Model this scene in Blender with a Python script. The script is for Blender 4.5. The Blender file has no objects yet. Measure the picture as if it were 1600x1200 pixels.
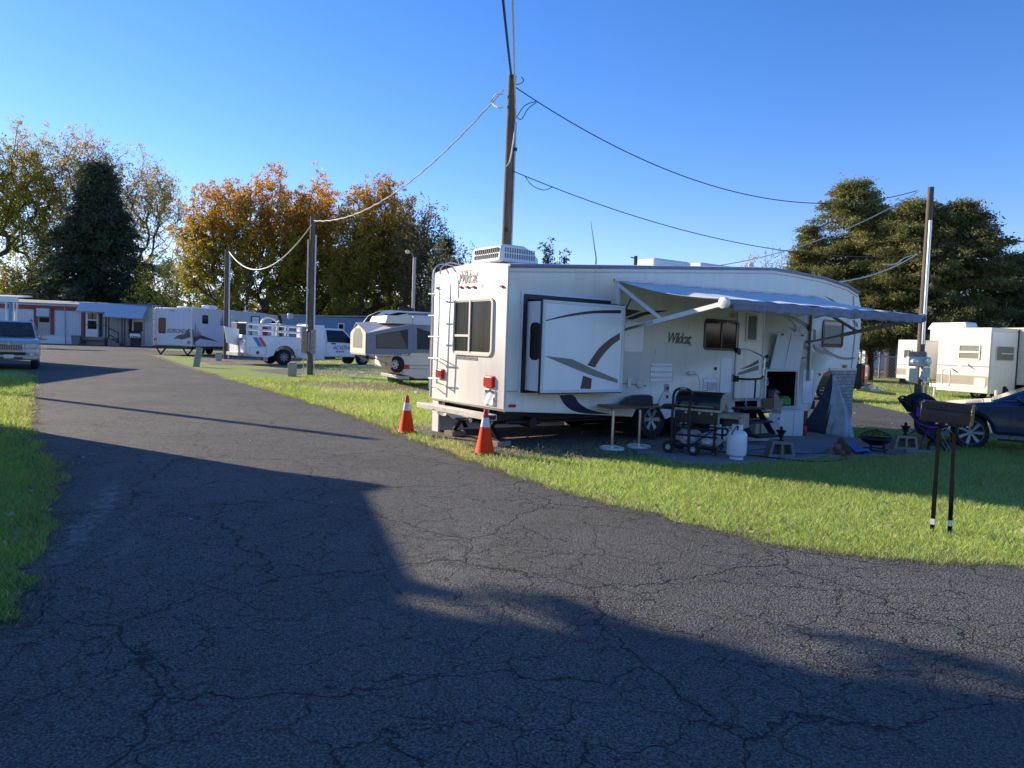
import bpy, math, random
import numpy as np
from mathutils import Vector, Matrix, Euler, noise
R=math.radians; PI=math.pi
SC=bpy.context.scene; COL=SC.collection
rnd=random.Random(7)
# ---------------------------------------------------------------- camera geometry (photo 1600x1200)
FP=1150.; CH=1.7; PIT=R(3.14); ROL=R(2.0)
CM=np.array((Matrix.Rotation(PI/2-PIT,3,'X')@Matrix.Rotation(ROL,3,'Z')))
CP=np.array([0,0,CH])
def ray(x,y): return CM@np.array([(x-800)/FP,(600-y)/FP,-1.])
def G(x,y,z=0.):                      # point of the ground (height z) seen at a photo pixel
    d=ray(x,y); return CP+d*((z-CH)/d[2])
def D(x,y,dep):                       # point seen at a photo pixel, dep metres in front of the camera
    d=ray(x,y); return CP+d*(dep/d[1])
class Frame:                          # local frame of a thing: origin on the ground, X axis at angle
    def __init__(s,o,ang):
        s.o=np.array([o[0],o[1],0.]); s.a=ang; s.u=np.array([math.cos(ang),math.sin(ang),0]); s.v=np.array([-math.sin(ang),math.cos(ang),0])
    def side(s,x,y,off=0.):           # plane local y=off -> (x,z)
        d=ray(x,y); k=((s.o+s.v*off-CP)@s.v)/(d@s.v); p=CP+d*k; return float((p-s.o)@s.u),float(p[2])
    def end(s,x,y,off=0.):            # plane local x=off -> (y,z)
        d=ray(x,y); k=((s.o+s.u*off-CP)@s.u)/(d@s.u); p=CP+d*k; return float((p-s.o)@s.v),float(p[2])
    def gr(s,x,y,z=0.):
        p=G(x,y,z)-s.o; return float(p@s.u),float(p@s.v)
    def loc(s): return (float(s.o[0]),float(s.o[1]),0.)
# ---------------------------------------------------------------- materials
def newmat(name):
    m=bpy.data.materials.new(name); m.use_nodes=True; nt=m.node_tree; return m,nt,nt.nodes['Principled BSDF']
def N(nt,t,**k):
    n=nt.nodes.new(t)
    for a,b in k.items():
        if a in n.inputs: n.inputs[a].default_value=b
        else: setattr(n,a,b)
    return n
def ramp(nt,src,stops):
    r=nt.nodes.new('ShaderNodeValToRGB'); el=r.color_ramp.elements
    while len(el)<len(stops): el.new(.5)
    for e,(p,c) in zip(el,stops):
        e.position=p; e.color=(c,c,c,1) if not hasattr(c,'__len__') else tuple(c)+(1,)
    nt.links.new(src,r.inputs[0]); return r.outputs[0]
def mixc(nt,f,a,b,mode='MIX'):
    m=nt.nodes.new('ShaderNodeMix'); m.data_type='RGBA'; m.blend_type=mode
    for i,v in ((0,f),(6,a),(7,b)):
        if hasattr(v,'node'): nt.links.new(v,m.inputs[i])
        elif i==0: m.inputs[0].default_value=v
        else: m.inputs[i].default_value=tuple(v)+(1,)
    return m.outputs[2]
MATS={}
def mat(name,col,rough=.5,metal=0.,var=.12,vs=6.,bump=0.,bs=60.,dirt=0.,dcol=(.12,.09,.06),spec=.5,coat=0.,trans=0.,streak=False):
    m,nt,b=newmat(name); L=nt.links
    tc=N(nt,'ShaderNodeTexCoord'); co=tc.outputs['Object']
    mp=N(nt,'ShaderNodeMapping'); L.new(co,mp.inputs[0])
    if streak: mp.inputs['Scale'].default_value=(3,3,.25)
    n1=N(nt,'ShaderNodeTexNoise',Scale=vs,Detail=6.,Roughness=.6); L.new(mp.outputs[0],n1.inputs['Vector'])
    d=tuple(max(0,c*(1-var)) for c in col); l=tuple(min(1,c*(1+var*.6)) for c in col)
    c=mixc(nt,ramp(nt,n1.outputs[0],[(.3,0),(.7,1)]),d,l)
    if dirt>0:
        n2=N(nt,'ShaderNodeTexNoise',Scale=vs*.6,Detail=9.,Roughness=.7); L.new(mp.outputs[0],n2.inputs['Vector'])
        f=ramp(nt,n2.outputs[0],[(.45,0),(.8,dirt)]); c=mixc(nt,f,c,dcol)
    L.new(c,b.inputs['Base Color']); b.inputs['Roughness'].default_value=rough; b.inputs['Metallic'].default_value=metal
    b.inputs['Specular IOR Level'].default_value=spec; b.inputs['Coat Weight'].default_value=coat
    if bump>0:
        n3=N(nt,'ShaderNodeTexNoise',Scale=bs,Detail=5.); L.new(co,n3.inputs['Vector'])
        bp=N(nt,'ShaderNodeBump',Strength=bump,Distance=.01); L.new(n3.outputs[0],bp.inputs['Height']); L.new(bp.outputs[0],b.inputs['Normal'])
    if trans>0:
        t=N(nt,'ShaderNodeBsdfTranslucent'); L.new(c,t.inputs['Color']); mx=N(nt,'ShaderNodeMixShader',Fac=trans)
        L.new(b.outputs[0],mx.inputs[1]); L.new(t.outputs[0],mx.inputs[2]); L.new(mx.outputs[0],nt.nodes['Material Output'].inputs[0])
    MATS[name]=m; return m
def leafmat(name,trans=.45,rough=.6):
    m,nt,b=newmat(name); L=nt.links; a=N(nt,'ShaderNodeAttribute',attribute_name='Col'); c=a.outputs['Color']
    L.new(c,b.inputs['Base Color']); b.inputs['Roughness'].default_value=rough; b.inputs['Specular IOR Level'].default_value=.25
    t=N(nt,'ShaderNodeBsdfTranslucent'); L.new(c,t.inputs['Color']); mx=N(nt,'ShaderNodeMixShader',Fac=trans)
    L.new(b.outputs[0],mx.inputs[1]); L.new(t.outputs[0],mx.inputs[2]); L.new(mx.outputs[0],nt.nodes['Material Output'].inputs[0]); return m
W='white_paint'
mat('gelcoat',(.84,.79,.68),.38,var=.05,vs=2.5,dirt=.28,dcol=(.42,.38,.29),streak=True,bump=.05,bs=3)
mat('slide_white',(.80,.81,.82),.32,var=.04,vs=2,dirt=.12,dcol=(.5,.48,.42),streak=True)
mat('trim_white',(.66,.66,.65),.4,var=.08,vs=9,dirt=.3,dcol=(.3,.28,.24))
mat('alu',(.42,.40,.42),.4,.6,var=.2,vs=12,dirt=.3)
mat('black',(.012,.012,.014),.5,var=.4,vs=12)
mat('rubber',(.018,.018,.019),.85,var=.3,vs=20,bump=.15)
mat('black_gloss',(.012,.012,.015),.2,var=.3,vs=8,spec=.3)
mat('steel',(.55,.55,.55),.28,1.,var=.15,vs=10)
mat('dull_steel',(.38,.37,.36),.5,.8,var=.3,vs=14,dirt=.3)
mat('white',(.78,.78,.76),.4,var=.05,vs=5,dirt=.1,dcol=(.4,.36,.3))
mat('vinyl_white',(.72,.74,.76),.5,var=.06,vs=3,dirt=.15,dcol=(.4,.38,.34),streak=True)
mat('awning',(.84,.85,.86),.7,var=.08,vs=4,dirt=.2,dcol=(.38,.38,.42),trans=.12,bump=.1,bs=8)
mat('awning_roll',(.24,.23,.28),.75,var=.25,vs=5,dirt=.5,dcol=(.13,.11,.12),bump=.2,bs=14)
mat('maroon',(.05,.028,.032),.35,var=.15); mat('navy',(.016,.018,.05),.35,var=.15); mat('grey_decal',(.19,.19,.19),.4,var=.15)
mat('taupe',(.16,.14,.12),.4,var=.15); mat('decal_dark',(.05,.05,.06),.4,var=.2)
mat('amber',(.75,.22,.02),.25); mat('red_lens',(.55,.02,.015),.18,var=.3,vs=60,coat=.5); mat('clear_lens',(.6,.63,.66),.12,.3,var=.4,vs=40,coat=.6)
mat('glass_dark',(.010,.012,.013),.06,var=.3,vs=3,spec=.22); mat('glass_grey',(.05,.055,.052),.08,var=.3,vs=4)
mat('orange',(.98,.055,.004),.7,spec=.25,var=.05,vs=8,dirt=.1,dcol=(.4,.05,.01)); mat('collar',(.72,.68,.70),.5,var=.1,vs=30); mat('red_tip',(.62,.03,.02),.45)
mat('wood_pole',(.13,.108,.09),.9,var=.45,vs=7,bump=.7,bs=30,streak=True,dirt=.4,dcol=(.05,.035,.025))
mat('wood_grey',(.26,.23,.2),.85,var=.3,vs=9,bump=.4,streak=False); mat('wood_brown',(.22,.12,.07),.5,var=.25,vs=10)
mat('wood_dark',(.1,.06,.04),.85,var=.4,vs=14,bump=.5); mat('wood_white',(.6,.6,.56),.7,var=.1,vs=9,dirt=.35)
mat('concrete',(.24,.235,.225),.9,var=.18,vs=7,bump=.4,bs=90,dirt=.3,dcol=(.12,.11,.10)); mat('block_grey',(.2,.2,.2),.95,var=.2,vs=12,bump=.6,bs=90)
mat('block_tan',(.34,.27,.21),.95,var=.2,vs=12,bump=.6,bs=90); mat('brick_red',(.22,.09,.06),.9,var=.3,vs=14,bump=.4)
mat('cardboard',(.33,.22,.14),.85,var=.12,vs=7,bump=.1); mat('tarp_silver',(.62,.63,.64),.45,.05,var=.25,vs=4,bump=.3,bs=9)
mat('tarp_blue',(.05,.16,.45),.45,var=.2,vs=6,bump=.3,bs=12); mat('tarp_dark',(.035,.05,.075),.5,.1,var=.4,vs=5,bump=.3,bs=9)
mat('bag_white',(.6,.63,.68),.35,var=.15,vs=9,bump=.6,bs=25,trans=.2); mat('bag_black',(.01,.01,.013),.25,var=.3,bump=.9,bs=25)
mat('green_bag',(.06,.42,.08),.4,var=.6,vs=18); mat('tank_white',(.72,.74,.78),.35,var=.06,vs=6,dirt=.15,dcol=(.35,.3,.25))
mat('mailbox_bronze',(.022,.019,.015),.35,.3,var=.25,vs=9,dirt=.2,dcol=(.05,.04,.03)); mat('mailbox_sunlit_gold',(.17,.13,.06),.36,.45,var=.35,vs=14)
mat('cast_iron',(.028,.02,.017),.7,.3,var=.5,vs=20,bump=.3); mat('cream_metal',(.34,.3,.23),.6,var=.35,vs=16,dirt=.65,dcol=(.12,.07,.04),bump=.2)
mat('cream',(.72,.67,.54),.45,var=.05,vs=4,dirt=.15,dcol=(.4,.36,.28)); mat('util_green',(.30,.36,.29),.6,var=.12,vs=6,dirt=.2)
mat('canvas',(.52,.52,.54),.85,var=.08,vs=4,bump=.2,bs=10); mat('canvas_blue',(.20,.235,.31),.85,var=.1,vs=4,bump=.25,bs=8); mat('canvas_cream',(.66,.59,.46),.85,var=.07,vs=5,bump=.2,bs=8)
mat('mesh_dark',(.035,.04,.045),.8,var=.3,vs=3); mat('mesh_grey',(.22,.22,.2),.85,var=.15,vs=5)
mat('silver_paint',(.50,.47,.43),.32,.25,var=.06,vs=2,coat=.5); mat('blue_paint',(.012,.035,.10),.22,.35,var=.1,vs=2,coat=.9); mat('green_paint',(.012,.02,.016),.3,.2,var=.2,vs=3,coat=.5)
mat('truck_white',(.75,.77,.80),.3,var=.04,vs=2,dirt=.12,dcol=(.4,.38,.35),coat=.3)
mat('panel_blue',(.52,.57,.64),.5,var=.07,vs=3,dirt=.2,dcol=(.3,.3,.3),streak=True); mat('rust_red',(.24,.07,.05),.65,var=.2,vs=6)
mat('siding_blue',(.16,.30,.46),.6,var=.08,vs=3); mat('roof_grey',(.3,.3,.29),.9,var=.2,vs=4); mat('beige_siding',(.66,.6,.47),.5,var=.04,vs=3); mat('tan_band',(.36,.31,.25),.5,var=.05)
mat('box_grey',(.48,.52,.5),.5,var=.08,vs=6,dirt=.15); mat('wire_black',(.03,.03,.035),.6); mat('wire_white',(.62,.62,.6),.5); mat('teal',(.02,.3,.24),.5)
mat('sticker_blue',(.02,.2,.6),.4); mat('sticker_red',(.65,.06,.05),.4); mat('navy_cloth',(.012,.012,.03),.85,var=.3); mat('purple_cloth',(.2,.015,.25),.8,var=.15); mat('dark_green_plastic',(.03,.045,.045),.45,var=.2)
mat('rug',(.21,.24,.29),.95,var=.12,vs=14,bump=.3,bs=120); mat('rust_ball',(.8,.74,.5),.4); mat('lamp_glass',(.7,.75,.4),.3); mat('barkm',(.085,.065,.05),.95,var=.45,vs=6,bump=.8,bs=20); mat('straw',(.42,.34,.2),.9,var=.3)
mat('matte_black',(.006,.006,.006),.7,spec=.12); mat('bumper_cream',(.62,.58,.48),.5,var=.15,vs=9,dirt=.5,dcol=(.28,.24,.18)); mat('decal_light',(.36,.34,.31),.5)
def stone_mat():
    m,nt,b=newmat('stone_skirt'); L=nt.links; tc=N(nt,'ShaderNodeTexCoord'); br=N(nt,'ShaderNodeTexBrick',Scale=3.2); mp=N(nt,'ShaderNodeMapping'); mp.inputs['Rotation'].default_value=(PI/2,0,0)
    L.new(tc.outputs['Object'],mp.inputs[0]); L.new(mp.outputs[0],br.inputs['Vector']); br.inputs['Color1'].default_value=(.5,.49,.47,1); br.inputs['Color2'].default_value=(.32,.31,.3,1); br.inputs['Mortar'].default_value=(.2,.2,.2,1); br.inputs['Mortar Size'].default_value=.03
    n=N(nt,'ShaderNodeTexNoise',Scale=9.,Detail=6.); L.new(tc.outputs['Object'],n.inputs['Vector']); c=mixc(nt,.5,br.outputs[0],ramp(nt,n.outputs[0],[(.3,.08),(.7,.5)]),'MULTIPLY')
    L.new(mixc(nt,.45,br.outputs[0],c),b.inputs['Base Color']); b.inputs['Roughness'].default_value=.8; bp=N(nt,'ShaderNodeBump',Strength=.6,Distance=.03); L.new(n.outputs[0],bp.inputs['Height']); L.new(bp.outputs[0],b.inputs['Normal']); MATS['stone_skirt']=m
stone_mat()
def siding_mat(name,c,band=.11,axis='Z',dark=.55):
    m,nt,b=newmat(name); L=nt.links; tc=N(nt,'ShaderNodeTexCoord'); w=N(nt,'ShaderNodeTexWave',bands_direction=axis,wave_profile='SAW'); w.inputs['Scale'].default_value=.314/band/2; w.inputs['Distortion'].default_value=0
    L.new(tc.outputs['Object'],w.inputs['Vector']); n=N(nt,'ShaderNodeTexNoise',Scale=3.,Detail=5.); L.new(tc.outputs['Object'],n.inputs['Vector'])
    base=mixc(nt,ramp(nt,n.outputs[0],[(.35,0),(.7,1)]),tuple(x*.9 for x in c),c); f=ramp(nt,w.outputs[0],[(0,dark),(.12,0),(.9,0),(1,dark*.6)])
    L.new(mixc(nt,f,base,tuple(x*.35 for x in c)),b.inputs['Base Color']); b.inputs['Roughness'].default_value=.5
    bp=N(nt,'ShaderNodeBump',Strength=.4,Distance=.02); L.new(w.outputs[0],bp.inputs['Height']); L.new(bp.outputs[0],b.inputs['Normal']); MATS[name]=m
siding_mat('corrug',(.60,.64,.70),.16,'X',.4); siding_mat('corrug_tan',(.42,.40,.36),.2,'X',.5); siding_mat('clap_blue',(.13,.25,.42),.16,'Z',.45); siding_mat('clap_beige',(.76,.71,.60),.13,'Z',.25); siding_mat('clap_tan',(.36,.31,.24),.13,'Z',.3)
def curtain_glass():
    m,nt,b=newmat('curtain_glass'); L=nt.links; tc=N(nt,'ShaderNodeTexCoord'); mp=N(nt,'ShaderNodeMapping'); mp.inputs['Scale'].default_value=(14,14,.5); L.new(tc.outputs['Object'],mp.inputs[0])
    n=N(nt,'ShaderNodeTexNoise',Scale=1.6,Detail=4.); L.new(mp.outputs[0],n.inputs['Vector']); c=ramp(nt,n.outputs[0],[(.3,(.012,.017,.015)),(.75,(.055,.068,.062))]); L.new(c,b.inputs['Base Color']); b.inputs['Roughness'].default_value=.15; b.inputs['Specular IOR Level'].default_value=.15; MATS['curtain_glass']=m
curtain_glass()
# ---------------------------------------------------------------- mesh builder
def TX(x,y,z): return Matrix.Translation((x,y,z))
def RX(a): return Matrix.Rotation(a,4,'X')
def RY(a): return Matrix.Rotation(a,4,'Y')
def RZ(a): return Matrix.Rotation(a,4,'Z')
def SIDE(x=0,y=0,z=0): return TX(x,y,z)@RX(PI/2)              # 2D (x,y)->(X,Z), faces -Y
def REAR(x=0,y=0,z=0): return TX(x,y,z)@RZ(-PI/2)@RX(PI/2)    # 2D (x,y)->(-Y,Z), faces -X
def FRONT(x=0,y=0,z=0): return TX(x,y,z)@RZ(PI/2)@RX(PI/2)    # faces +X
class MB:
    def __init__(s): s.v=[]; s.f=[]; s.m=[]
    def add(s,vs,fs,mi=0,M=None):
        o=len(s.v); s.v+=[tuple(M@Vector(p)) if M else tuple(p) for p in vs]; s.f+=[tuple(i+o for i in f) for f in fs]; s.m+=[mi]*len(fs); return s
    def box(s,x0,x1,y0,y1,z0,z1,M=None,mi=0):
        return s.add([(x,y,z) for z in (z0,z1) for y in (y0,y1) for x in (x0,x1)],[(0,2,3,1),(4,5,7,6),(0,1,5,4),(2,6,7,3),(0,4,6,2),(1,3,7,5)],mi,M)
    def cb(s,c,d,M=None,mi=0): return s.box(c[0]-d[0]/2,c[0]+d[0]/2,c[1]-d[1]/2,c[1]+d[1]/2,c[2]-d[2]/2,c[2]+d[2]/2,M,mi)
    def hexa(s,b,t,mi=0): # 4 bottom, 4 top (ccw from above)
        return s.add(list(b)+list(t),[(3,2,1,0),(4,5,6,7),(0,1,5,4),(1,2,6,5),(2,3,7,6),(3,0,4,7)],mi)
    def prism(s,pts,d,M=None,mi=0,z0=0.):
        n=len(pts); a=sum(pts[i][0]*pts[(i+1)%n][1]-pts[(i+1)%n][0]*pts[i][1] for i in range(n))
        if a<0: pts=pts[::-1]
        return s.add([(p[0],p[1],z0) for p in pts]+[(p[0],p[1],z0+d) for p in pts],[tuple(range(n))[::-1],tuple(range(n,2*n))]+[(i,(i+1)%n,n+(i+1)%n,n+i) for i in range(n)],mi,M)
    def ring(s,o,i,d,M=None,mi=0,z0=0.):
        n=len(o); V=[(p[0],p[1],z0) for p in o]+[(p[0],p[1],z0) for p in i]+[(p[0],p[1],z0+d) for p in o]+[(p[0],p[1],z0+d) for p in i]; F=[]
        for k in range(n):
            j=(k+1)%n; F+=[(2*n+k,2*n+j,3*n+j,3*n+k),(k,n+k,n+j,j),(k,j,2*n+j,2*n+k),(n+k,3*n+k,3*n+j,n+j)]
        return s.add(V,F,mi,M)
    def tube(s,pts,r,n=8,M=None,mi=0,closed=False):
        P=[Vector(p) for p in pts]; m=len(P); rr=r if hasattr(r,'__len__') else [r]*m; V=[]; prev=None
        for i in range(m):
            t=(P[(i+1)%m]-P[i-1]) if closed else (P[min(i+1,m-1)]-P[max(i-1,0)])
            if t.length<1e-9: t=Vector((0,0,1))
            t.normalize()
            a=(prev-t*prev.dot(t)) if prev is not None else (Vector((0,0,1)).cross(t) if abs(t.z)<.95 else Vector((1,0,0)).cross(t))
            if a.length<1e-6: a=t.orthogonal()
            a.normalize(); prev=a; b=t.cross(a)
            V+=[P[i]+(a*math.cos(2*PI*k/n)+b*math.sin(2*PI*k/n))*rr[i] for k in range(n)]
        F=[(i*n+k,i*n+(k+1)%n,((i+1)%m)*n+(k+1)%n,((i+1)%m)*n+k) for i in range(m if closed else m-1) for k in range(n)]
        if not closed: F+=[tuple(range(n))[::-1],tuple(range((m-1)*n,m*n))]
        return s.add(V,F,mi,M)
    def lathe(s,prof,n=20,M=None,mi=0):
        V=[]; 
        for r,z in prof: V+=[(r*math.cos(2*PI*k/n),r*math.sin(2*PI*k/n),z) for k in range(n)]
        F=[(i*n+k,i*n+(k+1)%n,(i+1)*n+(k+1)%n,(i+1)*n+k) for i in range(len(prof)-1) for k in range(n)]
        F+=[tuple(range(n))[::-1],tuple(range((len(prof)-1)*n,len(prof)*n))]
        return s.add(V,F,mi,M)
    def quad(s,a,b,c,d,mi=0): return s.add([a,b,c,d],[(0,1,2,3)],mi)
    def slab(s,quadpts,t,mi=0):     # thick panel from 4 3D corners
        q=[Vector(p) for p in quadpts]; n=(q[1]-q[0]).cross(q[3]-q[0]).normalized()*t
        return s.add(q+[p+n for p in q],[(3,2,1,0),(4,5,6,7),(0,1,5,4),(1,2,6,5),(2,3,7,6),(3,0,4,7)],mi)
    def grid(s,fn,nu,nv,mi=0,th=0.,M=None):
        V=[fn(i/nu,j/nv) for j in range(nv+1) for i in range(nu+1)]
        F=[(j*(nu+1)+i,j*(nu+1)+i+1,(j+1)*(nu+1)+i+1,(j+1)*(nu+1)+i) for j in range(nv) for i in range(nu)]
        return s.add(V,F,mi,M)
    def build(s,name,mats,parent=None,bevel=0.,solid=0.,smooth=True,sub=0,seg=2):
        me=bpy.data.meshes.new(name); me.from_pydata([tuple(v) for v in s.v],[],s.f)
        if isinstance(mats,str): mats=[mats]
        for k in mats: me.materials.append(MATS[k])
        me.polygons.foreach_set('material_index',s.m)
        if smooth: me.shade_smooth(); me.set_sharp_from_angle(angle=R(38))
        me.update(); o=bpy.data.objects.new(name,me); COL.objects.link(o)
        if parent: o.parent=parent
        if solid: mo=o.modifiers.new('s','SOLIDIFY'); mo.thickness=solid
        if bevel: mo=o.modifiers.new('b','BEVEL'); mo.width=bevel; mo.segments=seg; mo.limit_method='ANGLE'; mo.angle_limit=R(35); mo.harden_normals=False
        if sub: mo=o.modifiers.new('u','SUBSURF'); mo.levels=sub; mo.render_levels=sub
        return o
def tag(o,label,cat,group=None,kind=None):
    if label: o['label']=label
    if cat: o['category']=cat
    if group: o['group']=group
    if kind: o['kind']=kind
    return o
def thing(name,label,cat,loc=(0,0,0),rz=0.,group=None):
    o=bpy.data.objects.new(name,None); COL.objects.link(o); o.empty_display_size=.2; o.location=loc; o.rotation_euler=(0,0,rz); return tag(o,label,cat,group)
def single(name,mb,mats,label,cat,loc=(0,0,0),rz=0.,group=None,**k):
    o=mb.build(name,mats,None,**k); o.location=loc; o.rotation_euler=(0,0,rz); return tag(o,label,cat,group)
def fthing(fr,name,label,cat,group=None): return thing(name,label,cat,fr.loc(),fr.a,group)
def copy_tree(o,parent=None):
    c=o.copy(); COL.objects.link(c); c.parent=parent
    for ch in [x for x in COL.objects if x.parent==o]: copy_tree(ch,c)
    return c
def rrect(x0,x1,z0,z1,r,n=5):
    P=[]
    for cx,cz,a in ((x1-r,z1-r,0),(x0+r,z1-r,90),(x0+r,z0+r,180),(x1-r,z0+r,270)):
        P+=[(cx+r*math.cos(R(a+90*k/n)),cz+r*math.sin(R(a+90*k/n))) for k in range(n+1)]
    return P
def circ(x,z,r,n=20): return [(x+r*math.cos(2*PI*k/n),z+r*math.sin(2*PI*k/n)) for k in range(n)]
def cut(o,cutter_mb):
    c=cutter_mb.build('cutter','black'); c.parent=o.parent
    mo=o.modifiers.new('c','BOOLEAN'); mo.operation='DIFFERENCE'; mo.object=c; mo.solver='EXACT'
    dg=bpy.context.evaluated_depsgraph_get(); dg.update(); me=bpy.data.meshes.new_from_object(o.evaluated_get(dg)); o.modifiers.clear(); o.data=me
    bpy.data.objects.remove(c)
def text(body,size,mname,M,parent,name='lettering',shear=0.,off=0.,ext=.002,xs=1.,space=1.):
    cu=bpy.data.curves.new(name,'FONT'); cu.body=body; cu.size=size; cu.shear=shear; cu.offset=off; cu.extrude=ext; cu.space_character=space
    t=bpy.data.objects.new('t',cu); COL.objects.link(t); dg=bpy.context.evaluated_depsgraph_get(); dg.update(); me=bpy.data.meshes.new_from_object(t.evaluated_get(dg)); bpy.data.objects.remove(t)
    me.transform(M@Matrix.Diagonal((xs,1,1,1))); me.materials.clear(); me.materials.append(MATS[mname]); me.name=name; o=bpy.data.objects.new(name,me); COL.objects.link(o); o.parent=parent; return o
def cat_rom(pts,n=8):
    P=[Vector(p) for p in pts]; P=[P[0]*2-P[1]]+P+[P[-1]*2-P[-2]]; out=[]
    for i in range(1,len(P)-2):
        for k in range(n):
            t=k/n; a,b,c,d=P[i-1],P[i],P[i+1],P[i+2]
            out.append(.5*((2*b)+(c-a)*t+(2*a-5*b+4*c-d)*t*t+(3*b-a-3*c+d)*t**3))
    return out+[P[-2]]
def wheel(parent,x,y,r,w,face=-1,name='wheel',rim=.62,spokes=8,rimmat='dull_steel',steer=0.):
    # axle along local Y, visible face towards face*Y
    M=TX(x,y,r)@RZ(steer)@RX(PI/2*(1 if face<0 else -1))
    t=MB().lathe([(r*rim,-w/2),(r*.9,-w/2),(r*.985,-w*.36),(r,-w*.2),(r,w*.2),(r*.985,w*.36),(r*.9,w/2),(r*rim,w/2),(r*rim,w*.3)],28,M).build(name,'rubber',parent)
    m=MB().lathe([(r*rim,-w*.3),(r*rim,w*.46),(r*rim*.93,w*.5),(r*rim*.9,w*.3),(r*rim*.86,w*.1),(r*.14,w*.16),(r*.13,w*.3),(r*.05,w*.33),(0.001,w*.33)],28,M)
    for k in range(spokes):
        a=2*PI*k/spokes; sw=.55/max(4,spokes); m.add([(r*.1,-r*sw*.9,w*.2),(r*rim*.92,-r*sw*1.5,w*.34),(r*rim*.92,r*sw*1.5,w*.34),(r*.1,r*sw*.9,w*.2),(r*.1,-r*sw*.7,w*.34),(r*rim*.92,-r*sw*1.2,w*.42),(r*rim*.92,r*sw*1.2,w*.42),(r*.1,r*sw*.7,w*.34)],[(3,2,1,0),(4,5,6,7),(0,1,5,4),(1,2,6,5),(2,3,7,6),(3,0,4,7)],0,M@RZ(a))
    m.build('rim',rimmat,t); return t
def arc(cx,cz,r,a0,a1,n=10): return [(cx+r*math.cos(R(a0+(a1-a0)*k/n)),cz+r*math.sin(R(a0+(a1-a0)*k/n))) for k in range(n+1)]
def panel4(c,u0,u1,v0,v1,off,mb,mi=0,t=.006):   # thin panel inside a quad c00,c10,c11,c01
    q=[Vector(p) for p in c]; f=lambda u,v:(q[0]*(1-u)+q[1]*u)*(1-v)+(q[3]*(1-u)+q[2]*u)*v
    n=(q[1]-q[0]).cross(q[3]-q[0]).normalized(); mb.slab([f(u0,v0)+n*(off-t),f(u1,v0)+n*(off-t),f(u1,v1)+n*(off-t),f(u0,v1)+n*(off-t)],t,mi)
# ================================================================ LIGHT, CAMERA
cam=bpy.data.cameras.new('camera'); co=bpy.data.objects.new('camera',cam); COL.objects.link(co); SC.camera=co
cam.sensor_width=36; cam.lens=36*FP/1600; cam.clip_end=3000; cam.clip_start=.05
co.matrix_world=Matrix.Translation(CP)@Matrix(CM.tolist()).to_4x4()
SUNEL=R(20.5); SD=Vector((-.868,.497,0)).normalized()
w=bpy.data.worlds.new('World'); SC.world=w; w.use_nodes=True; nt=w.node_tree; bg=nt.nodes['Background']
sky=N(nt,'ShaderNodeTexSky',sky_type='NISHITA'); sky.sun_disc=False; sky.sun_elevation=SUNEL; sky.sun_rotation=math.atan2(SD.x,SD.y)
sky.altitude=200; sky.air_density=.92; sky.dust_density=.05; sky.ozone_density=2.5
hs=N(nt,'ShaderNodeHueSaturation',Saturation=1.28); nt.links.new(sky.outputs[0],hs.inputs['Color']); tn=mixc(nt,1.,hs.outputs[0],(.92,.785,.98),'MULTIPLY'); nt.links.new(tn,bg.inputs[0]); bg.inputs[1].default_value=.104
sl=bpy.data.lights.new('sun','SUN'); sl.energy=3.5; sl.angle=R(.55); sl.color=(1,.85,.66); so=bpy.data.objects.new('sun',sl); COL.objects.link(so)
dirv=Vector((SD.x*math.cos(SUNEL),SD.y*math.cos(SUNEL),math.sin(SUNEL))); so.rotation_euler=dirv.to_track_quat('Z','Y').to_euler(); so.location=(-30,20,30)
SC.view_settings.view_transform='Standard'; SC.view_settings.look='None'; SC.view_settings.gamma=1; SC.view_settings.exposure=1.27
SC.cycles.max_bounces=6; SC.cycles.transparent_max_bounces=8; SC.cycles.diffuse_bounces=3; SC.cycles.glossy_bounces=3; SC.cycles.use_denoising=True
# ================================================================ GROUND
def struct(o,label=None): o['kind']='structure'; return o
def ground_mat(name,c1,c2,c3,sc=1.,bump=.5,rough=.95):
    m,nt,b=newmat(name); L=nt.links; tc=N(nt,'ShaderNodeTexCoord'); P=tc.outputs['Object']
    a=N(nt,'ShaderNodeTexNoise',Scale=.35*sc,Detail=8.,Roughness=.65); L.new(P,a.inputs['Vector']); d=N(nt,'ShaderNodeTexNoise',Scale=30*sc,Detail=6.,Roughness=.8); L.new(P,d.inputs['Vector'])
    c=mixc(nt,ramp(nt,a.outputs[0],[(.35,0),(.68,1)]),c1,c2); c=mixc(nt,ramp(nt,d.outputs[0],[(.4,0),(.72,.8)]),c,c3)
    L.new(c,b.inputs['Base Color']); b.inputs['Roughness'].default_value=rough; b.inputs['Specular IOR Level'].default_value=.2
    bp=N(nt,'ShaderNodeBump',Strength=bump,Distance=.05); L.new(d.outputs[0],bp.inputs['Height']); L.new(bp.outputs[0],b.inputs['Normal']); MATS[name]=m
ground_mat('lawn',(.27,.35,.08),(.36,.41,.11),(.15,.20,.05))
ground_mat('dirt',(.20,.16,.11),(.30,.24,.16),(.12,.13,.05),2.5)
ground_mat('gravel',(.20,.18,.155),(.30,.28,.25),(.07,.065,.06),2.2,.9)
ground_mat('dry_grass',(.30,.26,.13),(.22,.2,.1),(.15,.13,.07),2)
TR_=lambda a,b:tuple(G(*a)[:2])+tuple(G(*b)[:2])
TRACKS=[TR_((85,900),(200,755))+(.13,.75,2.),TR_((180,900),(260,770))+(.10,.25,2.),TR_((700,960),(740,800))+(.45,.30,1.),TR_((560,1150),(600,860))+(.5,.10,1.)]
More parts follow.
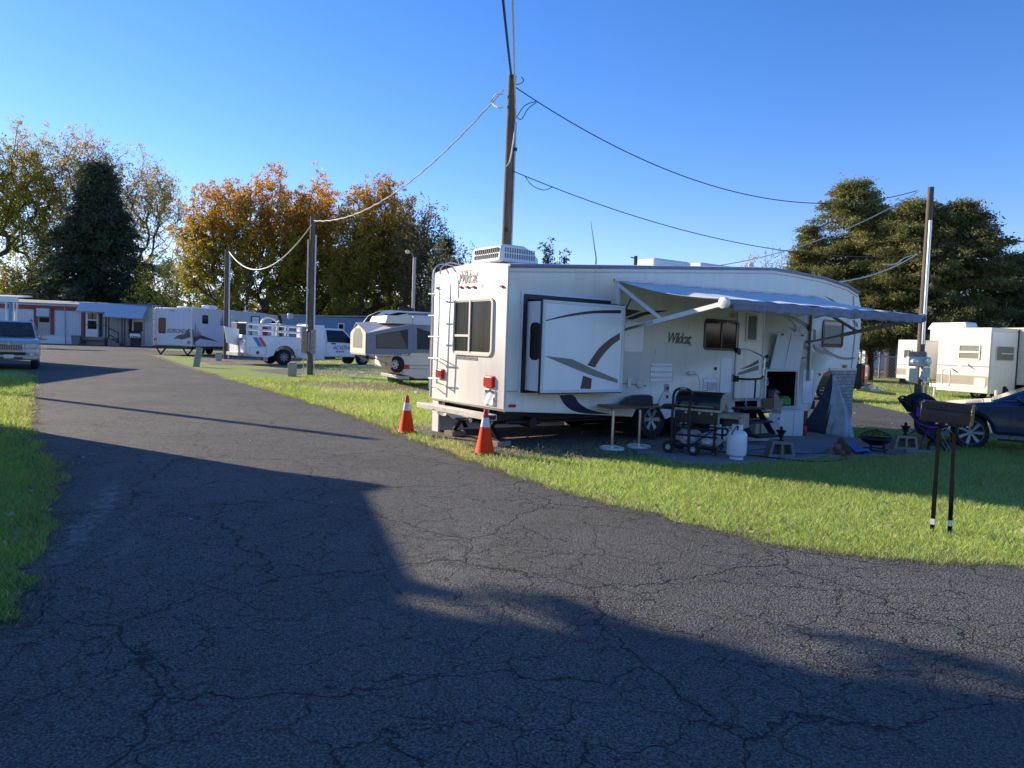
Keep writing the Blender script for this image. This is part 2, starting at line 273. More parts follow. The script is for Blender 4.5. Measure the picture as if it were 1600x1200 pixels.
def asphalt():
    m,nt,b=newmat('asphalt'); L=nt.links; tc=N(nt,'ShaderNodeTexCoord'); P=tc.outputs['Object']
    wn=N(nt,'ShaderNodeTexNoise',Scale=1.3,Detail=5.,Roughness=.6); L.new(P,wn.inputs['Vector'])
    vm=N(nt,'ShaderNodeVectorMath',operation='MULTIPLY_ADD'); L.new(wn.outputs['Color'],vm.inputs[0]); vm.inputs[1].default_value=(.75,.75,0); L.new(P,vm.inputs[2])
    wn2=N(nt,'ShaderNodeTexNoise',Scale=9.,Detail=4.); L.new(P,wn2.inputs['Vector'])
    vm2=N(nt,'ShaderNodeVectorMath',operation='MULTIPLY_ADD'); L.new(wn2.outputs['Color'],vm2.inputs[0]); vm2.inputs[1].default_value=(.09,.09,0); L.new(vm.outputs[0],vm2.inputs[2])
    def crack(scale,w,maskscale,lo,hi):
        mp=N(nt,'ShaderNodeMapping'); mp.inputs['Scale'].default_value=(scale,scale,0); mp.inputs['Location'].default_value=(scale*3.1,scale*1.7,0); L.new(vm2.outputs[0],mp.inputs[0])
        v=N(nt,'ShaderNodeTexVoronoi',feature='DISTANCE_TO_EDGE'); v.inputs['Scale'].default_value=1; v.voronoi_dimensions='2D'; L.new(mp.outputs[0],v.inputs['Vector'])
        f=ramp(nt,v.outputs['Distance'],[(0,1),(w,0)])
        k=N(nt,'ShaderNodeTexNoise',Scale=maskscale,Detail=4.,Roughness=.65); L.new(P,k.inputs['Vector']); g=ramp(nt,k.outputs[0],[(lo,0),(hi,1)])
        mu=N(nt,'ShaderNodeMath',operation='MULTIPLY'); L.new(f,mu.inputs[0]); L.new(g,mu.inputs[1]); return mu.outputs[0]
    c1=crack(.5,.007,.6,.30,.42); c2=crack(1.9,.014,.5,.36,.46); c3=crack(5.6,.030,.6,.43,.53)
    a=N(nt,'ShaderNodeMath',operation='MAXIMUM'); L.new(c1,a.inputs[0]); L.new(c2,a.inputs[1]); a2=N(nt,'ShaderNodeMath',operation='MAXIMUM'); L.new(a.outputs[0],a2.inputs[0]); L.new(c3,a2.inputs[1]); CR=a2.outputs[0]
    big=N(nt,'ShaderNodeTexNoise',Scale=.45,Detail=7.,Roughness=.7); L.new(P,big.inputs['Vector']); fine=N(nt,'ShaderNodeTexNoise',Scale=80.,Detail=4.,Roughness=.75); L.new(P,fine.inputs['Vector'])
    sp=N(nt,'ShaderNodeTexVoronoi'); sp.inputs['Scale'].default_value=70.; L.new(P,sp.inputs['Vector'])
    base=mixc(nt,ramp(nt,big.outputs[0],[(.3,0),(.72,1)]),(.135,.136,.118),(.240,.238,.208))
    base=mixc(nt,ramp(nt,fine.outputs[0],[(.40,.92),(.58,0)]),base,(.022,.021,.021)); base=mixc(nt,ramp(nt,fine.outputs[0],[(.58,0),(.72,.9)]),base,(.42,.40,.37))
    sx=N(nt,'ShaderNodeSeparateXYZ'); L.new(vm2.outputs[0],sx.inputs[0])
    def mth(op,a,b_=None,c=None):
        n=N(nt,'ShaderNodeMath',operation=op)
        for i,v in enumerate((a,b_,c)):
            if v is None: continue
            if hasattr(v,'node'): L.new(v,n.inputs[i])
            else: n.inputs[i].default_value=v
        return n.outputs[0]
    pat=N(nt,'ShaderNodeTexNoise',Scale=7.,Detail=6.,Roughness=.75); L.new(P,pat.inputs['Vector']); pf=ramp(nt,pat.outputs[0],[(.42,0),(.6,1)])
    for (ax,ay,bx,by,wd,st,sh) in TRACKS:
        d_=math.hypot(bx-ax,by-ay); ux,uy=(bx-ax)/d_,(by-ay)/d_; ax+=.37; ay+=.37; bx+=.37; by+=.37
        q=mth('ADD',mth('MULTIPLY',sx.outputs[0],-uy),mth('MULTIPLY',sx.outputs[1],ux)); off=-uy*ax+ux*ay
        f=mth('SUBTRACT',1.,mth('MULTIPLY',mth('ABSOLUTE',mth('SUBTRACT',q,off)),1/wd)); f=mth('MINIMUM',mth('MAXIMUM',mth('MULTIPLY',f,sh),0.),1.)
        s_=mth('ADD',mth('MULTIPLY',sx.outputs[0],ux),mth('MULTIPLY',sx.outputs[1],uy)); s0=ux*ax+uy*ay
        g=mth('MINIMUM',mth('MAXIMUM',mth('SUBTRACT',s_,s0-.3),0.),1.); h_=mth('MINIMUM',mth('MAXIMUM',mth('SUBTRACT',s0+d_+.3,s_),0.),1.)
        k=mth('MULTIPLY',mth('MULTIPLY',mth('MULTIPLY',f,g),h_),mth('MULTIPLY',pf,st)); base=mixc(nt,k,base,(.36,.34,.31))
    base=mixc(nt,CR,base,(.010,.010,.011)); L.new(base,b.inputs['Base Color']); b.inputs['Roughness'].default_value=.82; b.inputs['Specular IOR Level'].default_value=.35
    h=N(nt,'ShaderNodeMath',operation='MULTIPLY_ADD'); L.new(CR,h.inputs[0]); h.inputs[1].default_value=-1.6; 
    s2=N(nt,'ShaderNodeMath',operation='ADD'); L.new(fine.outputs[0],s2.inputs[0]); L.new(sp.outputs['Distance'],s2.inputs[1]); L.new(s2.outputs[0],h.inputs[2])
    bp=N(nt,'ShaderNodeBump',Strength=1.,Distance=.016); L.new(h.outputs[0],bp.inputs['Height']); L.new(bp.outputs[0],b.inputs['Normal']); MATS['asphalt']=m
asphalt()
MB().quad((-700,-300,0),(700,-300,0),(700,1200,0),(-700,1200,0)).build('ground','lawn')['kind']='structure'
def gpts(px): return [tuple(G(x,y)[:2]) for x,y in px]
def jag(pts,amp,step,seed=1):
    out=[]
    for i in range(len(pts)-1):
        a,b=Vector(pts[i]),Vector(pts[i+1]); n=max(1,int((b-a).length/step)); t=(b-a).normalized(); nn=Vector((-t.y,t.x))
        for k in range(n):
            p=a+(b-a)*k/n; d=p.length; out.append(tuple(p+nn*amp*(noise.noise(Vector((p.x*2.3,p.y*2.3,seed)))+.5*noise.noise(Vector((p.x*9,p.y*9,seed)))))
)
    return out+[tuple(pts[-1])]
def smooth2(px,n=6): return [(p.x,p.y) for p in cat_rom([(a,b,0) for a,b in px],n)]
RE=gpts(smooth2([(185,548.5),(235,556),(300,578),(420,612),(560,655),(650,690),(760,731),(900,775),(1000,800),(1150,838),(1300,868),(1440,882),(1600,890)]))+[(9,5.6),(40,3.5)]
LE=gpts(smooth2([(0,575),(46,577),(55,600),(47,645),(50,672),(60,700),(82,735),(88,765),(84,800),(75,850),(50,895),(30,940),(0,985)]))[::-1]
LE=[(-5.2,1.5),(-4.6,3.2)]+LE+[(-34,32)]
RE2=jag(RE,.17,.10,3); LE2=jag(LE,.20,.10,5)
far=[tuple(D(-60,547,60)[:2]),tuple(D(-60,540,76)[:2]),tuple(D(120,541,76)[:2]),tuple(D(235,544,78)[:2])]
ROAD=[(40,-12),(-7,-12)]+LE2+[(-75,78),(-46,79),(-36,79)]+RE2
def sheet(name,pts,z,m):
    mb=MB(); n=len(pts); a=sum(pts[i][0]*pts[(i+1)%n][1]-pts[(i+1)%n][0]*pts[i][1] for i in range(n))
    if a<0: pts=pts[::-1]
    mb.add([(p[0],p[1],z) for p in pts],[tuple(range(n))]); o=mb.build(name,m,smooth=False); o['kind']='structure'; return o
sheet('road',ROAD,.016,'asphalt')
def strip(name,edge,w0,w1,z,m,amp=.12):
    mb=MB(); V=[]; n=len(edge)
    for i,p in enumerate(edge):
        t=(Vector(edge[min(i+1,n-1)])-Vector(edge[max(i-1,0)])).normalized(); nn=Vector((-t.y,t.x)); k=noise.noise(Vector((p[0]*1.7,p[1]*1.7,9)))
        V+=[tuple(Vector(p)+nn*w0)+(z,),tuple(Vector(p)+nn*(w1+amp*k))+(z,)]
    mb.add(V,[(2*i,2*i+1,2*i+3,2*i+2) for i in range(n-1)]); o=mb.build(name,m,smooth=False); o['kind']='structure'
strip('verge',RE2[:-30],-.12,.34,.008,'dirt',.3); strip('verge',LE2[:-20],-.10,.3,.008,'dirt',.25)
# ---- second lane and lots on the right, drives on the left
LANE=gpts([(1250,612),(1345,630),(1425,648),(1520,663),(1640,680),(1640,697),(1500,684),(1430,678),(1330,668),(1230,656)])
LANE[4]=(34,12.5); LANE[5]=(30,10.6); sheet('lane',jag(LANE+[LANE[0]],.1,.3,4)[:-1],.012,'asphalt')
sheet('lot',[(15,37),(70,26),(90,40),(60,52),(17,52)],.008,'asphalt')
sheet('verge',[(13,52.5),(60,52.5),(110,60),(110,66),(14,60)],.006,'dry_grass')
sheet('road',[(10,61),(110,68),(110,84),(10,78)],.010,'asphalt')
sheet('dirt',[(10,80),(150,86),(150,140),(-10,130),(0,80)],.006,'dirt')
DRIVE=gpts([(385,578),(440,576.5),(520,577),(640,579),(700,584),(700,592),(600,588),(520,587),(440,585)])
sheet('drive',DRIVE,.008,'gravel')
sheet('lot',gpts([(300,561),(345,556),(600,555),(690,560),(690,572),(590,575),(440,572),(330,570)]),.006,'gravel')
DIRT=jag(gpts([(425,600),(470,596),(560,597),(640,601),(700,606),(690,613),(600,612),(500,607),(425,600)]),.25,.4,8)[:-1]
sheet('dirt',DIRT,.007,'dirt')
sheet('path',gpts([(170,545),(235,546.5),(305,549),(400,553),(400,556),(260,556),(235,554),(200,550)]),.007,'asphalt')
# patio pads
FV=Frame(G(785,702),R(35))
def fw(x,y): p=FV.o+FV.u*x+FV.v*y; return (float(p[0]),float(p[1]))
GRAV=jag([fw(-.55,-.5),fw(.3,-1.2),fw(2.2,-2.2),fw(3.2,-1.9),fw(3.4,-.3),fw(10.2,-.5),fw(10.2,3.3),fw(-.5,3.1),fw(-.55,-.5)],.18,.15,6)[:-1]
sheet('gravel_pad',GRAV,.006,'gravel')
CONC=gpts([(990,706),(1045,723),(1110,729),(1200,724),(1300,717),(1425,713),(1450,702),(1330,684),(1290,672),(1180,680),(1060,686),(1010,690)])
sheet('patio',CONC,.02,'concrete')

sheet('dirt',jag(gpts([(640,683),(690,682),(760,690),(800,695),(905,716),(850,726),(800,733),(755,726),(700,706),(640,683)]),.12,.12,12)[:-1],.0095,'dirt')
# ================================================================ MAIN FIFTH WHEEL
WD=2.44
S=lambda x,y,off=0.: FV.side(x,y,-off)
def SP(pts,off=0.): return [FV.side(x,y,-off) for x,y in pts]
def RP(pts,off=0.): return [FV.end(x,y,-off) for x,y in pts]
RV=fthing(FV,'fifth_wheel_trailer','long white fifth wheel trailer with awning out and open cargo hatch beside the patio','camper trailer')
top=SP([(793,413),(900,414.8),(1000,416),(1208,419),(1240,424),(1290,434),(1325,446),(1340,456)])
fr=SP([(1345,480),(1345,520),(1341,560),(1337,577)]); lowp=SP([(1297,578),(1287,583),(1279,600),(1265,642)])
bot=SP([(1200,643),(1147,645),(1100,648),(1052,652)])
ac=SP([(1046,640),(1030,631),(1008,631),(994,638),(988,651)]); tail=SP([(900,646.5),(789,643)])
zt=top[0][1]
prof=[(0,zt-.05),(.03,zt)]+top[1:]+fr+lowp+bot+ac+tail+[(.03,.60),(0,.64)]
body=MB().prism([(p[0],p[1]) for p in prof],WD,TX(0,WD,0)@RX(PI/2)).build('body','gelcoat',RV,bevel=.03)
# openings : slide-out, cargo bay, step well
SLO=SP([(817,464),(969,480),(969,611),(815,613)]); sx0,sx1=.33,2.16; sz0,sz1=.93,2.47
bay=SP([(1197,580),(1245,580),(1243,634),(1195,634)]); bx0=(bay[0][0]+bay[3][0])/2; bx1=(bay[1][0]+bay[2][0])/2; bz1=bay[0][1]; bz0=bay[2][1]
stp=SP([(1147,627),(1184,627)]); tx0,tx1,tz1=stp[0][0]+.03,stp[1][0],stp[0][1]
c=MB().box(bx0,bx1,-.2,1.6,bz0,bz1)
c.box(tx0,tx1,-.2,.75,-.1,tz1); c.box(sx0,sx1,-.2,.9,sz0,sz1)
cut(body,c)
MB().box(bx0-.01,bx0+.004,.03,1.59,bz0,bz1).box(bx1-.004,bx1+.01,.03,1.59,bz0,bz1).box(bx0,bx1,1.57,1.62,bz0,bz1).box(bx0,bx1,.03,1.59,bz1-.004,bz1+.01).box(bx0,bx1,.03,1.59,bz0-.01,bz0+.006).build('bay_shade_liner','black',RV)  # black lining puts the shade inside the bay into the colour
MB().box(tx0-.01,tx0+.004,.01,.76,.3,tz1).box(tx1-.004,tx1+.01,.01,.76,.3,tz1).box(tx0,tx1,.73,.77,.3,tz1).box(tx0,tx1,.01,.76,tz1-.004,tz1+.01).build('step_well_shade','black',RV)  # shade of the step recess is coloured in with black panels
MB().ring(rrect(bx0-.05,bx1+.05,bz0-.05,bz1+.05,.07),rrect(bx0,bx1,bz0,bz1,.03),.02,SIDE(0,-.001,0)).build('bay_frame','trim_white',RV)
# aluminium roof edge and corner mouldings
e=[(p[0],-.012,p[1]-.02) for p in [(0,zt)]+top[1:]]
MB().tube(e,.034,6).tube([(p[0],-.006,p[2]-.09) for p in e],.012,5).build('roof_trim','alu',RV)
for yy_ in (-.004,WD): MB().tube([(.0,yy_,.66),(0,yy_,zt-.02)],.022,6).build('corner_moulding','trim_white',RV)
rf=[(p[0],p[1]) for p in [(0.01,zt)]+top[1:]]
mb=MB()
def rfn(u,v):
    k=u*(len(rf)-1); i=min(int(k),len(rf)-2); t=k-i; x=rf[i][0]*(1-t)+rf[i+1][0]*t; z=rf[i][1]*(1-t)+rf[i+1][1]*t
    return (x,.02+(WD-.04)*v,z+.005+.085*(1-(2*v-1)**2))
mb.grid(rfn,28,12); g=len(mb.v)
ends=[rfn(0,j/12) for j in range(13)]; mb.add(ends+[(.01,.02,zt-.03),(.01,WD-.02,zt-.03)],[tuple(range(13))+(14,13)])
mb.build('roof','trim_white',RV)
# rear face ------------------------------------------------------------
def RR(px,off=0.): q=RP(px,off); ys=[a for a,b in q]; zs=[b for a,b in q]; return min(ys),max(ys),min(zs),max(zs)
def rear_rr(y0,y1,z0,z1,r): return rrect(-y1,-y0,z0,z1,r)    # in REAR() 2D coords x=-Y
y0,y1,z0,z1=RR([(712,470),(771,470),(708,550),(768,553)])
z0,z1=1.52,2.41; y0,y1=.42,1.60
wn=MB().ring(rear_rr(y0-.045,y1+.045,z0-.045,z1+.045,.12),rear_rr(y0,y1,z0,z1,.08),.03,REAR()).build('window','cream',RV)
MB().prism(rear_rr(y0-.01,y1+.01,z0-.01,z1+.01,.09),.008,REAR()).build('glass','curtain_glass',wn)
ym=y0+(y1-y0)*.57
MB().box(-.03,-.004,ym-.022,ym+.022,z0,z1).box(-.028,-.004,ym,y1,z0+.27,z0+.31).box(-.02,-.004,y0,y1,z1-.02,z1).box(-.02,-.004,y0,y1,z0,z0+.02).build('mullion','cream',wn)
for (a,b,cx,d) in ((759,773,588,605),(684,694,577,591)):
    yy=[FV.end(a,(cx+d)/2)[0],FV.end(b,(cx+d)/2)[0]]; zz=[FV.end((a+b)/2,cx)[1],FV.end((a+b)/2,d)[1]]
    tl=MB().prism(rear_rr(min(yy),max(yy),min(zz),max(zz),.03),.055,REAR()).build('tail_light','red_lens',RV,bevel=.012)
    MB().ring(rear_rr(min(yy)-.012,max(yy)+.012,min(zz)-.012,max(zz)+.012,.035),rear_rr(min(yy),max(yy),min(zz),max(zz),.03),.02,REAR()).build('lens_frame','red_tip',tl)
for x,y in ((720.5,448.5),(731,448.5),(741,448.5),(785,447.5),(684.5,450)):
    a,b=FV.end(x,y); MB().prism(rrect(-a-.055,-a+.055,b-.022,b+.022,.02),.035,REAR()).build('marker_light','red_lens',RV,bevel=.01)
a,b=FV.end(766,621); pl=MB().ring(rrect(-a-.17,-a+.17,b-.13,b+.13,.03),rrect(-a-.13,-a+.13,b-.10,b+.08,.02),.02,REAR()).build('plate_holder','trim_white',RV)
MB().grid(lambda u,v:(-.03-.012*math.sin(u*9+v*3)*math.cos(v*8),a+.12-.26*u,b-.11+.2*v),10,8).build('licence_plate','white',pl)
MB().tube([(-.02,a+.1,b+.08),(-.06,a+.06,b+.13),(-.06,a-.06,b+.13),(-.02,a-.1,b+.08)],.016,6).build('lamp','dull_steel',pl)
a,b=FV.end(715,446); text('Wildcat',.33,'decal_light',REAR(-.006,a,b+.02),RV,'lettering',.35,.004,.004,.66,.92)
a,b=FV.end(749,450); text('30B',.08,'decal_light',REAR(-.010,a,b+.0),RV,'lettering',.3)
a,b=FV.end(714,561); text('WWW.naitrv.com',.115,'decal_light',REAR(-.005,a,b),RV,'lettering',0.,.002,.003,.78)
# ladder
lo=.17
def LP(x,y,o=lo): q=FV.end(x,y,-o); return (-o,q[0],q[1])
pA=[(.35,LP(676,430)[1],zt+.13),(.05,LP(676,430)[1],zt+.16),(-.10,LP(676,430)[1],zt+.1),LP(676,436),LP(674,500),LP(670.5,598),(-lo+.02,LP(670.5,603)[1],LP(670,603)[2]),(-.01,LP(670,603)[1]-.0,LP(671,603)[2]-.04)]
yB=LP(687,420)[1]; pB=[(.35,yB,zt+.13),(.05,yB,zt+.17),(-.10,yB,zt+.1),LP(687.5,430),LP(686,500),LP(682.5,590),(-lo+.03,LP(682.5,596)[1],LP(682,598)[2]),(-.01,LP(682,598)[1],LP(682,600)[2]-.02)]
ld=MB().tube(cat_rom(pA,4),.013,7).tube(cat_rom(pB,4),.013,7).build('ladder','steel',RV)
for y in (459,493,526,559.5,591):
    p=LP(672,y); q=LP(685,y+.5); MB().tube([(p[0],p[1]+.05,p[2]),(q[0],q[1]-.05,q[2])],.014,6).build('rung','trim_white',ld)
for y in (459,559.5):
    for x in (674,686):
        p=LP(x,y); MB().tube([p,(-.005,p[1],p[2]-.06)],.01,6).build('standoff','steel',ld)
# bumper
by0,by1=-.02,2.38; bm=MB().box(-.32,-.14,by0,by1,.47,.565).build('bumper','bumper_cream',RV,bevel=.008)
MB().box(-.30,-.16,by0-.004,by0+.02,.485,.55).build('end_opening','black',bm); MB().box(-.16,.5,.4,.5,.44,.54).box(-.16,.5,1.9,2.0,.44,.54).build('bumper_bracket','black',RV)
# chassis
ch=MB().box(.0,9.2,.42,.50,.40,.60).box(.0,9.2,1.9,1.98,.40,.60)
for k in range(10): ch.box(.3+k*.9,.36+k*.9,.42,1.98,.46,.56)
ch.box(.1,5,.1,2.3,.56,.60); ch.build('chassis','black',RV)
MB().tube([(.05,.9,.40),(.3,1.0,.36),(2.2,1.05,.36)],.05,8).tube([(.25,.25,.40),(.9,.25,.38),(1.1,.6,.40)],.035,8).lathe([(.001,0),(.09,0),(.09,.3),(.001,.3)],12,TX(.75,.5,.38)@RX(PI/2)).build('drain_pipe','black',RV)
MB().grid(lambda u,v:(.02+.05*math.sin(u*11),2.2-1.3*u,.46-.10*v-.03*math.sin(u*15)),20,3).build('loose_tape','white',RV)
for yj,sg in ((.30,1),(1.75,-1)):
    j=MB(); j.slab([(.10,yj+.75*sg*.55,.47),(.18,yj+.75*sg*.55,.47),(.18,yj,.10),(.10,yj,.10)],.05); j.slab([(.12,yj+.1*sg,.47),(.20,yj+.1*sg,.47),(.2,yj+.35*sg,.2),(.12,yj+.35*sg,.2)],.03)
    j.box(.07,.21,yj-.1,yj+.1,.085,.105); j.build('jack','black',RV)
# axles and wheels
wc=S(1010,667); WX=3.42; WR=.37
for x in (WX,WX+.88):
    wheel(RV,x,.16,WR,.23,-1,'wheel',.6,6); wheel(RV,x,WD-.16,WR,.23,1,'wheel',.6,6)
    MB().tube([(x,.2,WR),(x,WD-.2,WR)],.045,8).build('axle','black',RV)
MB().box(WX-.42,WX+1.3,.35,.42,.3,.42).build('suspension','black',RV)
MB().box(WX-.5,WX+1.36,.02,.36,.70,.72).build('wheel_well','black',RV)
q=SP([(1036,612),(1048,614),(1049,650),(1038,655),(1030,640),(1027,630)]); MB().prism(q,.03,SIDE(0,0,0)).build('fender','trim_white',RV,bevel=.008)
# slide-out
so_=.42
fq=SP([(847,468),(977,476),(971,613),(843,616)],so_); fx0=(fq[0][0]+fq[3][0])/2; fx1=(fq[1][0]+fq[2][0])/2; fz0=(fq[2][1]+fq[3][1])/2; fz1=(fq[0][1]+fq[1][1])/2
MB().ring(rrect(.30,2.2,.905,2.51,.02),rrect(.385,2.12,.95,2.43,.015),.012,SIDE()).build('slide_seal','black',RV)
MB().ring(rrect(.26,2.24,.87,2.55,.02),rrect(.30,2.2,.905,2.51,.02),.018,SIDE()).build('slide_frame','trim_white',RV)
sl_=MB().box(fx0+.03,fx1-.03,-so_+.03,.85,fz0+.03,fz1-.03).build('slide_out','slide_white',RV,bevel=.01)
MB().box(fx0-.004,fx1+.004,-so_-.001,-so_+.04,fz0-.005,fz1+.005).build('edge_gasket','black',sl_,bevel=.006)
MB().box(fx0+.012,fx1-.012,-so_-.012,-so_+.03,fz0+.012,fz1-.012).build('face_panel','slide_white',sl_,bevel=.006)
MB().ring([(fx0+.012,fz0+.012),(fx1-.012,fz0+.012),(fx1-.012,fz1-.012),(fx0+.012,fz1-.012)],[(fx0+.06,fz0+.06),(fx1-.06,fz0+.06),(fx1-.06,fz1-.06),(fx0+.06,fz1-.06)],.012,SIDE(0,-so_-.012,0)).build('face_frame','trim_white',sl_,bevel=.003)
q=[FV.end(x,y,fx0+.03) for x,y in ((823,483),(839,483),(837,541),(821,540))]
ys=sorted(a for a,b in q); MB().prism(rrect(-(-.10),.36,1.45,2.05,.09),.01,REAR(fx0+.028,0,0)).build('window','glass_dark',sl_)
def z4(x,y): return (640+x/4.286,360+y/4.286)
def sdec(pts,m,off,zf=1,t=.003,par=None,n=0,nm='stripe'):
    q=SP(pts,off)
    return MB().prism(q,t,SIDE(0,-off,0)).build(nm,m,par or RV,smooth=False)
def curve2(a,b,n=6): return smooth2(a,n)+smooth2(b,n)[::-1]
fo=so_+.013
sdec(curve2([z4(903,603),z4(1060,563),z4(1230,538),z4(1415,533)],[z4(903,609),z4(1060,578),z4(1230,556),z4(1415,556)]),'maroon',fo,par=sl_)
sdec(curve2([z4(1190,903),z4(1260,800),z4(1330,735),z4(1408,685)],[z4(1240,918),z4(1290,840),z4(1350,775),z4(1408,730)]),'maroon',fo,par=sl_)
sdec([z4(900,840),z4(1090,862),z4(1230,930),z4(1393,998),z4(1393,1023),z4(1230,975),z4(1100,925)],'grey_decal',fo,par=sl_)
sdec([z4(1162,973),z4(1220,992),z4(1213,1062),z4(1143,1060)],'maroon',fo,par=sl_)
# side graphics (on the wall itself)
sdec(curve2([(978,483),(988,484),(1000,485.5)],[(978,495),(986,492),(1000,486.5)]),'maroon',.002)
sdec(curve2([(978,498),(1000,489),(1020,486),(1042,485)],[(978,499),(990,499),(1010,492),(1042,486)]),'maroon',.0022)
sdec(smooth2([(874,617.5),(895,617.5),(905,630),(922,640),(952,646.5)],5)+smooth2([(952,647),(920,646.5),(896,642),(882,632),(874,618)],5),'navy',.002)
sdec([(972,598),(1010,602),(1010,604),(972,600)],'grey_decal',.002)
def z5(x,y): return (940+x/4.615,380+y/4.615)
def z6(x,y): return (1180+x/4.617,400+y/4.615)
def z7(x,y): return (1180+x/7.059,470+y/7.059)
sdec([z5(862,980),z5(990,932),z5(1200,850),z5(1200,892),z5(990,952)],'taupe',.002)
sdec([z5(990,912),z5(1075,873),z5(1200,800),z5(1205,825),z5(1075,893)],'maroon',.002)
sdec(curve2([z7(235,150),z7(400,165),z7(520,220),z7(620,290),z7(672,330)],[z7(240,156),z7(380,190),z7(500,255),z7(590,340),z7(628,420),z7(668,432)]),'maroon',.002)
sdec([z7(310,178),z7(390,205),z7(470,290),z7(460,330),z7(430,290),z7(400,235)],'taupe',.002); sdec([z7(362,288),z7(460,318),z7(440,348),z7(420,335)],'decal_dark',.002)
for k in range(7): a=-1.2+k*.28; sdec([z7(465,340),z7(470+95*math.cos(a),345+75*math.sin(a)),z7(470+97*math.cos(a+.1),345+77*math.sin(a+.1))],'taupe',.002)
sdec(smooth2([z7(520,510),z7(530,470),z7(570,440),z7(600,465),z7(650,480),z7(720,545),z7(770,550),z7(855,628),z7(790,590),z7(740,590),z7(690,565),z7(655,530),z7(640,560),z7(590,545),z7(520,530)],3),'grey_decal',.002)
sdec([z7(555,480),z7(585,470),z7(610,520),z7(590,520)],'white',.0052); sdec([z7(600,480),z7(612,476),z7(652,555),z7(640,562)],'white',.0052); sdec([z7(610,490),z7(660,490),z7(660,545)],'decal_dark',.0052)
sdec(curve2([z7(700,470),z7(800,545),z7(900,600),z7(1000,625),z7(1098,620)],[z7(720,505),z7(800,570),z7(900,630),z7(1000,652),z7(1098,640)]),'grey_decal',.0022)
sdec([z7(500,622),z7(585,625),z7(500,645)],'decal_dark',.002); sdec([z6(495,287),z6(560,315),z6(598,343),z6(575,340)],'maroon',.002)
sdec([z7(1070,215),z7(1110,225),z7(1130,250),z7(1132,295),z7(1100,270)],'maroon',.002)
a,b=S(1041,534); text('Wildcat',.29,'decal_dark',SIDE(a,-.006,b-.02),RV,'lettering',.35,.004,.003,.78,.9); a,b=S(1074,541); text('30B',.07,'grey_decal',SIDE(a,-.001,b),RV,'lettering',.3)
# hatches, vents and fittings
def outline(px,r=.05,w=.008,nm='hatch',m='alu',par=None,door=True,t=.008):
    q=SP(px); x0=(q[0][0]+q[3][0])/2; x1=(q[1][0]+q[2][0])/2; z0=(q[2][1]+q[3][1])/2; z1=(q[0][1]+q[1][1])/2
    h=MB().prism(rrect(x0,x1,z0,z1,r),t,SIDE()).build(nm,'slide_white' if door is True else door,RV)
    MB().ring(rrect(x0,x1,z0,z1,r),rrect(x0+w,x1-w,z0+w,z1-w,max(.004,r-w)),.004,SIDE(0,-t,0)).build('trim',m,h); return h,x0,x1,z0,z1
outline([(1127,558),(1144,559),(1142,614),(1123,614)])
outline([(1256,577),(1272,577),(1268,631),(1251,630)])
h,x0,x1,z0,z1=outline([(1016,567),(1051,568),(1050,597),(1015,596)],.01)
for k in range(3): zz=z0+(z1-z0)*(.2+.3*k); MB().box(x0+.03,x1-.03,-.035,-.008,zz,zz+.035).build('louver','trim_white',h,bevel=.006); 
h,x0,x1,z0,z1=outline([(975,501),(1008,503),(1004,551),(975,549)],.06)
h,x0,x1,z0,z1=outline([(1098,590),(1119,591),(1118,640),(1097,640)],.04); MB().box(x0+.12,x1-.03,-.02,-.008,z1-.25,z1-.08).build('exhaust_grille','alu',h); 
for k in range(4): MB().box(x0+.03,x0+.1,-.016,-.008,z1-.1-k*.05,z1-.09-k*.05).build('slot','black',h)
a,b=S(998.5,599); MB().lathe([(.001,-.01),(.085,-.01),(.085,.035),(.07,.045),(.05,.03),(.03,.045),(.001,.045)],20,SIDE(a,0,b)).build('furnace_vent','cream',RV)
a,b=S(982,598); MB().cb((a,-.015,b),(.09,.04,.18)).build('cable_port','cream',RV,bevel=.008)
a,b=S(1041,613); ob=MB().cb((a,-.01,b),(.11,.03,.32)).build('outlet_plate','dull_steel',RV,bevel=.006); MB().cb((a,-.03,b+.08),(.05,.02,.06)).cb((a,-.03,b-.08),(.05,.02,.06)).build('socket','black',ob)
a,b=S(1078,583); MB().cb((a,-.04,b),(.2,.08,.08)).build('power_inlet','trim_white',RV,bevel=.02)
c1=S(1084,588); c2=S(1087,612); MB().tube(cat_rom([(a+.05,-.08,b),(c1[0],-.12,c1[1]),(c2[0]-.01,-.10,c2[1]+.1),(c2[0],-.06,c2[1]-.3),(c2[0],-.05,.35)],5),.012,6).build('power_cord','cream',RV)
a,b=S(1081,509); MB().cb((a,-.008,b),(.2,.016,.13)).build('id_plate','cream',RV); a,b=S(1042,473); MB().lathe([(.001,0),(.09,0),(.085,.03),(.001,.03)],20,SIDE(a,0,b)).build('speaker','cream',RV)
a,b=S(1144,493); MB().cb((a,-.03,b),(.12,.06,.07)).build('porch_light','amber',RV,bevel=.02)
a,b=S(1319,572); MB().cb((a,-.03,b),(.14,.05,.07)).build('marker_light','amber',RV,bevel=.02)
a,b=S(799.5,634); MB().cb((a,-.02,b),(.13,.04,.05)).build('marker_light','red_lens',RV,bevel=.015)
a,b=S(1280,585); MB().cb((a,-.02,b),(.06,.04,.05)).build('marker_light','red_lens',RV,bevel=.01)
a,b=S(1117.5,576); MB().lathe([(.001,0),(.035,0),(.035,.02),(.001,.02)],12,SIDE(a,0,b)).build('lock','black',RV); a,b=S(1025,550); MB().cb((a,-.01,b),(.04,.02,.1)).build('latch','trim_white',RV)
zs=S(950,614)[1]; MB().box(.03,.3,-.006,0,.925,.94).box(4.0,WX+.9,-.006,0,.93,.945).build('belt_seam','alu',RV)
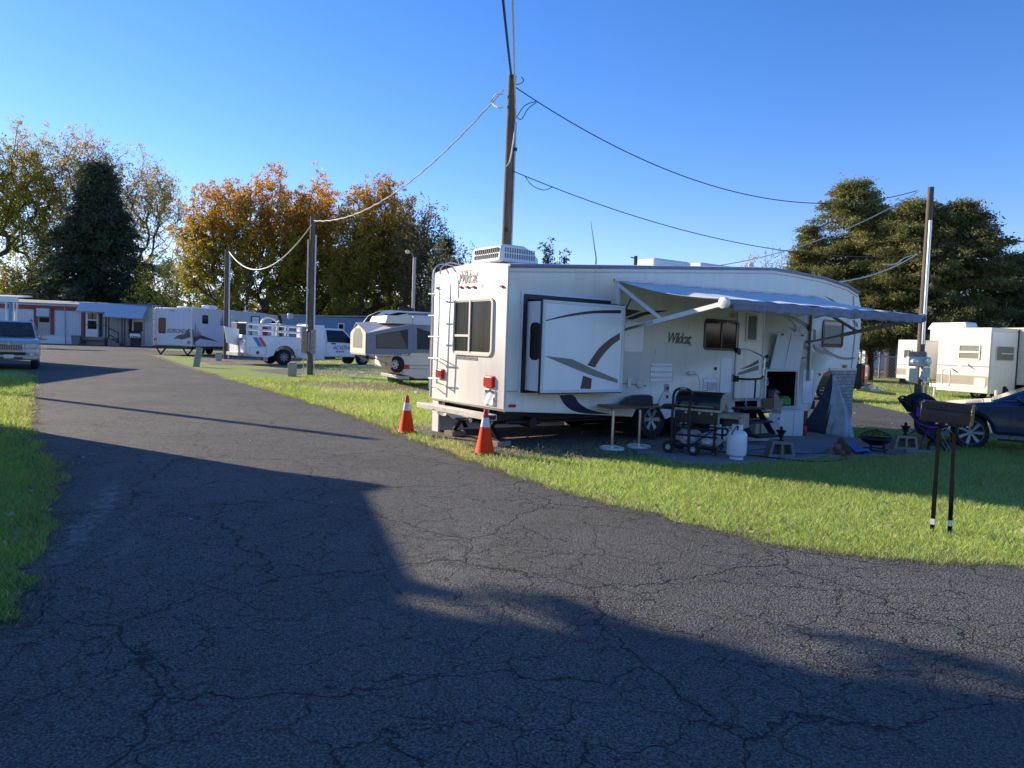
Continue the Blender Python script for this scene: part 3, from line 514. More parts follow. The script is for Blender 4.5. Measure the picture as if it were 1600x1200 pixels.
# camper windows
def win(px,r,fm,gm,nm='window',fw_=.045,div=True):
    q=SP(px); x0=(q[0][0]+q[3][0])/2; x1=(q[1][0]+q[2][0])/2; z0=(q[2][1]+q[3][1])/2; z1=(q[0][1]+q[1][1])/2
    w_=MB().ring(rrect(x0,x1,z0,z1,r),rrect(x0+fw_,x1-fw_,z0+fw_,z1-fw_,r*.7),.025,SIDE()).build(nm,fm,RV)
    MB().prism(rrect(x0+.01,x1-.01,z0+.01,z1-.01,r),.006,SIDE()).build('glass',gm,w_)
    if div: xm=(x0+x1)/2; MB().box(xm-.02,xm+.02,-.02,-.004,z0+.02,z1-.02).build('mullion',fm,w_)
    return w_,x0,x1,z0,z1
win([(1100,498),(1154,501),(1152,548),(1099,547)],.08,'black_gloss','glass_dark')
w2,x0,x1,z0,z1=win([(1285,499),(1318,501),(1316,543),(1284,542)],.08,'black_gloss','glass_grey',div=False)
MB().box(x0+.08,x1-.06,-.011,-.006,z0+.08,z1-.12).build('blind','taupe',w2)
# entry door
q=SP([(1152,478),(1194,480),(1185,622),(1148,622)]); x0=(q[0][0]+q[3][0])/2; x1=(q[1][0]+q[2][0])/2; z0=q[3][1]+.0; z1=2.62
dr=MB().prism(rrect(x0,x1,z0,z1,.05),.018,SIDE()).build('door','gelcoat',RV,bevel=.004)
MB().ring(rrect(x0-.03,x1+.03,z0-.03,z1+.03,.06),rrect(x0,x1,z0,z1,.05),.024,SIDE()).build('door_frame','alu',dr)
q=SP([(1165,489),(1184,490),(1181,535),(1163,534)]); a0=(q[0][0]+q[3][0])/2; a1=(q[1][0]+q[2][0])/2
dw=MB().ring(rrect(a0,a1,q[2][1],q[0][1],.04),rrect(a0+.05,a1-.05,q[2][1]+.05,q[0][1]-.05,.02),.02,SIDE(0,-.018,0)).build('door_window','cream',dr); MB().prism(rrect(a0+.02,a1-.02,q[2][1]+.02,q[0][1]-.02,.02),.006,SIDE(0,-.018,0)).build('glass','mesh_grey',dw)
MB().cb((x0+.06,-.035,z0+.95),(.07,.03,.12)).build('door_latch','black',dr,bevel=.006)
p=S(1154,546); r_=S(1171,562); r2=S(1170,590)
MB().tube(cat_rom([(x0+.03,-.02,p[1]),(x0+.12,-.20,p[1]),(x0+.42,-.34,p[1]-.13),(x0+.45,-.36,p[1]-.22),(x0+.43,-.36,r2[1]+.05),(x0+.38,-.35,r2[1])],5),.014,7).build('grab_bar','steel',RV)
MB().tube([(x0+.0,-.03,r2[1]-.02),(x0+.1,-.30,r2[1]-.02),(x0+.38,-.36,r2[1]),(x0+.44,-.36,r2[1]+.05)],.022,7).cb((x0,-.03,r2[1]-.02),(.1,.07,.12)).cb((x0,-.03,p[1]-.02),(.08,.07,.1)).tube([(x0+.24,-.33,r2[1]),(x0+.235,-.33,r2[1]-.3),(x0+.23,-.33,z0+.02)],.02,6).build('grab_handle','black',RV)
sdec([z5(983,935),z5(1132,878),z5(1132,914),z5(983,953)],'taupe',.0185,t=.002); sdec([z5(990,912),z5(1075,873),z5(1132,838),z5(1132,866),z5(1075,893)],'maroon',.0185,t=.002)
# folding steps
st=MB(); ST=[]
STP=[FV.gr(1170,638,.60)+(.60,),FV.gr(1182,659,.38)+(.38,),FV.gr(1195,681,.17)+(.17,)]
for k,(xx,yy,zz) in enumerate(STP):
    t_=MB().box(xx-.34,xx+.34,yy-.13,yy+.15,zz-.02,zz+.02).build('step_tread','black',RV,bevel=.008)
for sg_ in (-.33,.33):
    A0,A1,A2=[Vector((p[0]+sg_,p[1],p[2])) for p in STP]; o1=Vector((0,.14,0)); o2=Vector((0,-.02,0))
    MB().slab([A0+o1,A0+o2,A1+o2,A1+o1],.02).slab([A1+o1,A1+o2,A2+o2,A2+o1],.02).build('step_bracket','black',RV)
MB().tube([(tx0+.3,-.03,z0),(tx0+.29,-.05,z0-.1)],.008,6).tube(circ(0,0,.03,10)and[(tx0+.29+.03*math.cos(a),-.05,z0-.13+.04*math.sin(a)) for a in [i*.63 for i in range(10)]],.006,5,closed=True).build('key_hook','steel',RV)
# open cargo door (top hinged)
q=SP([(1212,519.5),(1254,521),(1246,579),(1200,577)],.10)
hq=[S(1212,519.5,.16),S(1254,521,.16),S(1247,579,.02),S(1201,577,.02)]
hz=MB().slab([(hq[3][0],-.02,hq[3][1]),(hq[2][0],-.02,hq[2][1]),(hq[1][0],-.20,hq[1][1]),(hq[0][0],-.20,hq[0][1])],.035).build('cargo_door','vinyl_white',RV,bevel=.03,seg=3)
mid=lambda i,j,t:(hq[i][0]*(1-t)+hq[j][0]*t,hq[i][1]*(1-t)+hq[j][1]*t)
MB().tube([(mid(3,2,.46)[0],-.058,mid(3,2,.46)[1]+.02),(mid(0,1,.46)[0],-.238,mid(0,1,.46)[1]-.02)],.006,4).build('seam','dull_steel',hz)
for t in (.14,.88): MB().cb((mid(0,1,t)[0],-.24,mid(0,1,t)[1]-.04),(.04,.03,.04)).build('catch','black',hz)
# awning: rail, fabric, roller, arms, leg channels
ra=S(962,438.5); rb=(8.42,2.98); NA=(2.30,-2.40,S(1130,473,2.4)[1]); q=S(1440,497,2.4); FA=(q[0],-2.40,q[1])
MB().slab([(ra[0]-.05,-.04,ra[1]-.02),(8.45,-.04,rb[1]-.02),(8.45,-.04,rb[1]+.025),(ra[0]-.05,-.04,ra[1]+.025)],-.036).build('awning_rail','alu',RV)
def af(u,v):
    A=Vector((ra[0]+.02,-.045,ra[1]-.01)).lerp(Vector((8.40,-.045,rb[1]-.01)),u); B=Vector(NA).lerp(Vector(FA),u)+Vector((0,0,.06)); P=A.lerp(B,v)
    P.z+=-.075*math.sin(PI*v)*(.6+.4*math.cos(u*25)) -.03*math.sin(PI*v)*math.sin(u*PI*7)+.008*math.sin(u*60+v*3); return tuple(P)
aw=MB().grid(af,120,14).build('awning_fabric','awning',RV,solid=.004)
MB().tube([NA,tuple(Vector(NA).lerp(Vector(FA),.5)+Vector((0,0,-.02))),FA],.066,14).build('awning_roller','awning_roll',RV)
def vf(u,v): P=Vector(NA).lerp(Vector(FA),.02+.96*u); return (P.x,P.y-.068+.02*math.sin(u*90)*v,P.z-.02-.09*v-.010*math.sin(u*70))
MB().grid(vf,90,3).build('valance','awning_roll',RV,solid=.003)
MB().lathe([(.001,-.03),(.085,-.03),(.09,.0),(.085,.04),(.04,.06),(.001,.06)],18,TX(NA[0],NA[1],NA[2])@RY(-PI/2)).build('end_cap','white',RV)
MB().lathe([(.001,-.03),(.085,-.03),(.09,.0),(.085,.04),(.001,.06)],18,TX(FA[0],FA[1],FA[2])@RY(PI/2)).build('end_cap','awning_roll',RV)
def flat(a,b,w,t=.03):
    a,b=Vector(a),Vector(b); d=(b-a).normalized(); u=Vector((1,0,0)); s_=d.cross(u).normalized()
    return MB().add([tuple(p+s_*i*w/2+u*j*t/2) for p in (a,b) for i in (-1,1) for j in (-1,1)],[(0,1,3,2),(4,6,7,5),(0,2,6,4),(1,5,7,3),(0,4,5,1),(2,3,7,6)])
for xs,E_,m in ((ra[0]+.04,NA,'white'),(8.18,FA,'dull_steel')):
    zb=1.95 if m=='white' else 1.95; root=(xs,-.03,zb+.02)
    flat((xs,-.03,ra[1]+(.06 if m!='white' else -.02)),(xs,-.03,1.1 if m!='white' else 1.2),.08,.07).build('awning_leg',m,RV,bevel=.006)
    el=(xs,-1.05,zb+.02+(E_[2]-zb)*.42); flat(root,tuple(Vector(root).lerp(Vector(E_),.38)),.045,.03).build('inner_arm','steel' if m=='white' else m,RV)
    flat(tuple(Vector(root).lerp(Vector((xs,E_[1],E_[2])),.30)),(xs,E_[1],E_[2]),.075,.045).build('support_arm',m,RV,bevel=.005)
    flat((xs,-.05,ra[1]-.08),tuple(Vector(root).lerp(Vector((xs,E_[1],E_[2])),.46)),.06,.035).build('rafter_arm',m,RV,bevel=.005)
    MB().tube([(xs+.02,-.06,zb+.55 if m!='white' else zb+.2),(xs+.02,-.35,zb+.6)],.012,5).build('strap','black',RV)
# front skirt trim and nose
q=SP([(1295,575),(1337,575),(1337,579),(1295,579)]); MB().prism(q,.03,SIDE(0,.0,0)).build('lower_trim','alu',RV)
q=S(1333,500); MB().tube([(S(1333,462)[0],-.008,S(1333,462)[1]),(S(1336,520)[0],-.008,S(1336,520)[1]),(S(1330,576)[0],-.008,S(1330,576)[1])],.012,5).build('front_moulding','alu',RV)
MB().box(8.6,9.6,.9,1.5,.75,1.35).box(8.55,8.75,.3,.42,.0,1.3).box(8.55,8.75,1.95,2.07,.0,1.3).build('landing_gear','black',RV)
# stone-look skirt hanging from the overhang
q=SP([(1297,579),(1337,579),(1331,610),(1329,650),(1318,672),(1303,640)]); sk=MB().prism(q,.012,SIDE(0,-.02,0)).build('stone_skirt','stone_skirt',RV)
# roof fittings
acx0,acz=S(781,410,-.75); AX0,AX1=S(781,405,-.7)[0]-.02,S(841,405,-.7)[0]
acy0,acy1=.7,1.62; az0=S(790,411,-.7)[1]; az1=S(784,385,-.7)[1]+.05; az0-=.03
ax0=S(781,400,-.7)[0]; ax1=S(842,402,-.7)[0]
acu=MB().prism([(ax0,az0+.05),(ax0+.03,az1-.02),(ax0+.1,az1),(ax0+.62*(ax1-ax0),az1),(ax1-.12,az1-.08),(ax1,az0+.16),(ax1,az0+.05)],acy1-acy0,TX(0,acy1,0)@RX(PI/2)).build('air_conditioner','white',RV,bevel=.03)
MB().box(ax0+.06,ax1-.03,acy0+.05,acy1-.05,az0-.12,az0+.05).build('base','black',acu)
sl2=MB(); sl3=MB()
for k in range(13):
    for r0,r1 in ((.34,.56),(.62,.84)): sl2.box(ax0+.10+k*.05,ax0+.125+k*.05,acy0-.005,acy0+.01,az0+(az1-az0)*r0,az0+(az1-az0)*r1)
for k in range(12):
    for j in range(2): sl3.box(ax0-.003,ax0+.03,acy0+.08+k*.065,acy0+.105+k*.065,az0+(az1-az0)*(.34+.28*j),az0+(az1-az0)*(.56+.28*j))
sl2.build('side_grille','mesh_grey',acu); sl3.build('rear_grille','mesh_grey',acu)
a,b=S(912,412,-1.2); MB().lathe([(.42,-.05),(.42,0),(.38,.07),(.27,.12),(.12,.145),(.001,.15)],24,TX(a,1.2,3.1)).build('satellite_dome','rust_ball',RV)
a,b=S(931,413,-1.0); a2,b2=S(923,345,-1.0); MB().tube([(a,1.0,b-.2),(a,1.0,b+.12),(a2,1.0,b2)],[.02,.012,.004],6).build('antenna','wire_black',RV)
a,b=S(1006,416,-.9); a2,b2=S(1063,406,-.9); MB().box(a,a2,.6,1.1,b-.12,b2-.07).build('roof_vent','white',RV,bevel=.05)
a,b=S(1090,417,-1); a2,b2=S(1146,412,-1); MB().box(a,a2,.9,1.2,b-.12,b2-.08).build('roof_vent','trim_white',RV,bevel=.03)
a,b=S(1173,416,-.9); MB().lathe([(.05,-.1),(.06,.03),(.04,.08),(.001,.09)],12,TX(a,.9,b)).build('vent_cap','white',RV); a,b=S(748,408,-1.7); MB().lathe([(.06,-.1),(.07,.05),(.04,.09),(.001,.1)],12,TX(.35,1.75,zt+.08)).build('vent_cap','white',RV)
# -------- things around the fifth wheel
def at(x,y,z=0.): p=G(x,y,z); return (float(p[0]),float(p[1]),z)
o=single('skirting_board',MB().box(.12,3.3,2.50,2.53,.01,.56).box(.10,.14,2.3,2.535,.0,.57),'vinyl_white','long white skirting board closing the far side under the rear of the camper','board',FV.loc(),FV.a,bevel=.003)
for (x,y,l) in ((.14,.30,'wooden block under the right rear jack, beside the near traffic cone'),(.14,1.75,'wooden block under the left rear jack by the white skirting board')):
    p=fw(x,y); single('support_block',MB().box(-.15,.15,-.12,.12,0,.085).box(-.148,.148,-.1,-.02,.085,.089),'block_tan',l,'wood block',(p[0],p[1],.006),FV.a+.15,'blocks under the camper jacks',bevel=.01)
o=single('light_block_sheet',MB().box(3.35,9.6,2.46,2.49,.01,.62).box(-.0,9.3,.6,1.8,.33,.36),'black','black sheet added to block light under the middle of the camper','skirting',FV.loc(),FV.a)  # added black sheet, keeps the space under the camper dark
# tarp draped from the overhang
hx,hz_=S(1295,583); TQ0=FV.gr(1262,676); TQ1=FV.gr(1340,686); A=Vector((hx,-.12,hz_)); 
def tf(u,v):
    b0=Vector(TQ0+(.02,)).lerp(Vector(TQ1+(.02,)),u); t0=Vector((hx,-.05,hz_-.05)).lerp(Vector((hx+.12,-.08,hz_-.02)),u); P=t0.lerp(b0,v); P.y+=.10*math.sin(u*12+v*2)*v+.04*math.sin(u*31+v*9)*v; P.x+=.05*math.sin(u*17+v*6)*v; P.z+=.04*math.sin(u*25)*v*(1-v); return tuple(P)
tp=thing('tarp','silver and dark blue tarp hanging in a loose tent from the front overhang','tarp',FV.loc(),FV.a)
MB().grid(lambda u,v:tf(.42+.58*u,v),26,24).build('silver_side','tarp_silver',tp,solid=.004); MB().grid(lambda u,v:tf(.43*u,v),26,24).build('dark_side','tarp_dark',tp,solid=.004)
# ================================================================ PATIO THINGS
def cone(px,lab):
    p=at(*px); t=thing('traffic_cone',lab,'traffic cone',(p[0],p[1],.012),.3,'orange traffic cones by the rear of the camper')
    MB().prism([(-.19,-.14),(-.14,-.19),(.14,-.19),(.19,-.14),(.19,.14),(.14,.19),(-.14,.19),(-.19,.14)],.03).build('base','rubber',t,bevel=.008)
    c=lambda z:.145-(.145-.028)*(z-.03)/.65
    MB().lathe([(c(.03)+.006,.03),(c(.05),.045),(c(.42),.42)],28).build('cone_body','orange',t); MB().lathe([(c(.42)+.002,.42),(c(.56)+.002,.56)],28).build('collar','collar',t); MB().lathe([(c(.56),.56),(c(.66),.66),(.026,.69),(.001,.69)],28).build('tip','red_tip',t)
cone((757,711),'orange traffic cone with white collar nearest the camper bumper and jack block'); cone((635,678),'orange traffic cone with white collar standing alone at the road edge on the grass')
# table
TZ=.64; c1=G(924,634,TZ); c2=G(957,641.5,TZ); c3=G(1034,639,TZ); c4=G(1003,631,TZ); b1=G(956,703); b2=G(998,700)
tb=thing('pedestal_table','brown topped table on two chrome posts with round white feet','table',(float(b1[0]),float(b1[1]),.02)); o0=Vector((float(b1[0]),float(b1[1]),.0))
qq=[Vector(tuple(map(float,c)))-o0 for c in (c2,c3,c4,c1)]; MB().slab(qq,.03).build('tabletop','wood_brown',tb,bevel=.006)
for b in (b1,b2):
    l=Vector(tuple(map(float,b)))-o0; MB().tube([(l.x,l.y,.02),(l.x,l.y,TZ-.005)],.028,14).build('leg','steel',tb); MB().lathe([(.20,0),(.205,.02),(.205,.035),(.185,.045),(.18,.03),(.03,.032),(.028,.06),(.001,.06)],32,TX(l.x,l.y,-.012)).build('foot','white',tb)
p=G(993,634,TZ+.03); cv=MB()
pr=[(-.30,0),(-.27,.06),(-.17,.14),(-.05,.185),(.10,.20),(.26,.20),(.28,.18),(.29,0)]
cv.prism(pr,.34,TX(0,.17,0)@RX(PI/2)); o=thing('plastic_cover','dark grey green ribbed plastic shroud lying on the brown table','cover',tuple(map(float,p)),-.05)
cv.build('shell','dark_green_plastic',o,bevel=.03,seg=3); rb=MB()
for k in range(9): rb.box(-.02,.27,-.173,-.165,.03+k*.018,.037+k*.018)
rb.box(-.04,-.03,-.175,-.165,.01,.18).box(-.18,-.16,-.175,-.16,.01,.13); rb.build('ribs','black',o); MB().tube([(-.30,-.1,.005),(-.45,-.12,.01),(-.6,-.05,.005),(-.7,-.1,.004)],.012,6).box(-.34,.33,-.19,.19,0,.012).build('rim','black',o)
# grill on a cart
gp=G(1088,712); gr=thing('barbecue_grill','old black barrel grill with rusty cream end on a wheeled cart','grill',(float(gp[0]),float(gp[1]),.02),-R(32))
gL,gD=.74,.50; z0=.52; ox=-.40
def bar(th0,th1,r,n=12): return [(math.cos(R(th0+(th1-th0)*k/n))*r,math.sin(R(th0+(th1-th0)*k/n))*r) for k in range(n+1)]
hood=[(-.25,.20)]+[(-.25+.0,.30)]+[( .25*math.cos(R(180-k*15)),.30+.19*math.sin(R(180-k*15))) for k in range(1,12)]+[(.25,.30),(.25,.20)]
FY=RZ(PI/2)@RX(PI/2)   # 2D -> (Y,Z), extrude +X
MB().prism(hood,gL,TX(ox,.25,z0)@FY).build('hood','black_gloss',gr,bevel=.008)
MB().prism([(-.25,-.02),(.25,-.02),(.25,.2),(-.25,.2)],gL-.01,TX(ox,.25,z0)@FY).build('firebox','black',gr,bevel=.01)
MB().prism(hood,.025,TX(ox+gL,.25,z0)@FY).build('end_plate','cream_metal',gr,bevel=.004)
MB().prism([(-.2,.2),(-.05,.2),(0,.29),(.07,.2),(.1,.2),(.1,.21),(.0,.31),(-.06,.21),(-.2,.21)],.03,TX(ox+gL,.25,z0)@FY).build('crack_line','black',gr)
MB().box(ox-.02,ox+gL+.03,-.012,.0,z0+.18,z0+.215).tube([(ox+.1,-.04,z0+.26),(ox+gL-.1,-.04,z0+.26)],.012,6).cb((ox+.1,-.02,z0+.26),(.02,.05,.02)).cb((ox+gL-.1,-.02,z0+.26),(.02,.05,.02)).build('handle','dull_steel',gr)
for k in (.2,.42,.62): MB().lathe([(.022,0),(.02,.02),(.001,.02)],12,SIDE(ox+k,-.0,z0+.15)).build('knob','dull_steel',gr)
sh=MB(); X0=ox+gL-.02; sh.box(X0,X0+.36,-.02,.5,z0+.14,z0+.165).box(X0,X0+.03,-.02,.01,z0-.05,z0+.14).box(X0+.33,X0+.36,-.02,.01,z0-.05,z0+.14).box(X0,X0+.36,-.018,.01,z0-.06,z0-.035).box(X0,X0+.36,-.02,.0,z0+.10,z0+.14).box(X0+.34,X0+.36,.0,.5,z0-.06,z0+.14); sh.build('side_shelf','cream_metal',gr,bevel=.004)
MB().box(X0+.03,X0+.33,.10,.48,z0-.03,z0+.13).build('burner_box','black',gr)
MB().prism([(.0,0),(.24,0),(.22,.05),(.05,.05)],.2,TX(ox-.28,.3,z0+.2)@RX(PI/2)).box(ox-.32,ox,.0,.45,z0+.17,z0+.195).build('left_shelf','black',gr,bevel=.006)
fr_=MB()
for x,y in ((ox+.02,0),(ox+.30,-.10),(ox+.02,.42),(ox+.68,.0),(ox+.68,.42)): fr_.tube([(x,y,.06),(x,y,z0+.0)],.02,7)
for z in (.12,.30,.42): fr_.tube([(ox,-.02,z),(ox+.72,-.02,z)],.016,6).tube([(ox,.42,z),(ox+.72,.42,z)],.016,6).tube([(ox,-.02,z),(ox,.42,z)],.014,6)
fr_.box(ox,ox+.7,0,.42,.10,.12).tube(cat_rom([(ox+.68,-.02,.44),(ox+.86,-.04,.46),(ox+.9,-.05,.40),(ox+.84,-.04,.36),(ox+.68,-.02,.36)],4),.017,6).tube([(ox+.66,-.02,.42),(ox+.3,-.04,.12)],.01,5); fr_.build('cart_frame','black',gr)
MB().tube(cat_rom([(ox+.02,-.14,.1),(ox+.02,-.14,.8),(ox+.04,-.15,.98),(ox+.12,-.16,1.05),(ox+.26,-.17,1.05),(ox+.34,-.18,.98),(ox+.30,-.15,.8),(ox+.30,-.12,.1)],6),.022,9).build('push_handle','black',gr)
MB().tube([(ox+.15,-.163,1.055),(ox+.25,-.168,1.055)],.026,9).build('grip','dull_steel',gr)
wheel(gr,ox-.02,-.15,.10,.07,-1,'wheel',.45,5,'box_grey'); wheel(gr,ox+.40,-.16,.10,.07,-1,'wheel',.45,5,'box_grey'); wheel(gr,ox+.68,.0,.045,.04,-1,'caster',.4,3); wheel(gr,ox-.02,.42,.10,.07,1,'wheel',.45,5,'box_grey')
def lump(nm,m,lab,cat,loc,sz,seed,group=None,knot=True):
    mb=MB(); r_=random.Random(seed)
    def f(u,v):
        th=u*2*PI; ph=v*PI; n=noise.noise(Vector((math.cos(th)*1.4+seed,math.sin(th)*1.4,ph*1.3)))*.35+noise.noise(Vector((math.cos(th)*4+seed,math.sin(th)*4,ph*4)))*.16
        rr=(1+n)*(math.sin(ph)**.65); z=(1-math.cos(ph))/2; return (sz[0]*rr*math.cos(th)*.5,sz[1]*rr*math.sin(th)*.5,sz[2]*(1-z)*(1+.1*n))
    mb.grid(f,40,22)
    if knot: mb.lathe([(.02,0),(.012,.02),(.035,.06),(.001,.05)],8,TX(0,0,sz[2]*.97))
    return single(nm,mb,m,lab,cat,loc,0,group)
o=gr.matrix_basis
def gloc(x,y,z): v=Matrix.Translation(gr.location)@RZ(gr.rotation_euler.z)@Vector((x,y,z)); return (v.x,v.y,v.z)
lump('trash_bag','bag_white','bluish white trash bag on the left of the grill cart\'s bottom shelf','bag',gloc(ox+.2,.2,.12),(.38,.34,.28),3,'white bags on the grill cart shelf'); lump('trash_bag','bag_white','white trash bag bulging out at the right of the grill cart\'s bottom shelf','bag',gloc(ox+.56,.17,.12),(.36,.36,.24),8,'white bags on the grill cart shelf')
# propane tanks
def tank(px,sc,lab,zz=.02):
    p=at(*px); t=thing('propane_tank',lab,'gas bottle',(p[0],p[1],zz),.4,'white propane tanks on the patio'); t.scale=(sc,sc,sc)
    MB().lathe([(.10,0),(.105,.0),(.105,.03),(.09,.035),(.11,.045),(.145,.07),(.152,.11),(.152,.25),(.155,.252),(.155,.262),(.152,.264),(.152,.36),(.145,.40),(.12,.435),(.07,.455),(.001,.46)],36).build('body','tank_white',t)
    c=[]; mb=MB()
    for k in range(30):
        a0=2*PI*k/36; a1=2*PI*(k+1)/36
        if k in (3,4,13,14,22,23): zs=((.43,.455),(.51,.54))
        else: zs=((.43,.54),)
        for za,zb in zs:
            for r in (.088,): mb.add([(r*math.cos(a0),r*math.sin(a0),za),(r*math.cos(a1),r*math.sin(a1),za),(r*math.cos(a1),r*math.sin(a1),zb),(r*math.cos(a0),r*math.sin(a0),zb)],[(0,1,2,3)])
    mb.build('collar','tank_white',t,solid=.004)
    MB().lathe([(.025,.45),(.02,.49),(.03,.50),(.03,.525),(.001,.525)],12).tube([(0,0,.48),(0,-.06,.48)],.018,8).build('valve','black',t); return t
t=tank((1150,719),1.0,'white propane tank in front, nearest the lawn, with a hose'); 
MB().tube(cat_rom([(0,-.05,.5),(-.10,-.10,.53),(-.16,-.12,.48),(-.17,-.08,.42),(-.12,.0,.40),(-.05,.3,.52)],6),.009,6).build('hose','black',t)
tank((1120,692),.92,'white propane tank behind the grill cart, partly hidden by it')
p=at(1134,690); single('cooler',MB().box(-.11,.11,-.13,.13,0,.26).box(-.12,.12,-.14,.14,.27,.31).box(-.02,.02,-.15,-.13,.2,.28),'cream','cream white lidded plastic bin between the second propane tank and the steps','bin',(p[0],p[1],.02),-.2,bevel=.012)
# washing box, cartons, cardboard
p=at(1237,683); bx=thing('white_cabinet','large white cabinet box with a vertical seam standing under the open cargo bay','cabinet',(p[0],p[1],.02),R(8)); MB().box(-.26,.24,0,.42,0,.52).build('body','white',bx,bevel=.012); MB().box(.02,.03,-.003,.42,.01,.524).box(-.262,.242,-.003,.423,.50,.505).build('seam','dull_steel',bx); MB().box(-.25,.25,-.01,.42,.52,.535).build('lid','white',bx,bevel=.006)
p=at(1210,687); cb=thing('white_carton','tall white printed carton leaning beside the white cabinet','box',(p[0],p[1],.02),R(-30)); MB().box(-.13,.10,0,.28,0,.48).build('carton','white',cb,bevel=.004); MB().lathe([(.001,0),(.03,0),(.03,.003),(.001,.003)],12,SIDE(-.02,0,.13)).cb((.06,-.002,.40),(.035,.004,.05)).cb((.0,-.002,.04),(.1,.004,.03)).build('print','grey_decal',cb)
cdl=FV.side(1207,640,-.15); pw=fw(cdl[0],-.22); cd=thing('cardboard_box','brown open cardboard box spilling out of the left of the cargo bay','box',(pw[0],pw[1],.5),FV.a+.1)
MB().box(-.24,.02,-.10,.15,.02,.24).build('carton','cardboard',cd,bevel=.003); MB().slab([(-.27,-.11,.05),(-.12,-.13,-.02),(-.1,-.13,.26),(-.26,-.10,.40)],.008).slab([(-.12,-.13,.0),(.06,-.12,.02),(.06,-.11,.24),(-.10,-.12,.2)],.008).build('flap','cardboard',cd)
zb=bz0+.01
def bl(x,y): p=fw(x,y); return p
p=bl((bx0+bx1)/2-.08,.25); lump('garbage_bag','bag_black','shiny black plastic bag heaped inside the open cargo bay','bag',(p[0],p[1],zb),(.46,.4,.42),11)
p=bl(bx1-.2,.16); single('green_package',MB().box(-.14,.12,-.1,.1,0,.16).box(-.1,.08,-.08,.08,.16,.2),'green_bag','bright green printed package at the right of the cargo bay','package',(p[0],p[1],zb),FV.a-.5,bevel=.02)
p=bl(bx1-.28,.55); sb=thing('spray_bottle','clear plastic bottle standing deep inside the open cargo bay','bottle',(p[0],p[1],zb),.2); MB().lathe([(.05,0),(.055,.05),(.055,.4),(.03,.5),(.015,.54),(.001,.54)],16).build('bottle','clear_lens',sb); MB().lathe([(.02,.54),(.02,.58),(.001,.58)],10).build('cap','white',sb)
p=bl((bx0+bx1)/2,.42); sb=thing('jug','grey jug standing behind the black bag in the cargo bay','jug',(p[0],p[1],zb),.2); MB().lathe([(.07,0),(.08,.05),(.08,.38),(.04,.47),(.02,.5),(.001,.5)],16).build('body','box_grey',sb)
p=at(1182,690); single('book_stack',MB().box(-.20,.1,-.1,.1,0,.05).box(.02,.22,-.09,.09,0,.055),'cream','pair of cream boards lying flat under the lowest step','board',(p[0],p[1],.02),.1,bevel=.006)
p=at(1190,680); single('step_box',MB().box(-.02,.30,.0,.3,.0,.30).box(-.14,-.05,.0,.3,.0,.26),'cream','pale box standing behind the black entry steps','box',(p[0],p[1],.02),.2,bevel=.006)
p=at(1255,682); single('red_canister',MB().lathe([(.035,0),(.04,.02),(.04,.16),(.02,.2),(.001,.2)],12),'red_tip','small red canister beside the right end of the white cabinet','canister',(p[0]+.03,p[1],.02))
# patio rug
RUG=gpts([(1140,707),(1232,721),(1310,717),(1425,709),(1350,692),(1290,680),(1215,684),(1165,690)])
rg=MB(); n_=len(RUG); rc=Vector((sum(p[0] for p in RUG)/n_,sum(p[1] for p in RUG)/n_,0))
def rugpt(u,v):
    a,b,c_,d=[Vector(RUG[i]+(0,)) for i in (0,2,4,6)]; a=Vector(RUG[0]+(0,)); b=Vector(RUG[2]+(0,)); c_=Vector(RUG[4]+(0,)); d=Vector(RUG[7]+(0,))
    P=a.lerp(b,u).lerp(d.lerp(c_,u),v)-rc; P.z=.008*max(0,noise.noise(P*3))+.006*abs(math.sin((P.x+P.y*.4)*9))*(1 if min(u,1-u,v,1-v)<.14 else .3); return tuple(P)
single('patio_rug',MB().grid(rugpt,60,30),'rug','blue grey outdoor rug with wrinkled edges spread on the patio','rug',(rc.x,rc.y,.026),solid=.004)
# cinder blocks with lanterns
def cinder(px,m,lab,sc,rz,llab,lpx):
    p=at(*px); W2,WT,H,Dp=.225*sc,.165*sc,.26*sc,.20*sc
    out=[(-W2,0),(W2,0),(WT,H),(-WT,H)]; mb=MB()
    # front/back webs with two holes: built from bars
    zb_,zt_=.05*sc,H-.05*sc; xw=lambda z:W2+(WT-W2)*z/H
    for (xa,xb) in ((-1,-.76),(-.10,.10),(.76,1)):
        mb.hexa([(xa*W2,0,0),(xb*W2,0,0),(xb*W2,Dp,0),(xa*W2,Dp,0)],[(xa*WT,0,H),(xb*WT,0,H),(xb*WT,Dp,H),(xa*WT,Dp,H)])
    for za,zc in ((0,zb_),(zt_,H)):
        for xa,xb in ((-.76,-.10),(.10,.76)):
            mb.hexa([(xa*xw(za),.003,za),(xb*xw(za),.003,za),(xb*xw(za),Dp-.003,za),(xa*xw(za),Dp-.003,za)],[(xa*xw(zc),.003,zc),(xb*xw(zc),.003,zc),(xb*xw(zc),Dp-.003,zc),(xa*xw(zc),Dp-.003,zc)])
    mb.box(-W2*.72,W2*.72,Dp*.9,Dp*.95,.02,H-.02)
    single('cinder_block',mb,m,lab,'concrete block',(p[0],p[1],.02),rz,'tapered concrete blocks beside the patio',bevel=.006)
    t=thing('garden_lantern',llab,'lantern',(p[0]+Dp*.45*-math.sin(rz),p[1]+Dp*.45*math.cos(rz),.02+H),0,'dark metal lanterns on concrete blocks'); s_=sc*.92
    MB().lathe([(a*s_,b*s_) for a,b in [(.05,0),(.05,.015),(.022,.03),(.018,.045),(.035,.06),(.042,.10),(.062,.14)]],12).build('base','cast_iron',t)
    MB().lathe([(a*s_,b*s_) for a,b in [(.062,.14),(.09,.172),(.10,.185),(.05,.19),(.022,.2),(.032,.22),(.026,.24),(.008,.265),(.001,.265)]],8).build('top','cast_iron',t)
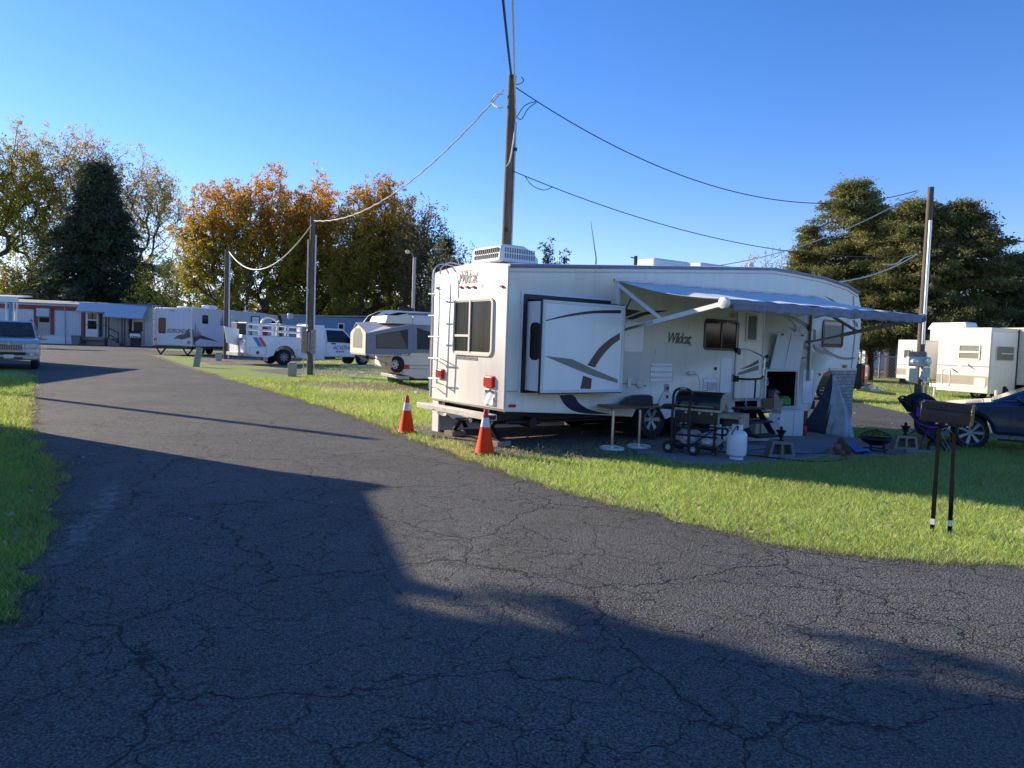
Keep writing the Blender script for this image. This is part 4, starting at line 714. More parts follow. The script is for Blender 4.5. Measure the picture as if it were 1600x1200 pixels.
cinder((1222,717),'block_grey','grey tapered concrete block with two holes near the propane tank, a lantern on top',1.0,.05,'dark iron lantern on the grey concrete block in front of the white cabinet',0)
cinder((1416,705),'block_tan','tan tapered concrete block with two holes beside the fire pit and stroller',1.0,-.1,'dark iron lantern on the tan concrete block by the stroller',0)
# fire pit
p=at(1367,708); fp=thing('fire_pit','black round fire pit bowl with domed mesh lid at the lawn edge','fire pit',(p[0],p[1],0),0)
MB().lathe([(.001,.12),(.10,.125),(.20,.17),(.265,.235),(.30,.24),(.30,.25),(.26,.25),(.19,.19),(.10,.145),(.001,.14)],32,TX(0,0,.02)).build('bowl','black',fp)
dm=MB()
for k in range(5): r=.26*math.cos(k*.3); dm.tube([(r*math.cos(a*PI/12),r*math.sin(a*PI/12),.27+.13*math.sin(k*.3)) for a in range(24)],.004,4,closed=True)
for k in range(14): a=k*PI/7; dm.tube([(.26*math.cos(j*.26)*math.cos(a),.26*math.cos(j*.26)*math.sin(a),.27+.13*math.sin(j*.26)) for j in range(7)],.004,4)
dm.lathe([(.02,.40),(.03,.42),(.001,.43)],8); dm.build('spark_screen','black',fp)
for k in range(3): a=k*2.094-.5; MB().tube([(.13*math.cos(a),.13*math.sin(a),.17),(.15*math.cos(a),.15*math.sin(a),0)],.022,7).build('leg','black',fp)
MB().tube([(.20*math.cos(a*PI/12),.20*math.sin(a*PI/12),.07) for a in range(24)],.012,6,closed=True).build('ring','black',fp)
# firewood
wp=at(1318,713); r_=random.Random(5)
for k,(dx,dz,dy) in enumerate(((-.09,0.055,0),(.02,.055,.03),(.12,.05,-.01),(-.05,.14,.02),(.06,.14,.0),(-.16,.04,.03),(.0,.21,.02))):
    rr=.05+.01*r_.random(); pr=[(rr*(1+.25*r_.random())*math.cos(a),rr*(1+.2*r_.random())*math.sin(a)) for a in [i*PI/3.5 for i in range(7)]]
    lab=['split log at the left of the firewood heap\'s bottom row','split log in the middle of the firewood heap\'s bottom row','split log at the right end of the firewood heap, by the blue tarp','split log on the left of the firewood heap\'s second row','split log on the right of the firewood heap\'s second row','small log fallen at the far left foot of the firewood heap','split log on the very top of the firewood heap'][k]
    single('log',MB().prism(pr,.36,TX(0,.18,0)@RX(PI/2)),['wood_dark','wood_brown'][k%2],lab,'log',(wp[0]+dx,wp[1]+dy+.1,.02+dz),-.5+.15*r_.random(),'split logs heaped beside the patio',bevel=.004)
p=at(1334,711); single('blue_tarp',MB().grid(lambda u,v:(-.16+.46*u,-.12+.3*v,.14*(1-u)**2+.03*math.sin(u*9+v*5)+.03*math.sin(v*13)+.03),18,12),'tarp_blue','crumpled bright blue plastic sheet beside the firewood','tarp',(p[0],p[1]+.12,.03),-.3,solid=.004)
p=at(1436,710); single('concrete_slab',MB().box(-.23,.23,-.06,.06,0,.075),'concrete','pale grey concrete bar lying in front of the tan block','concrete bar',(p[0],p[1]+.03,.0),-.12,bevel=.008)
p=at(1402,712); single('paving_brick',MB().box(-.19,.19,-.1,.1,0,.03),'brick_red','reddish flat paver on the grass between fire pit and concrete bar','paver',(p[0],p[1],.0),.1,bevel=.006)
# mailbox
m1=G(1456.5,831); m2=G(1484,834); mt=G(1464,658,1.15)
mpos=(m1+m2)/2; mx=thing('mailbox','dark bronze mailbox with rounded top on two thin metal posts in the lawn','mailbox',(float(mpos[0]),float(mpos[1]),0),0)
dmail=float(mpos[1]); 
a=Vector(tuple(map(float,D(1440,640,dmail+.12))))-Vector((float(mpos[0]),float(mpos[1]),0)); b=Vector(tuple(map(float,D(1518,649,dmail-.12))))-Vector((float(mpos[0]),float(mpos[1]),0))
ang=math.atan2(b.y-a.y,b.x-a.x); L_=(Vector((b.x,b.y))-Vector((a.x,a.y))).length; tilt=math.atan2(b.z-a.z,L_)
MM=TX(a.x,a.y,a.z)@RZ(ang)@RY(-tilt)
hh=D(1440,623,dmail+.12)[2]-D(1440,655,dmail+.12)[2]; hw=.085; zc=hh*.42-.10
arch=[(-hw,-.10),(hw,-.10),(hw,-.10+hh*.45)]+[(hw*math.cos(R(k*15)),-.10+hh*.45+hh*.55*math.sin(R(k*15))) for k in range(1,12)]+[(-hw,-.10+hh*.45)]
MB().prism(arch,L_,MM@FY).build('box','mailbox_bronze',mx,bevel=.004)
MB().prism([(p[0]*1.05,(p[1]-.02)*1.03+.02) for p in arch],.022,MM@TX(L_,0,0)@FY).build('door','mailbox_sunlit_gold',mx,bevel=.004)  # golden end tone has sunlight put into the colour
MB().box(L_+.0,L_+.026,-.092,-.088,-.06,.0,MM).cb((L_+.03,0,hh-.13),(.012,.05,.02),MM).build('latch','mailbox_sunlit_gold',mx); MB().box(-.004,L_,-.09,-.084,.035,.042,MM).build('seam','black',mx)
for t in (.36,.55,.96): MB().cb((L_*t,-.088,-.108),(.02,.012,.014),MM).build('bolt','steel',mx)
for t in ((L_,-.09,.05),(0.02,-.09,.09)): MB().cb(t,(.012,.01,.014),MM).build('rivet','steel',mx)
MB().box(L_*.3,L_*.85,-.05,.05,-.125,-.10,MM).build('mount_plate','black',mx)
oo=Vector((float(mpos[0]),float(mpos[1]),0))
for (bx_,by_,tx_,ty_,m_) in ((1456.5,831,1468.5,655,'black'),(1484,834,1491.5,655,'wood_dark')):
    B=Vector(tuple(map(float,G(bx_,by_))))-oo; T=Vector(tuple(map(float,D(tx_,ty_,dmail))))-oo
    MID=B.lerp(T,.47); ps=MB().tube([B-Vector((0,0,.03)),T],.019,4).build('post','matte_black',mx)
    MB().tube([B.lerp(T,.02),B.lerp(T,.46)],.0235,4).build('lower_sleeve','matte_black',ps); MB().tube([B.lerp(T,.07),B.lerp(T,.12)],.026,4).build('reflector','collar',ps)
# stroller
sp=at(1446,704); st_=thing('stroller','folded purple and navy baby stroller standing beyond the mailbox','stroller',(sp[0],sp[1],0),0)
k=sp[1]/FP
def SO(x,y,dy=0.): p=D(x,y,sp[1]+dy); return (float(p[0])-sp[0],float(p[1])-sp[1],float(p[2]))
def hoodf(u,v):
    c=Vector(SO(1436,640)); a=R(-35+185*u); w_=.26
    return (c.x+.0+.30*math.cos(a)*.85,c.y-w_+2*w_*v,c.z-.02+.32*math.sin(a)*(1-.25*(2*v-1)**2))
MB().grid(hoodf,16,10).build('canopy','navy_cloth',st_,solid=.02)
MB().hexa([SO(1424,650,-.2),SO(1450,668,-.2),SO(1450,668,.2),SO(1424,650,.2)],[SO(1428,622,-.2),SO(1438,632,-.2),SO(1438,632,.2),SO(1428,622,.2)]).hexa([SO(1432,676,-.2),SO(1466,692,-.2),SO(1466,692,.2),SO(1432,676,.2)],[SO(1430,655,-.2),SO(1462,668,-.2),SO(1462,668,.2),SO(1430,655,.2)]).build('seat','navy_cloth',st_,bevel=.03)
MB().hexa([SO(1431,650,-.22),SO(1440,652,-.22),SO(1440,652,-.2),SO(1431,650,-.2)],[SO(1432,636,-.22),SO(1440,637,-.22),SO(1440,637,-.2),SO(1432,636,-.2)]).tube([SO(1420,645,-.2),SO(1436,662,-.22),SO(1452,668,-.22),SO(1470,667,-.2)],.014,6).tube([SO(1440,690,-.2),SO(1450,674,-.22)],.02,6).build('purple_trim','purple_cloth',st_)
MB().tube(cat_rom([SO(1428,640,-.15),SO(1414,628,-.15),SO(1406,624,-.15),SO(1407,620,0),SO(1412,619.5,.15),SO(1424,622,.15)],5),.02,7).build('handle','black',st_)
MB().prism([SO(1407,622)[0::2],SO(1425,624)[0::2],SO(1424,645)[0::2]],.3,TX(0,.15,0)@RX(PI/2)).build('storage_bag','navy_cloth',st_,bevel=.01)
MB().tube([SO(1423,645,-.22),SO(1436,668,-.24),SO(1476,700,-.2)],.014,6).tube([SO(1423,645,.22),SO(1436,668,.24),SO(1476,700,.2)],.014,6).tube([SO(1470,665,-.2),SO(1458,696,-.24)],.012,6).tube([SO(1470,665,.2),SO(1458,696,.24)],.012,6).tube([SO(1458,696,-.24),SO(1458,696,.24)],.01,6).tube([SO(1440,668,-.22),SO(1420,678,-.22)],.012,5).build('frame','black',st_)
MB().tube(cat_rom([SO(1471,672,-.25),SO(1480,669,-.25),SO(1487,676,-.25)],5),.01,6).tube([SO(1470,677,-.26),SO(1486,706,-.26)],.008,6).tube([SO(1472,690,-.26),SO(1483,712,-.26)],.008,6).tube(cat_rom([SO(1471,706,-.3),SO(1474,713,-.3),SO(1484,716,-.3)],4),.004,5).build('chrome_bars','steel',st_)
for (x,y,dy,r) in ((1456,703,-.24,.085),(1456,703,.24,.085),(1482,700,-.2,.085),(1482,700,.2,.085)):
    q=SO(x,y,dy); wheel(st_,q[0],dy,r,.045,-1,'wheel',.6,6,'grey_decal')

p=at(1180,706); q=[Vector(tuple(map(float,G(x,y,.035))))-Vector((p[0],p[1],0)) for x,y in ((1090,700),(1130,706),(1180,712),(1240,719),(1290,721),(1325,716),(1300,708),(1250,709),(1200,702),(1170,704))]
single('extension_cord',MB().tube(cat_rom(q,6),.010,5),'black','black electric cord snaking over the patio between propane tank and rug','cord',(p[0],p[1],0))
# ================================================================ POLES AND WIRES
def pole(name,base,topz,r,lab,conduit=None,cm='alu',lean=(0,0)):
    t=thing(name,lab,'utility pole',(base[0],base[1],0),0,'wooden utility poles')
    MB().tube([(0,0,-.1),(lean[0]*.5,lean[1]*.5,topz*.5),(lean[0],lean[1],topz)],[r*1.12,r,r*.86],14).build('pole','wood_pole',t)
    if conduit:
        for (dx,dy,z0_,z1_,cr) in conduit: MB().tube([(dx,dy,z0_),(dx+lean[0]*(z1_/topz),dy+lean[1]*z1_/topz,z1_)],cr,8).build('conduit',cm,t)
    return t
def topz(px,py,dep): return float(D(px,py,dep)[2])
P0b=(-.175,19.6); P0z=topz(793,118,19.6); P0t=D(793.5,119,19.6); P0b=(float(D(791,400,19.6)[0])-.02,19.6)
p0=pole('utility_pole',P0b,P0z,.125,'tallest weathered wooden pole rising behind the fifth wheel\'s roof',[(.135,-.05,0,P0z-1.2,.028),(-.135,.0,0,3.9,.02)],lean=(.02,0))
MB().cb((.16,-.05,P0z-1.9),(.1,.08,.08)).cb((.14,-.05,P0z-6.4),(.08,.1,.03)).cb((-.0,-.13,P0z-4.0),(.1,.06,.08)).build('bracket','black',p0)
P1=at(352.5,561); P1z=topz(356,390,P1[1]); p1=pole('utility_pole',P1,P1z,.15,'farthest of the wooden poles, in front of the tree-print travel trailer at left',[(.2,-.05,0,P1z-.3,.05)],'wire_white')
P2=at(484,587); P2z=topz(489,338,P2[1]); p2=pole('utility_pole',P2,P2z,.125,'wooden pole with meter panel standing in front of the white utility truck',[(.16,-.06,2.0,P2z-.8,.035),(-.17,-.03,2.0,P2z-1.0,.03)],'wire_white')
MB().box(-.36,-.20,-.14,.02,1.0,2.1).box(-.2,-.1,-.16,.0,.95,1.95).build('meter_panel','cream_metal',p2,bevel=.01); MB().box(-.08,.02,-.17,-.12,1.05,1.9).box(.05,.24,-.2,.0,.95,2.0).build('breaker_box','dull_steel',p2,bevel=.01); MB().tube([(-.27,-.05,0),(-.27,-.05,1.0)],.02,6).tube([(.2,-.05,0),(.2,-.05,1.0)],.015,6).tube([(.12,-.1,1.2),(.2,-.2,.5),(.35,-.2,.15),(.55,-.25,.02)],.012,5).build('cable','wire_white',p2)
P3=(float(D(1438,560,26.8)[0]),26.8); P3z=topz(1437,292,26.8); p3=pole('utility_pole',P3,P3z,.125,'wooden pole with two electric meters standing by the white trailer on the right',[(-.02,-.14,2.2,P3z-1.2,.055)],'steel',lean=(-.02,0))
M3=lambda x,y,off=-.25:(float(D(x,y,26.8+off)[0])-P3[0],off,float(D(x,y,26.8+off)[2]))
a=M3(1417,557);b=M3(1450,573);MB().box(M3(1421,550)[0],M3(1449,550)[0],-.2,-.16,M3(1430,560)[2],M3(1430,549)[2]).build('backboard','wood_grey',p3)
MB().box(a[0],b[0],-.40,-.2,b[2],a[2]).build('meter_box','box_grey',p3,bevel=.01)
for x in (1423.5,1445): q=M3(x,565); MB().lathe([(.13,-.02),(.13,.05),(.11,.07),(.10,.15),(.001,.17)],18,SIDE(q[0],-.4,q[2])).build('meter','clear_lens',p3)
q0=M3(1417,575);q1=M3(1428,597);MB().box(q0[0],q1[0],-.42,-.2,q1[2],q0[2]).build('outlet_box','box_grey',p3,bevel=.01)
q0=M3(1438,574);q1=M3(1449,590);MB().box(q0[0],q1[0],-.42,-.2,q1[2],q0[2]).slab([M3(1436,592,-.5),M3(1449,597,-.5),M3(1449,590,-.3),M3(1438,586,-.3)],.02).build('outlet_box','box_grey',p3,bevel=.01)
MB().tube([M3(1441,597),M3(1441,622)],.03,6).tube([M3(1447,597),M3(1446,626)],.04,6).tube(cat_rom([M3(1448,552),M3(1453,590),M3(1457,612),M3(1452,628)],4),.012,5).tube(cat_rom([M3(1420,597),M3(1424,612),M3(1430,622),M3(1440,614)],4),.015,5).build('cable','dull_steel',p3)
P4=(float(D(646,470,55)[0]),55.); P4z=topz(646,402,55); p4=thing('light_pole','thin grey metal pole with a yard light behind the pop-up camper','light pole',(P4[0],P4[1],0)); MB().tube([(0,0,0),(0,0,P4z)],.12,8).build('pole','dull_steel',p4); q=D(637,393,55); MB().tube([(0,0,P4z-.3),(-.2,0,P4z+.3),(float(q[0])-P4[0]+.1,0,float(q[2]))],.05,6).build('arm','dull_steel',p4); MB().lathe([(.001,-.18),(.13,-.14),(.19,0),(.1,.11),(.001,.12)],14,TX(float(q[0])-P4[0],0,float(q[2]))).build('lamp','lamp_glass',p4)
P5=(float(D(993,410,60)[0]),60.); p5=pole('utility_pole',P5,topz(993,400,60),.17,'distant wooden pole just showing over the middle of the camper roof'); MB().tube([(-.4,0,topz(993,402,60)),(.1,0,topz(993,402,60)-.1)],.05,5).build('crossarm','wood_pole',p5)
def wire(a,b,sag,r,m,lab,n=24,extra=None,cat='cable',wob=0.,group=None):
    a,b=Vector(a),Vector(b); P=[a.lerp(b,k/n)-Vector((0,0,4*sag*(k/n)*(1-k/n))) for k in range(n+1)]
    if wob: P=[p+Vector((0,0,.35*wob*math.sin(k*1.9))) for k,p in enumerate(P)]
    o=P[0].copy(); mb=MB().tube([p-o for p in P],r,5)
    for e in (extra or []): mb.tube([Vector(x)-o for x in cat_rom(e,5)],r*.8,5)
    return single('overhead_cable',mb,m,lab,cat,tuple(o),0,'overhead cables')
def V3(p): return tuple(map(float,p))
d0=19.5; T0=V3(D(802,134,d0)); T3=V3(D(1433,298,26.7))
wire(T0,T3,1.45,.015,'wire_black','upper black cable running from the tall pole to the top of the right pole',40,[[V3(D(807,183,d0)),V3(D(815,186,d0)),V3(D(825,170,d0)),V3(D(838,160,d0+.4))],[V3(D(807,183,d0)),V3(D(820,165,d0)),V3(D(838,158,d0+.4))],[V3(D(800,132,d0)),V3(D(812,131,d0)),V3(D(818,126,d0)),V3(D(815,120,d0))]])
wire(V3(D(801,267,d0)),V3(D(1432,399,26.7)),.75,.013,'wire_black','lower cable running from the middle of the tall pole to the right pole',40,[[V3(D(820,275,d0)),V3(D(832,290,d0)),V3(D(850,297,d0+.2)),V3(D(864,292,d0+.4))]])
wire(V3(D(787,140,d0)),V3(D(491,345,31.8)),.95,.022,'wire_white','twisted pale cable sloping from the tall pole down to the pole by the utility truck',60,[[V3(D(787,148,d0)),V3(D(775,148,d0)),V3(D(768,160,d0+.3)),V3(D(778,168,d0)),V3(D(786,168,d0))]],wob=.035)
wire(V3(D(486,352,31.8)),V3(D(357,392,P1[1])),1.55,.03,'wire_white','pale sagging cable between the two left wooden poles',30)
wire(V3(D(799,120,d0)),(-.9,3.5,9.6),.3,.030,'wire_black','thick dark cable rising from the top of the tall pole out of the picture',24,wob=.01)
wire(V3(D(806,182,d0)),(-.35,3.5,9.0),.35,.024,'wire_white','pale cable rising steeply beside the dark one from the tall pole',24,[[V3(D(806,182,d0)),V3(D(803,215,d0-.1)),V3(D(797,250,d0-.15)),V3(D(791,260,d0-.15))]])
ae=fw(8.6,3.2); wire(V3(D(1436,299,26.6)),V3(D(1100,418,24.)),.45,.015,'wire_white','white cable sloping from the top of the right pole to the camper roof',30)
wire(V3(D(1433,397,26.6)),V3(D(1290,442,22.)),.22,.019,'wire_white','short white cable dropping from the right pole behind the camper nose',20,[[V3(D(1433,398,26.6)),V3(D(1415,402,26.2)),V3(D(1400,412,25.8)),V3(D(1380,413,25.3))]])
# ================================================================ VEHICLES
def ghouse(mb,x0b,x1b,x0t,x1t,wb,wt,zb,zt,cr=.04):
    # body greenhouse frustum with slightly crowned roof; returns side/front quads
    B=[(x0b,-wb,zb),(x1b,-wb,zb),(x1b,wb,zb),(x0b,wb,zb)]; T=[(x0t,-wt,zt),(x1t,-wt,zt),(x1t,wt,zt),(x0t,wt,zt)]
    mb.hexa(B,T); return dict(near=[B[0],B[1],T[1],T[0]],far=[B[2],B[3],T[3],T[2]],front=[B[3],B[0],T[0],T[3]],rear=[B[1],B[2],T[2],T[1]])
def archpoly(prof_top,length,zb,axles,ra,zc):
    pts=list(prof_top); 
    b=[(length,zb)]
    for ax in sorted(axles,reverse=True): b+=[(ax+ra*math.cos(R(a)),max(zb,zc+ra*math.sin(R(a)))) for a in range(0,181,15)]
    return pts+b+[(0,zb)]
def prof_body(parent,poly,w,m,name='body',bev=.06): return MB().prism(poly,2*w,TX(0,w,0)@RX(PI/2)).build(name,m,parent,bevel=bev,seg=3)
# --- SUV facing us at the left edge. local X: front (0) to rear
sp0=at(30,577); fx=math.atan2(G(57,578)[0],G(57,578)[1])
sv=thing('suv','silver sport utility vehicle facing us, parked on the road edge at far left','car',(float(G(14,578)[0]),float(G(14,578)[1]),0.),R(122))
Ls=5.2; top_=[(0,.50),(-.04,.62),(.0,.98),(.12,1.12),(.35,1.20),(1.25,1.28),(3.2,1.24),(5.15,1.22),(5.2,.9),(5.22,.5)]
W_=.98; prof_body(sv,archpoly(top_,5.2,.38,(.95,4.0),.44,.40),W_,'silver_paint')
g=MB(); q=ghouse(g,1.15,5.12,1.85,4.9,.93,.74,1.22,1.93); g.build('cabin','silver_paint',sv,bevel=.07,seg=3)
gl=MB(); panel4(q['front'],.04,.96,.06,.90,.012,gl); gl.build('windshield','glass_grey',sv,bevel=.004)
for s_ in ('near','far'):
    gl=MB(); 
    for u0,u1 in ((.16,.38),(.40,.62),(.64,.95)): panel4(q[s_],*((u0,u1) if s_=='near' else (1-u1,1-u0)),.10,.84,.012,gl)
    gl.build('side_window','glass_dark',sv,bevel=.003)
gk=MB(); gk.prism([(-.42,0),(.42,0),(.50,.16),(.48,.26),(.1,.28),(0,.22),(-.1,.28),(-.48,.26),(-.50,.16)],.05,REAR(.0,0,.76)).build('grille_frame','steel',sv,bevel=.01)
gk=MB()
for k in range(17): x=-.44+k*.055; gk.box(-.075,-.055,x-.008,x+.008,.79,1.0)
gg=MB().box(-.066,-.045,-.44,.44,.79,1.0).build('grille','black',sv); gk.build('bars','steel',gg)
MB().prism([(-.05,0),(.05,0),(.07,.05),(.03,.04),(0,.11),(-.03,.04),(-.07,.05)],.03,REAR(-.06,0,.98)).build('badge','steel',sv)
for s_ in (-1,1):
    MB().prism([(.52*s_,.82),(.90*s_,.86),(.94*s_,.98),(.86*s_,1.04),(.54*s_,1.04)],.05,REAR(.015,0,0)).build('headlight','clear_lens',sv,bevel=.015)
    MB().lathe([(.09,0),(.09,.05),(.07,.07),(.001,.07)],16,REAR(-.03,s_*.74,.62)).build('fog_light','clear_lens',sv)
    mi=MB().cb((1.55,s_*1.13,1.27),(.14,.26,.20)).build('mirror','silver_paint',sv,bevel=.05,seg=3); MB().box(1.5,1.6,min(s_*.9,s_*1.05),max(s_*.9,s_*1.05),1.20,1.25).build('mirror_arm','black',mi)
    MB().tube([(2.0,s_*.66,1.93),(2.1,s_*.66,2.0),(4.5,s_*.66,2.0),(4.7,s_*.66,1.92)],.025,6).build('roof_rail','dull_steel',sv)
    wheel(sv,.95,s_*.82,.39,.26,s_,'wheel',.62,7,'steel'); wheel(sv,4.0,s_*.82,.39,.26,s_,'wheel',.62,7,'steel')
MB().box(-.09,.1,-.95,.95,.40,.60).build('bumper','silver_paint',sv,bevel=.05); MB().box(-.10,-.05,-.55,.55,.60,.70).box(-.11,-.06,-.45,.45,.44,.5).build('lower_intake','black',sv,bevel=.01); MB().box(-.13,-.10,-.16,.16,.46,.6).build('licence_plate','white',sv)
MB().tube([(1.12,-.5,1.27),(1.2,.0,1.31),(1.25,.5,1.28)],.02,5).build('wiper','black',sv)
# --- blue car at right
bc=thing('hatchback','dark blue sedan with silver spoked wheels parked at the right edge behind the mailbox','car',(float(G(1513,702)[0]),float(G(1513,702)[1]),0.),-R(32))
tb_=[(-.92,.30),(-.95,.5),(-.88,.66),(-.6,.80),(.35,.93),(3.3,1.0),(3.5,.95),(3.6,.6),(3.58,.3)]
pb=[(x,z) for x,z in tb_]+[(3.2,.2)]+[(2.7+.36*math.cos(R(a)),max(.2,.32+.36*math.sin(R(a)))) for a in range(0,181,15)]+[(.36*math.cos(R(a)),max(.2,.32+.36*math.sin(R(a)))) for a in range(0,181,15)]+[(-.8,.22)]
MB().prism(pb,1.76,TX(0,1.70,0)@RX(PI/2)).build('body','blue_paint',bc,bevel=.09,seg=4)
g=MB(); B=[(.30,0.0,.92),(3.3,0.0,.98),(3.3,1.64,.98),(.30,1.64,.92)]; T=[(1.35,.22,1.40),(2.7,.22,1.40),(2.7,1.42,1.40),(1.35,1.42,1.40)]; g.hexa(B,T); g.build('cabin','blue_paint',bc,bevel=.06,seg=3)
gl=MB(); nq=[B[0],B[1],T[1],T[0]]; f=lambda u,v:tuple((Vector(B[0]).lerp(Vector(B[1]),u)).lerp(Vector(T[0]).lerp(Vector(T[1]),u),v)+Vector((0,-.015,0)))
gl.slab([f(.12,.12),f(.50,.12),f(.50,.86),f(.14,.80)],.01).slab([f(.53,.12),f(.9,.12),f(.86,.86),f(.53,.86)],.01).build('side_window','glass_dark',bc); gl=MB(); panel4([B[3],B[0],T[0],T[3]],.05,.95,.05,.92,.012,gl); gl.build('windshield','glass_dark',bc)
mi=MB().cb((.80,-.14,1.0),(.20,.16,.13)).build('mirror','blue_paint',bc,bevel=.04,seg=3); MB().cb((.8,-.03,.97),(.06,.1,.04)).build('mirror_arm','black',mi)
MB().box(.62,.628,-.068,-.058,.25,.93).box(1.75,1.758,-.068,-.058,.25,.95).build('door_gap','black',bc); MB().tube([(.75,-.066,.62),(2.6,-.066,.60)],.02,5).build('side_crease','blue_paint',bc); MB().box(.45,2.3,-.068,-.05,.215,.26).build('sill','black',bc,bevel=.01)
MB().cb((1.55,-.075,.80),(.2,.03,.03)).build('door_handle','blue_paint',bc,bevel=.01); MB().prism([(-.80,.6),(-.45,.66),(-.55,.78),(-.80,.74)],.02,SIDE(0,-.055,0)).build('headlight','clear_lens',bc,bevel=.005)
wheel(bc,0,.06,.32,.21,-1,'wheel',.72,7,'dull_steel',steer=.25); wheel(bc,2.7,.06,.32,.21,-1,'wheel',.70,5,'steel'); wheel(bc,0,1.58,.32,.21,1,'wheel',.7,5,'steel'); wheel(bc,2.7,1.58,.32,.21,1,'wheel',.7,5,'steel')
# --- dark pickup behind the nose of the camper
pk=thing('pickup_truck','dark green pickup truck tail showing past the nose of the big camper','pickup',(float(G(1350,628)[0]),float(G(1350,628)[1]),0.),R(150))
dpk=float(G(1350,628)[1])
MB().prism([(0,.62),(.05,1.42),(2.1,1.42),(2.1,1.5),(3.9,1.45),(5.2,1.35),(5.3,.5),(0.1,.5)],1.9,TX(0,.95,0)@RX(PI/2)).build('body','green_paint',pk,bevel=.04)
g=MB(); q=ghouse(g,2.1,4.2,2.3,3.6,.88,.72,1.42,2.05); g.build('cab','green_paint',pk,bevel=.05)
MB().box(-.03,.01,-.78,.78,.70,1.38).build('tailgate','green_paint',pk,bevel=.02); MB().box(-.22,-.02,-.95,.95,.50,.66).build('bumper','dull_steel',pk,bevel=.03); MB().box(-.5,-.2,-.06,.06,.42,.5).lathe([(.04,.5),(.05,.56),(.03,.6),(.001,.6)],10,TX(-.42,0,0)).build('hitch','white',pk)
for s_ in (-1,1): MB().cb((.0,s_*.88,1.08),(.1,.13,.5)).build('tail_light','red_lens',pk,bevel=.02); wheel(pk,1.2,s_*.8,.38,.26,s_); wheel(pk,4.4,s_*.8,.38,.26,s_)
p=at(1383,618); single('log_rail',MB().tube([(-.9,0,.25),(.9,.1,.05)],.07,7),'wood_grey','weathered wooden beam slanting to the ground behind the dark pickup','beam',(p[0]-.4,p[1],0))
# --- travel trailer with tree graphics (left)
FA_=Frame(G(299,556.5),R(72)); TA=fthing(FA_,'travel_trailer','pale travel trailer with pine tree graphics and a ladder, behind the farthest wooden pole','camper trailer')
A_=lambda x,y,off=0.:FA_.side(x,y,off); AE=lambda x,y,off=0.:FA_.end(x,y,off)
yl=AE(241,520)[0]; zr=AE(290,481)[1]; z0a=.68; LA=10.2
pr=[(0,z0a),(0,zr-.12),(.05,zr)]+[(LA*.75,zr+.02),(LA-.2,zr-.1),(LA,zr-.6),(LA-.05,z0a)]
MB().prism(pr,yl,TX(0,yl,0)@RX(PI/2)).build('body','panel_blue',TA,bevel=.06)
MB().tube([(0,-.01,zr-.03),(LA*.75,-.01,zr),(LA-.2,-.01,zr-.12)],.045,5).tube([(-.01,0,z0a),(-.01,0,zr-.05)],.035,5).tube([(-.01,yl,z0a),(-.01,yl,zr-.05)],.035,5).build('trim','trim_white',TA)
MB().box(.02,LA,.02,yl-.02,z0a-.16,z0a).build('underbody','black',TA)
MB().box(-.12,.0,.05,yl,z0a-.13,z0a-.02).build('bumper','black',TA)
def ar(px): q=[AE(*p) for p in px]; return min(a for a,b in q),max(a for a,b in q),min(b for a,b in q),max(b for a,b in q)
a,b,c_,d=ar([(248,496),(259,521)]); MB().prism(rrect(-b,-a,c_,d,.14),.02,REAR()).build('window','glass_dark',TA)
for x,y in ((243,530),(295,535)): q=AE(x,y); MB().cb((-.03,q[0],q[1]),(.05,.24,.18)).build('tail_light','red_lens',TA,bevel=.02)
for x in (267,269.5,272,296): q=AE(x,485.5); MB().cb((-.02,q[0],q[1]),(.04,.09,.06)).build('marker_light','red_lens',TA)
ly=[AE(241,500)[0]+.02,AE(248,500)[0]+.1]; l_=MB().tube([(-.14,ly[0],z0a+.1),(-.14,ly[0],zr+.1),(.2,ly[0],zr+.1)],.03,6).tube([(-.14,ly[1],z0a+.1),(-.14,ly[1],zr+.1),(.2,ly[1],zr+.1)],.03,6).build('ladder','dull_steel',TA)
for k in range(6): MB().tube([(-.14,ly[0],z0a+.2+k*.42),(-.14,ly[1],z0a+.2+k*.42)],.022,5).build('rung','dull_steel',l_)
MB().box(1.2,3.6,yl,yl+.75,z0a+.1,zr-.2).build('slide_out','panel_blue',TA,bevel=.03)
q=AE(263,519); text('ADIRONDACK',.42,'decal_dark',REAR(-.005,q[0]+.12,q[1]-.03),TA,'lettering',0,.006,.003,.86)
def apoly(px,m,off=.006): MB().prism([(-AE(*p)[0],AE(*p)[1]) for p in px],.004,REAR(-off+.004)).build('graphic',m,TA,smooth=False)
def z1(x,y): return (x/3.81,380+y/3.81)
apoly([z1(1030,570),z1(1060,548),z1(1100,540),z1(1120,520),z1(1132,545),z1(1135,560),z1(1080,575),z1(1060,568)],'decal_dark'); apoly([z1(1100,540),z1(1125,508),z1(1132,540)],'decal_dark',.007)
def aside(px,m): MB().prism([A_(*p) for p in px],.004,SIDE(0,-.003,0)).build('graphic',m,TA,smooth=False)
for k,(x,h_) in enumerate(((1150,505),(1163,460),(1178,500),(1190,520))): aside([z1(x-7,560),z1(x,h_),z1(x+8,560)],'grey_decal')
aside([z1(1148,560),z1(1200,548),z1(1260,570),z1(1310,590),z1(1250,578),z1(1190,568),z1(1160,590),z1(1165,610),z1(1150,600)],'decal_dark')
for k,(x,h_) in enumerate(((1315,440),(1325,415),(1335,450))): aside([z1(x-6,490),z1(x,h_),z1(x+8,492)],'grey_decal')
def awin(x0,x1,y0,y1,m='glass_dark',r=.12,nm='window'):
    a=A_(x0,(y0+y1)/2); b=A_(x1,(y0+y1)/2); c_=A_((x0+x1)/2,y1)[1]; d=A_((x0+x1)/2,y0)[1]; w_=MB().prism(rrect(a[0],b[0],c_,d,r),.03,SIDE()).build(nm,m,TA); return a[0],b[0],c_,d
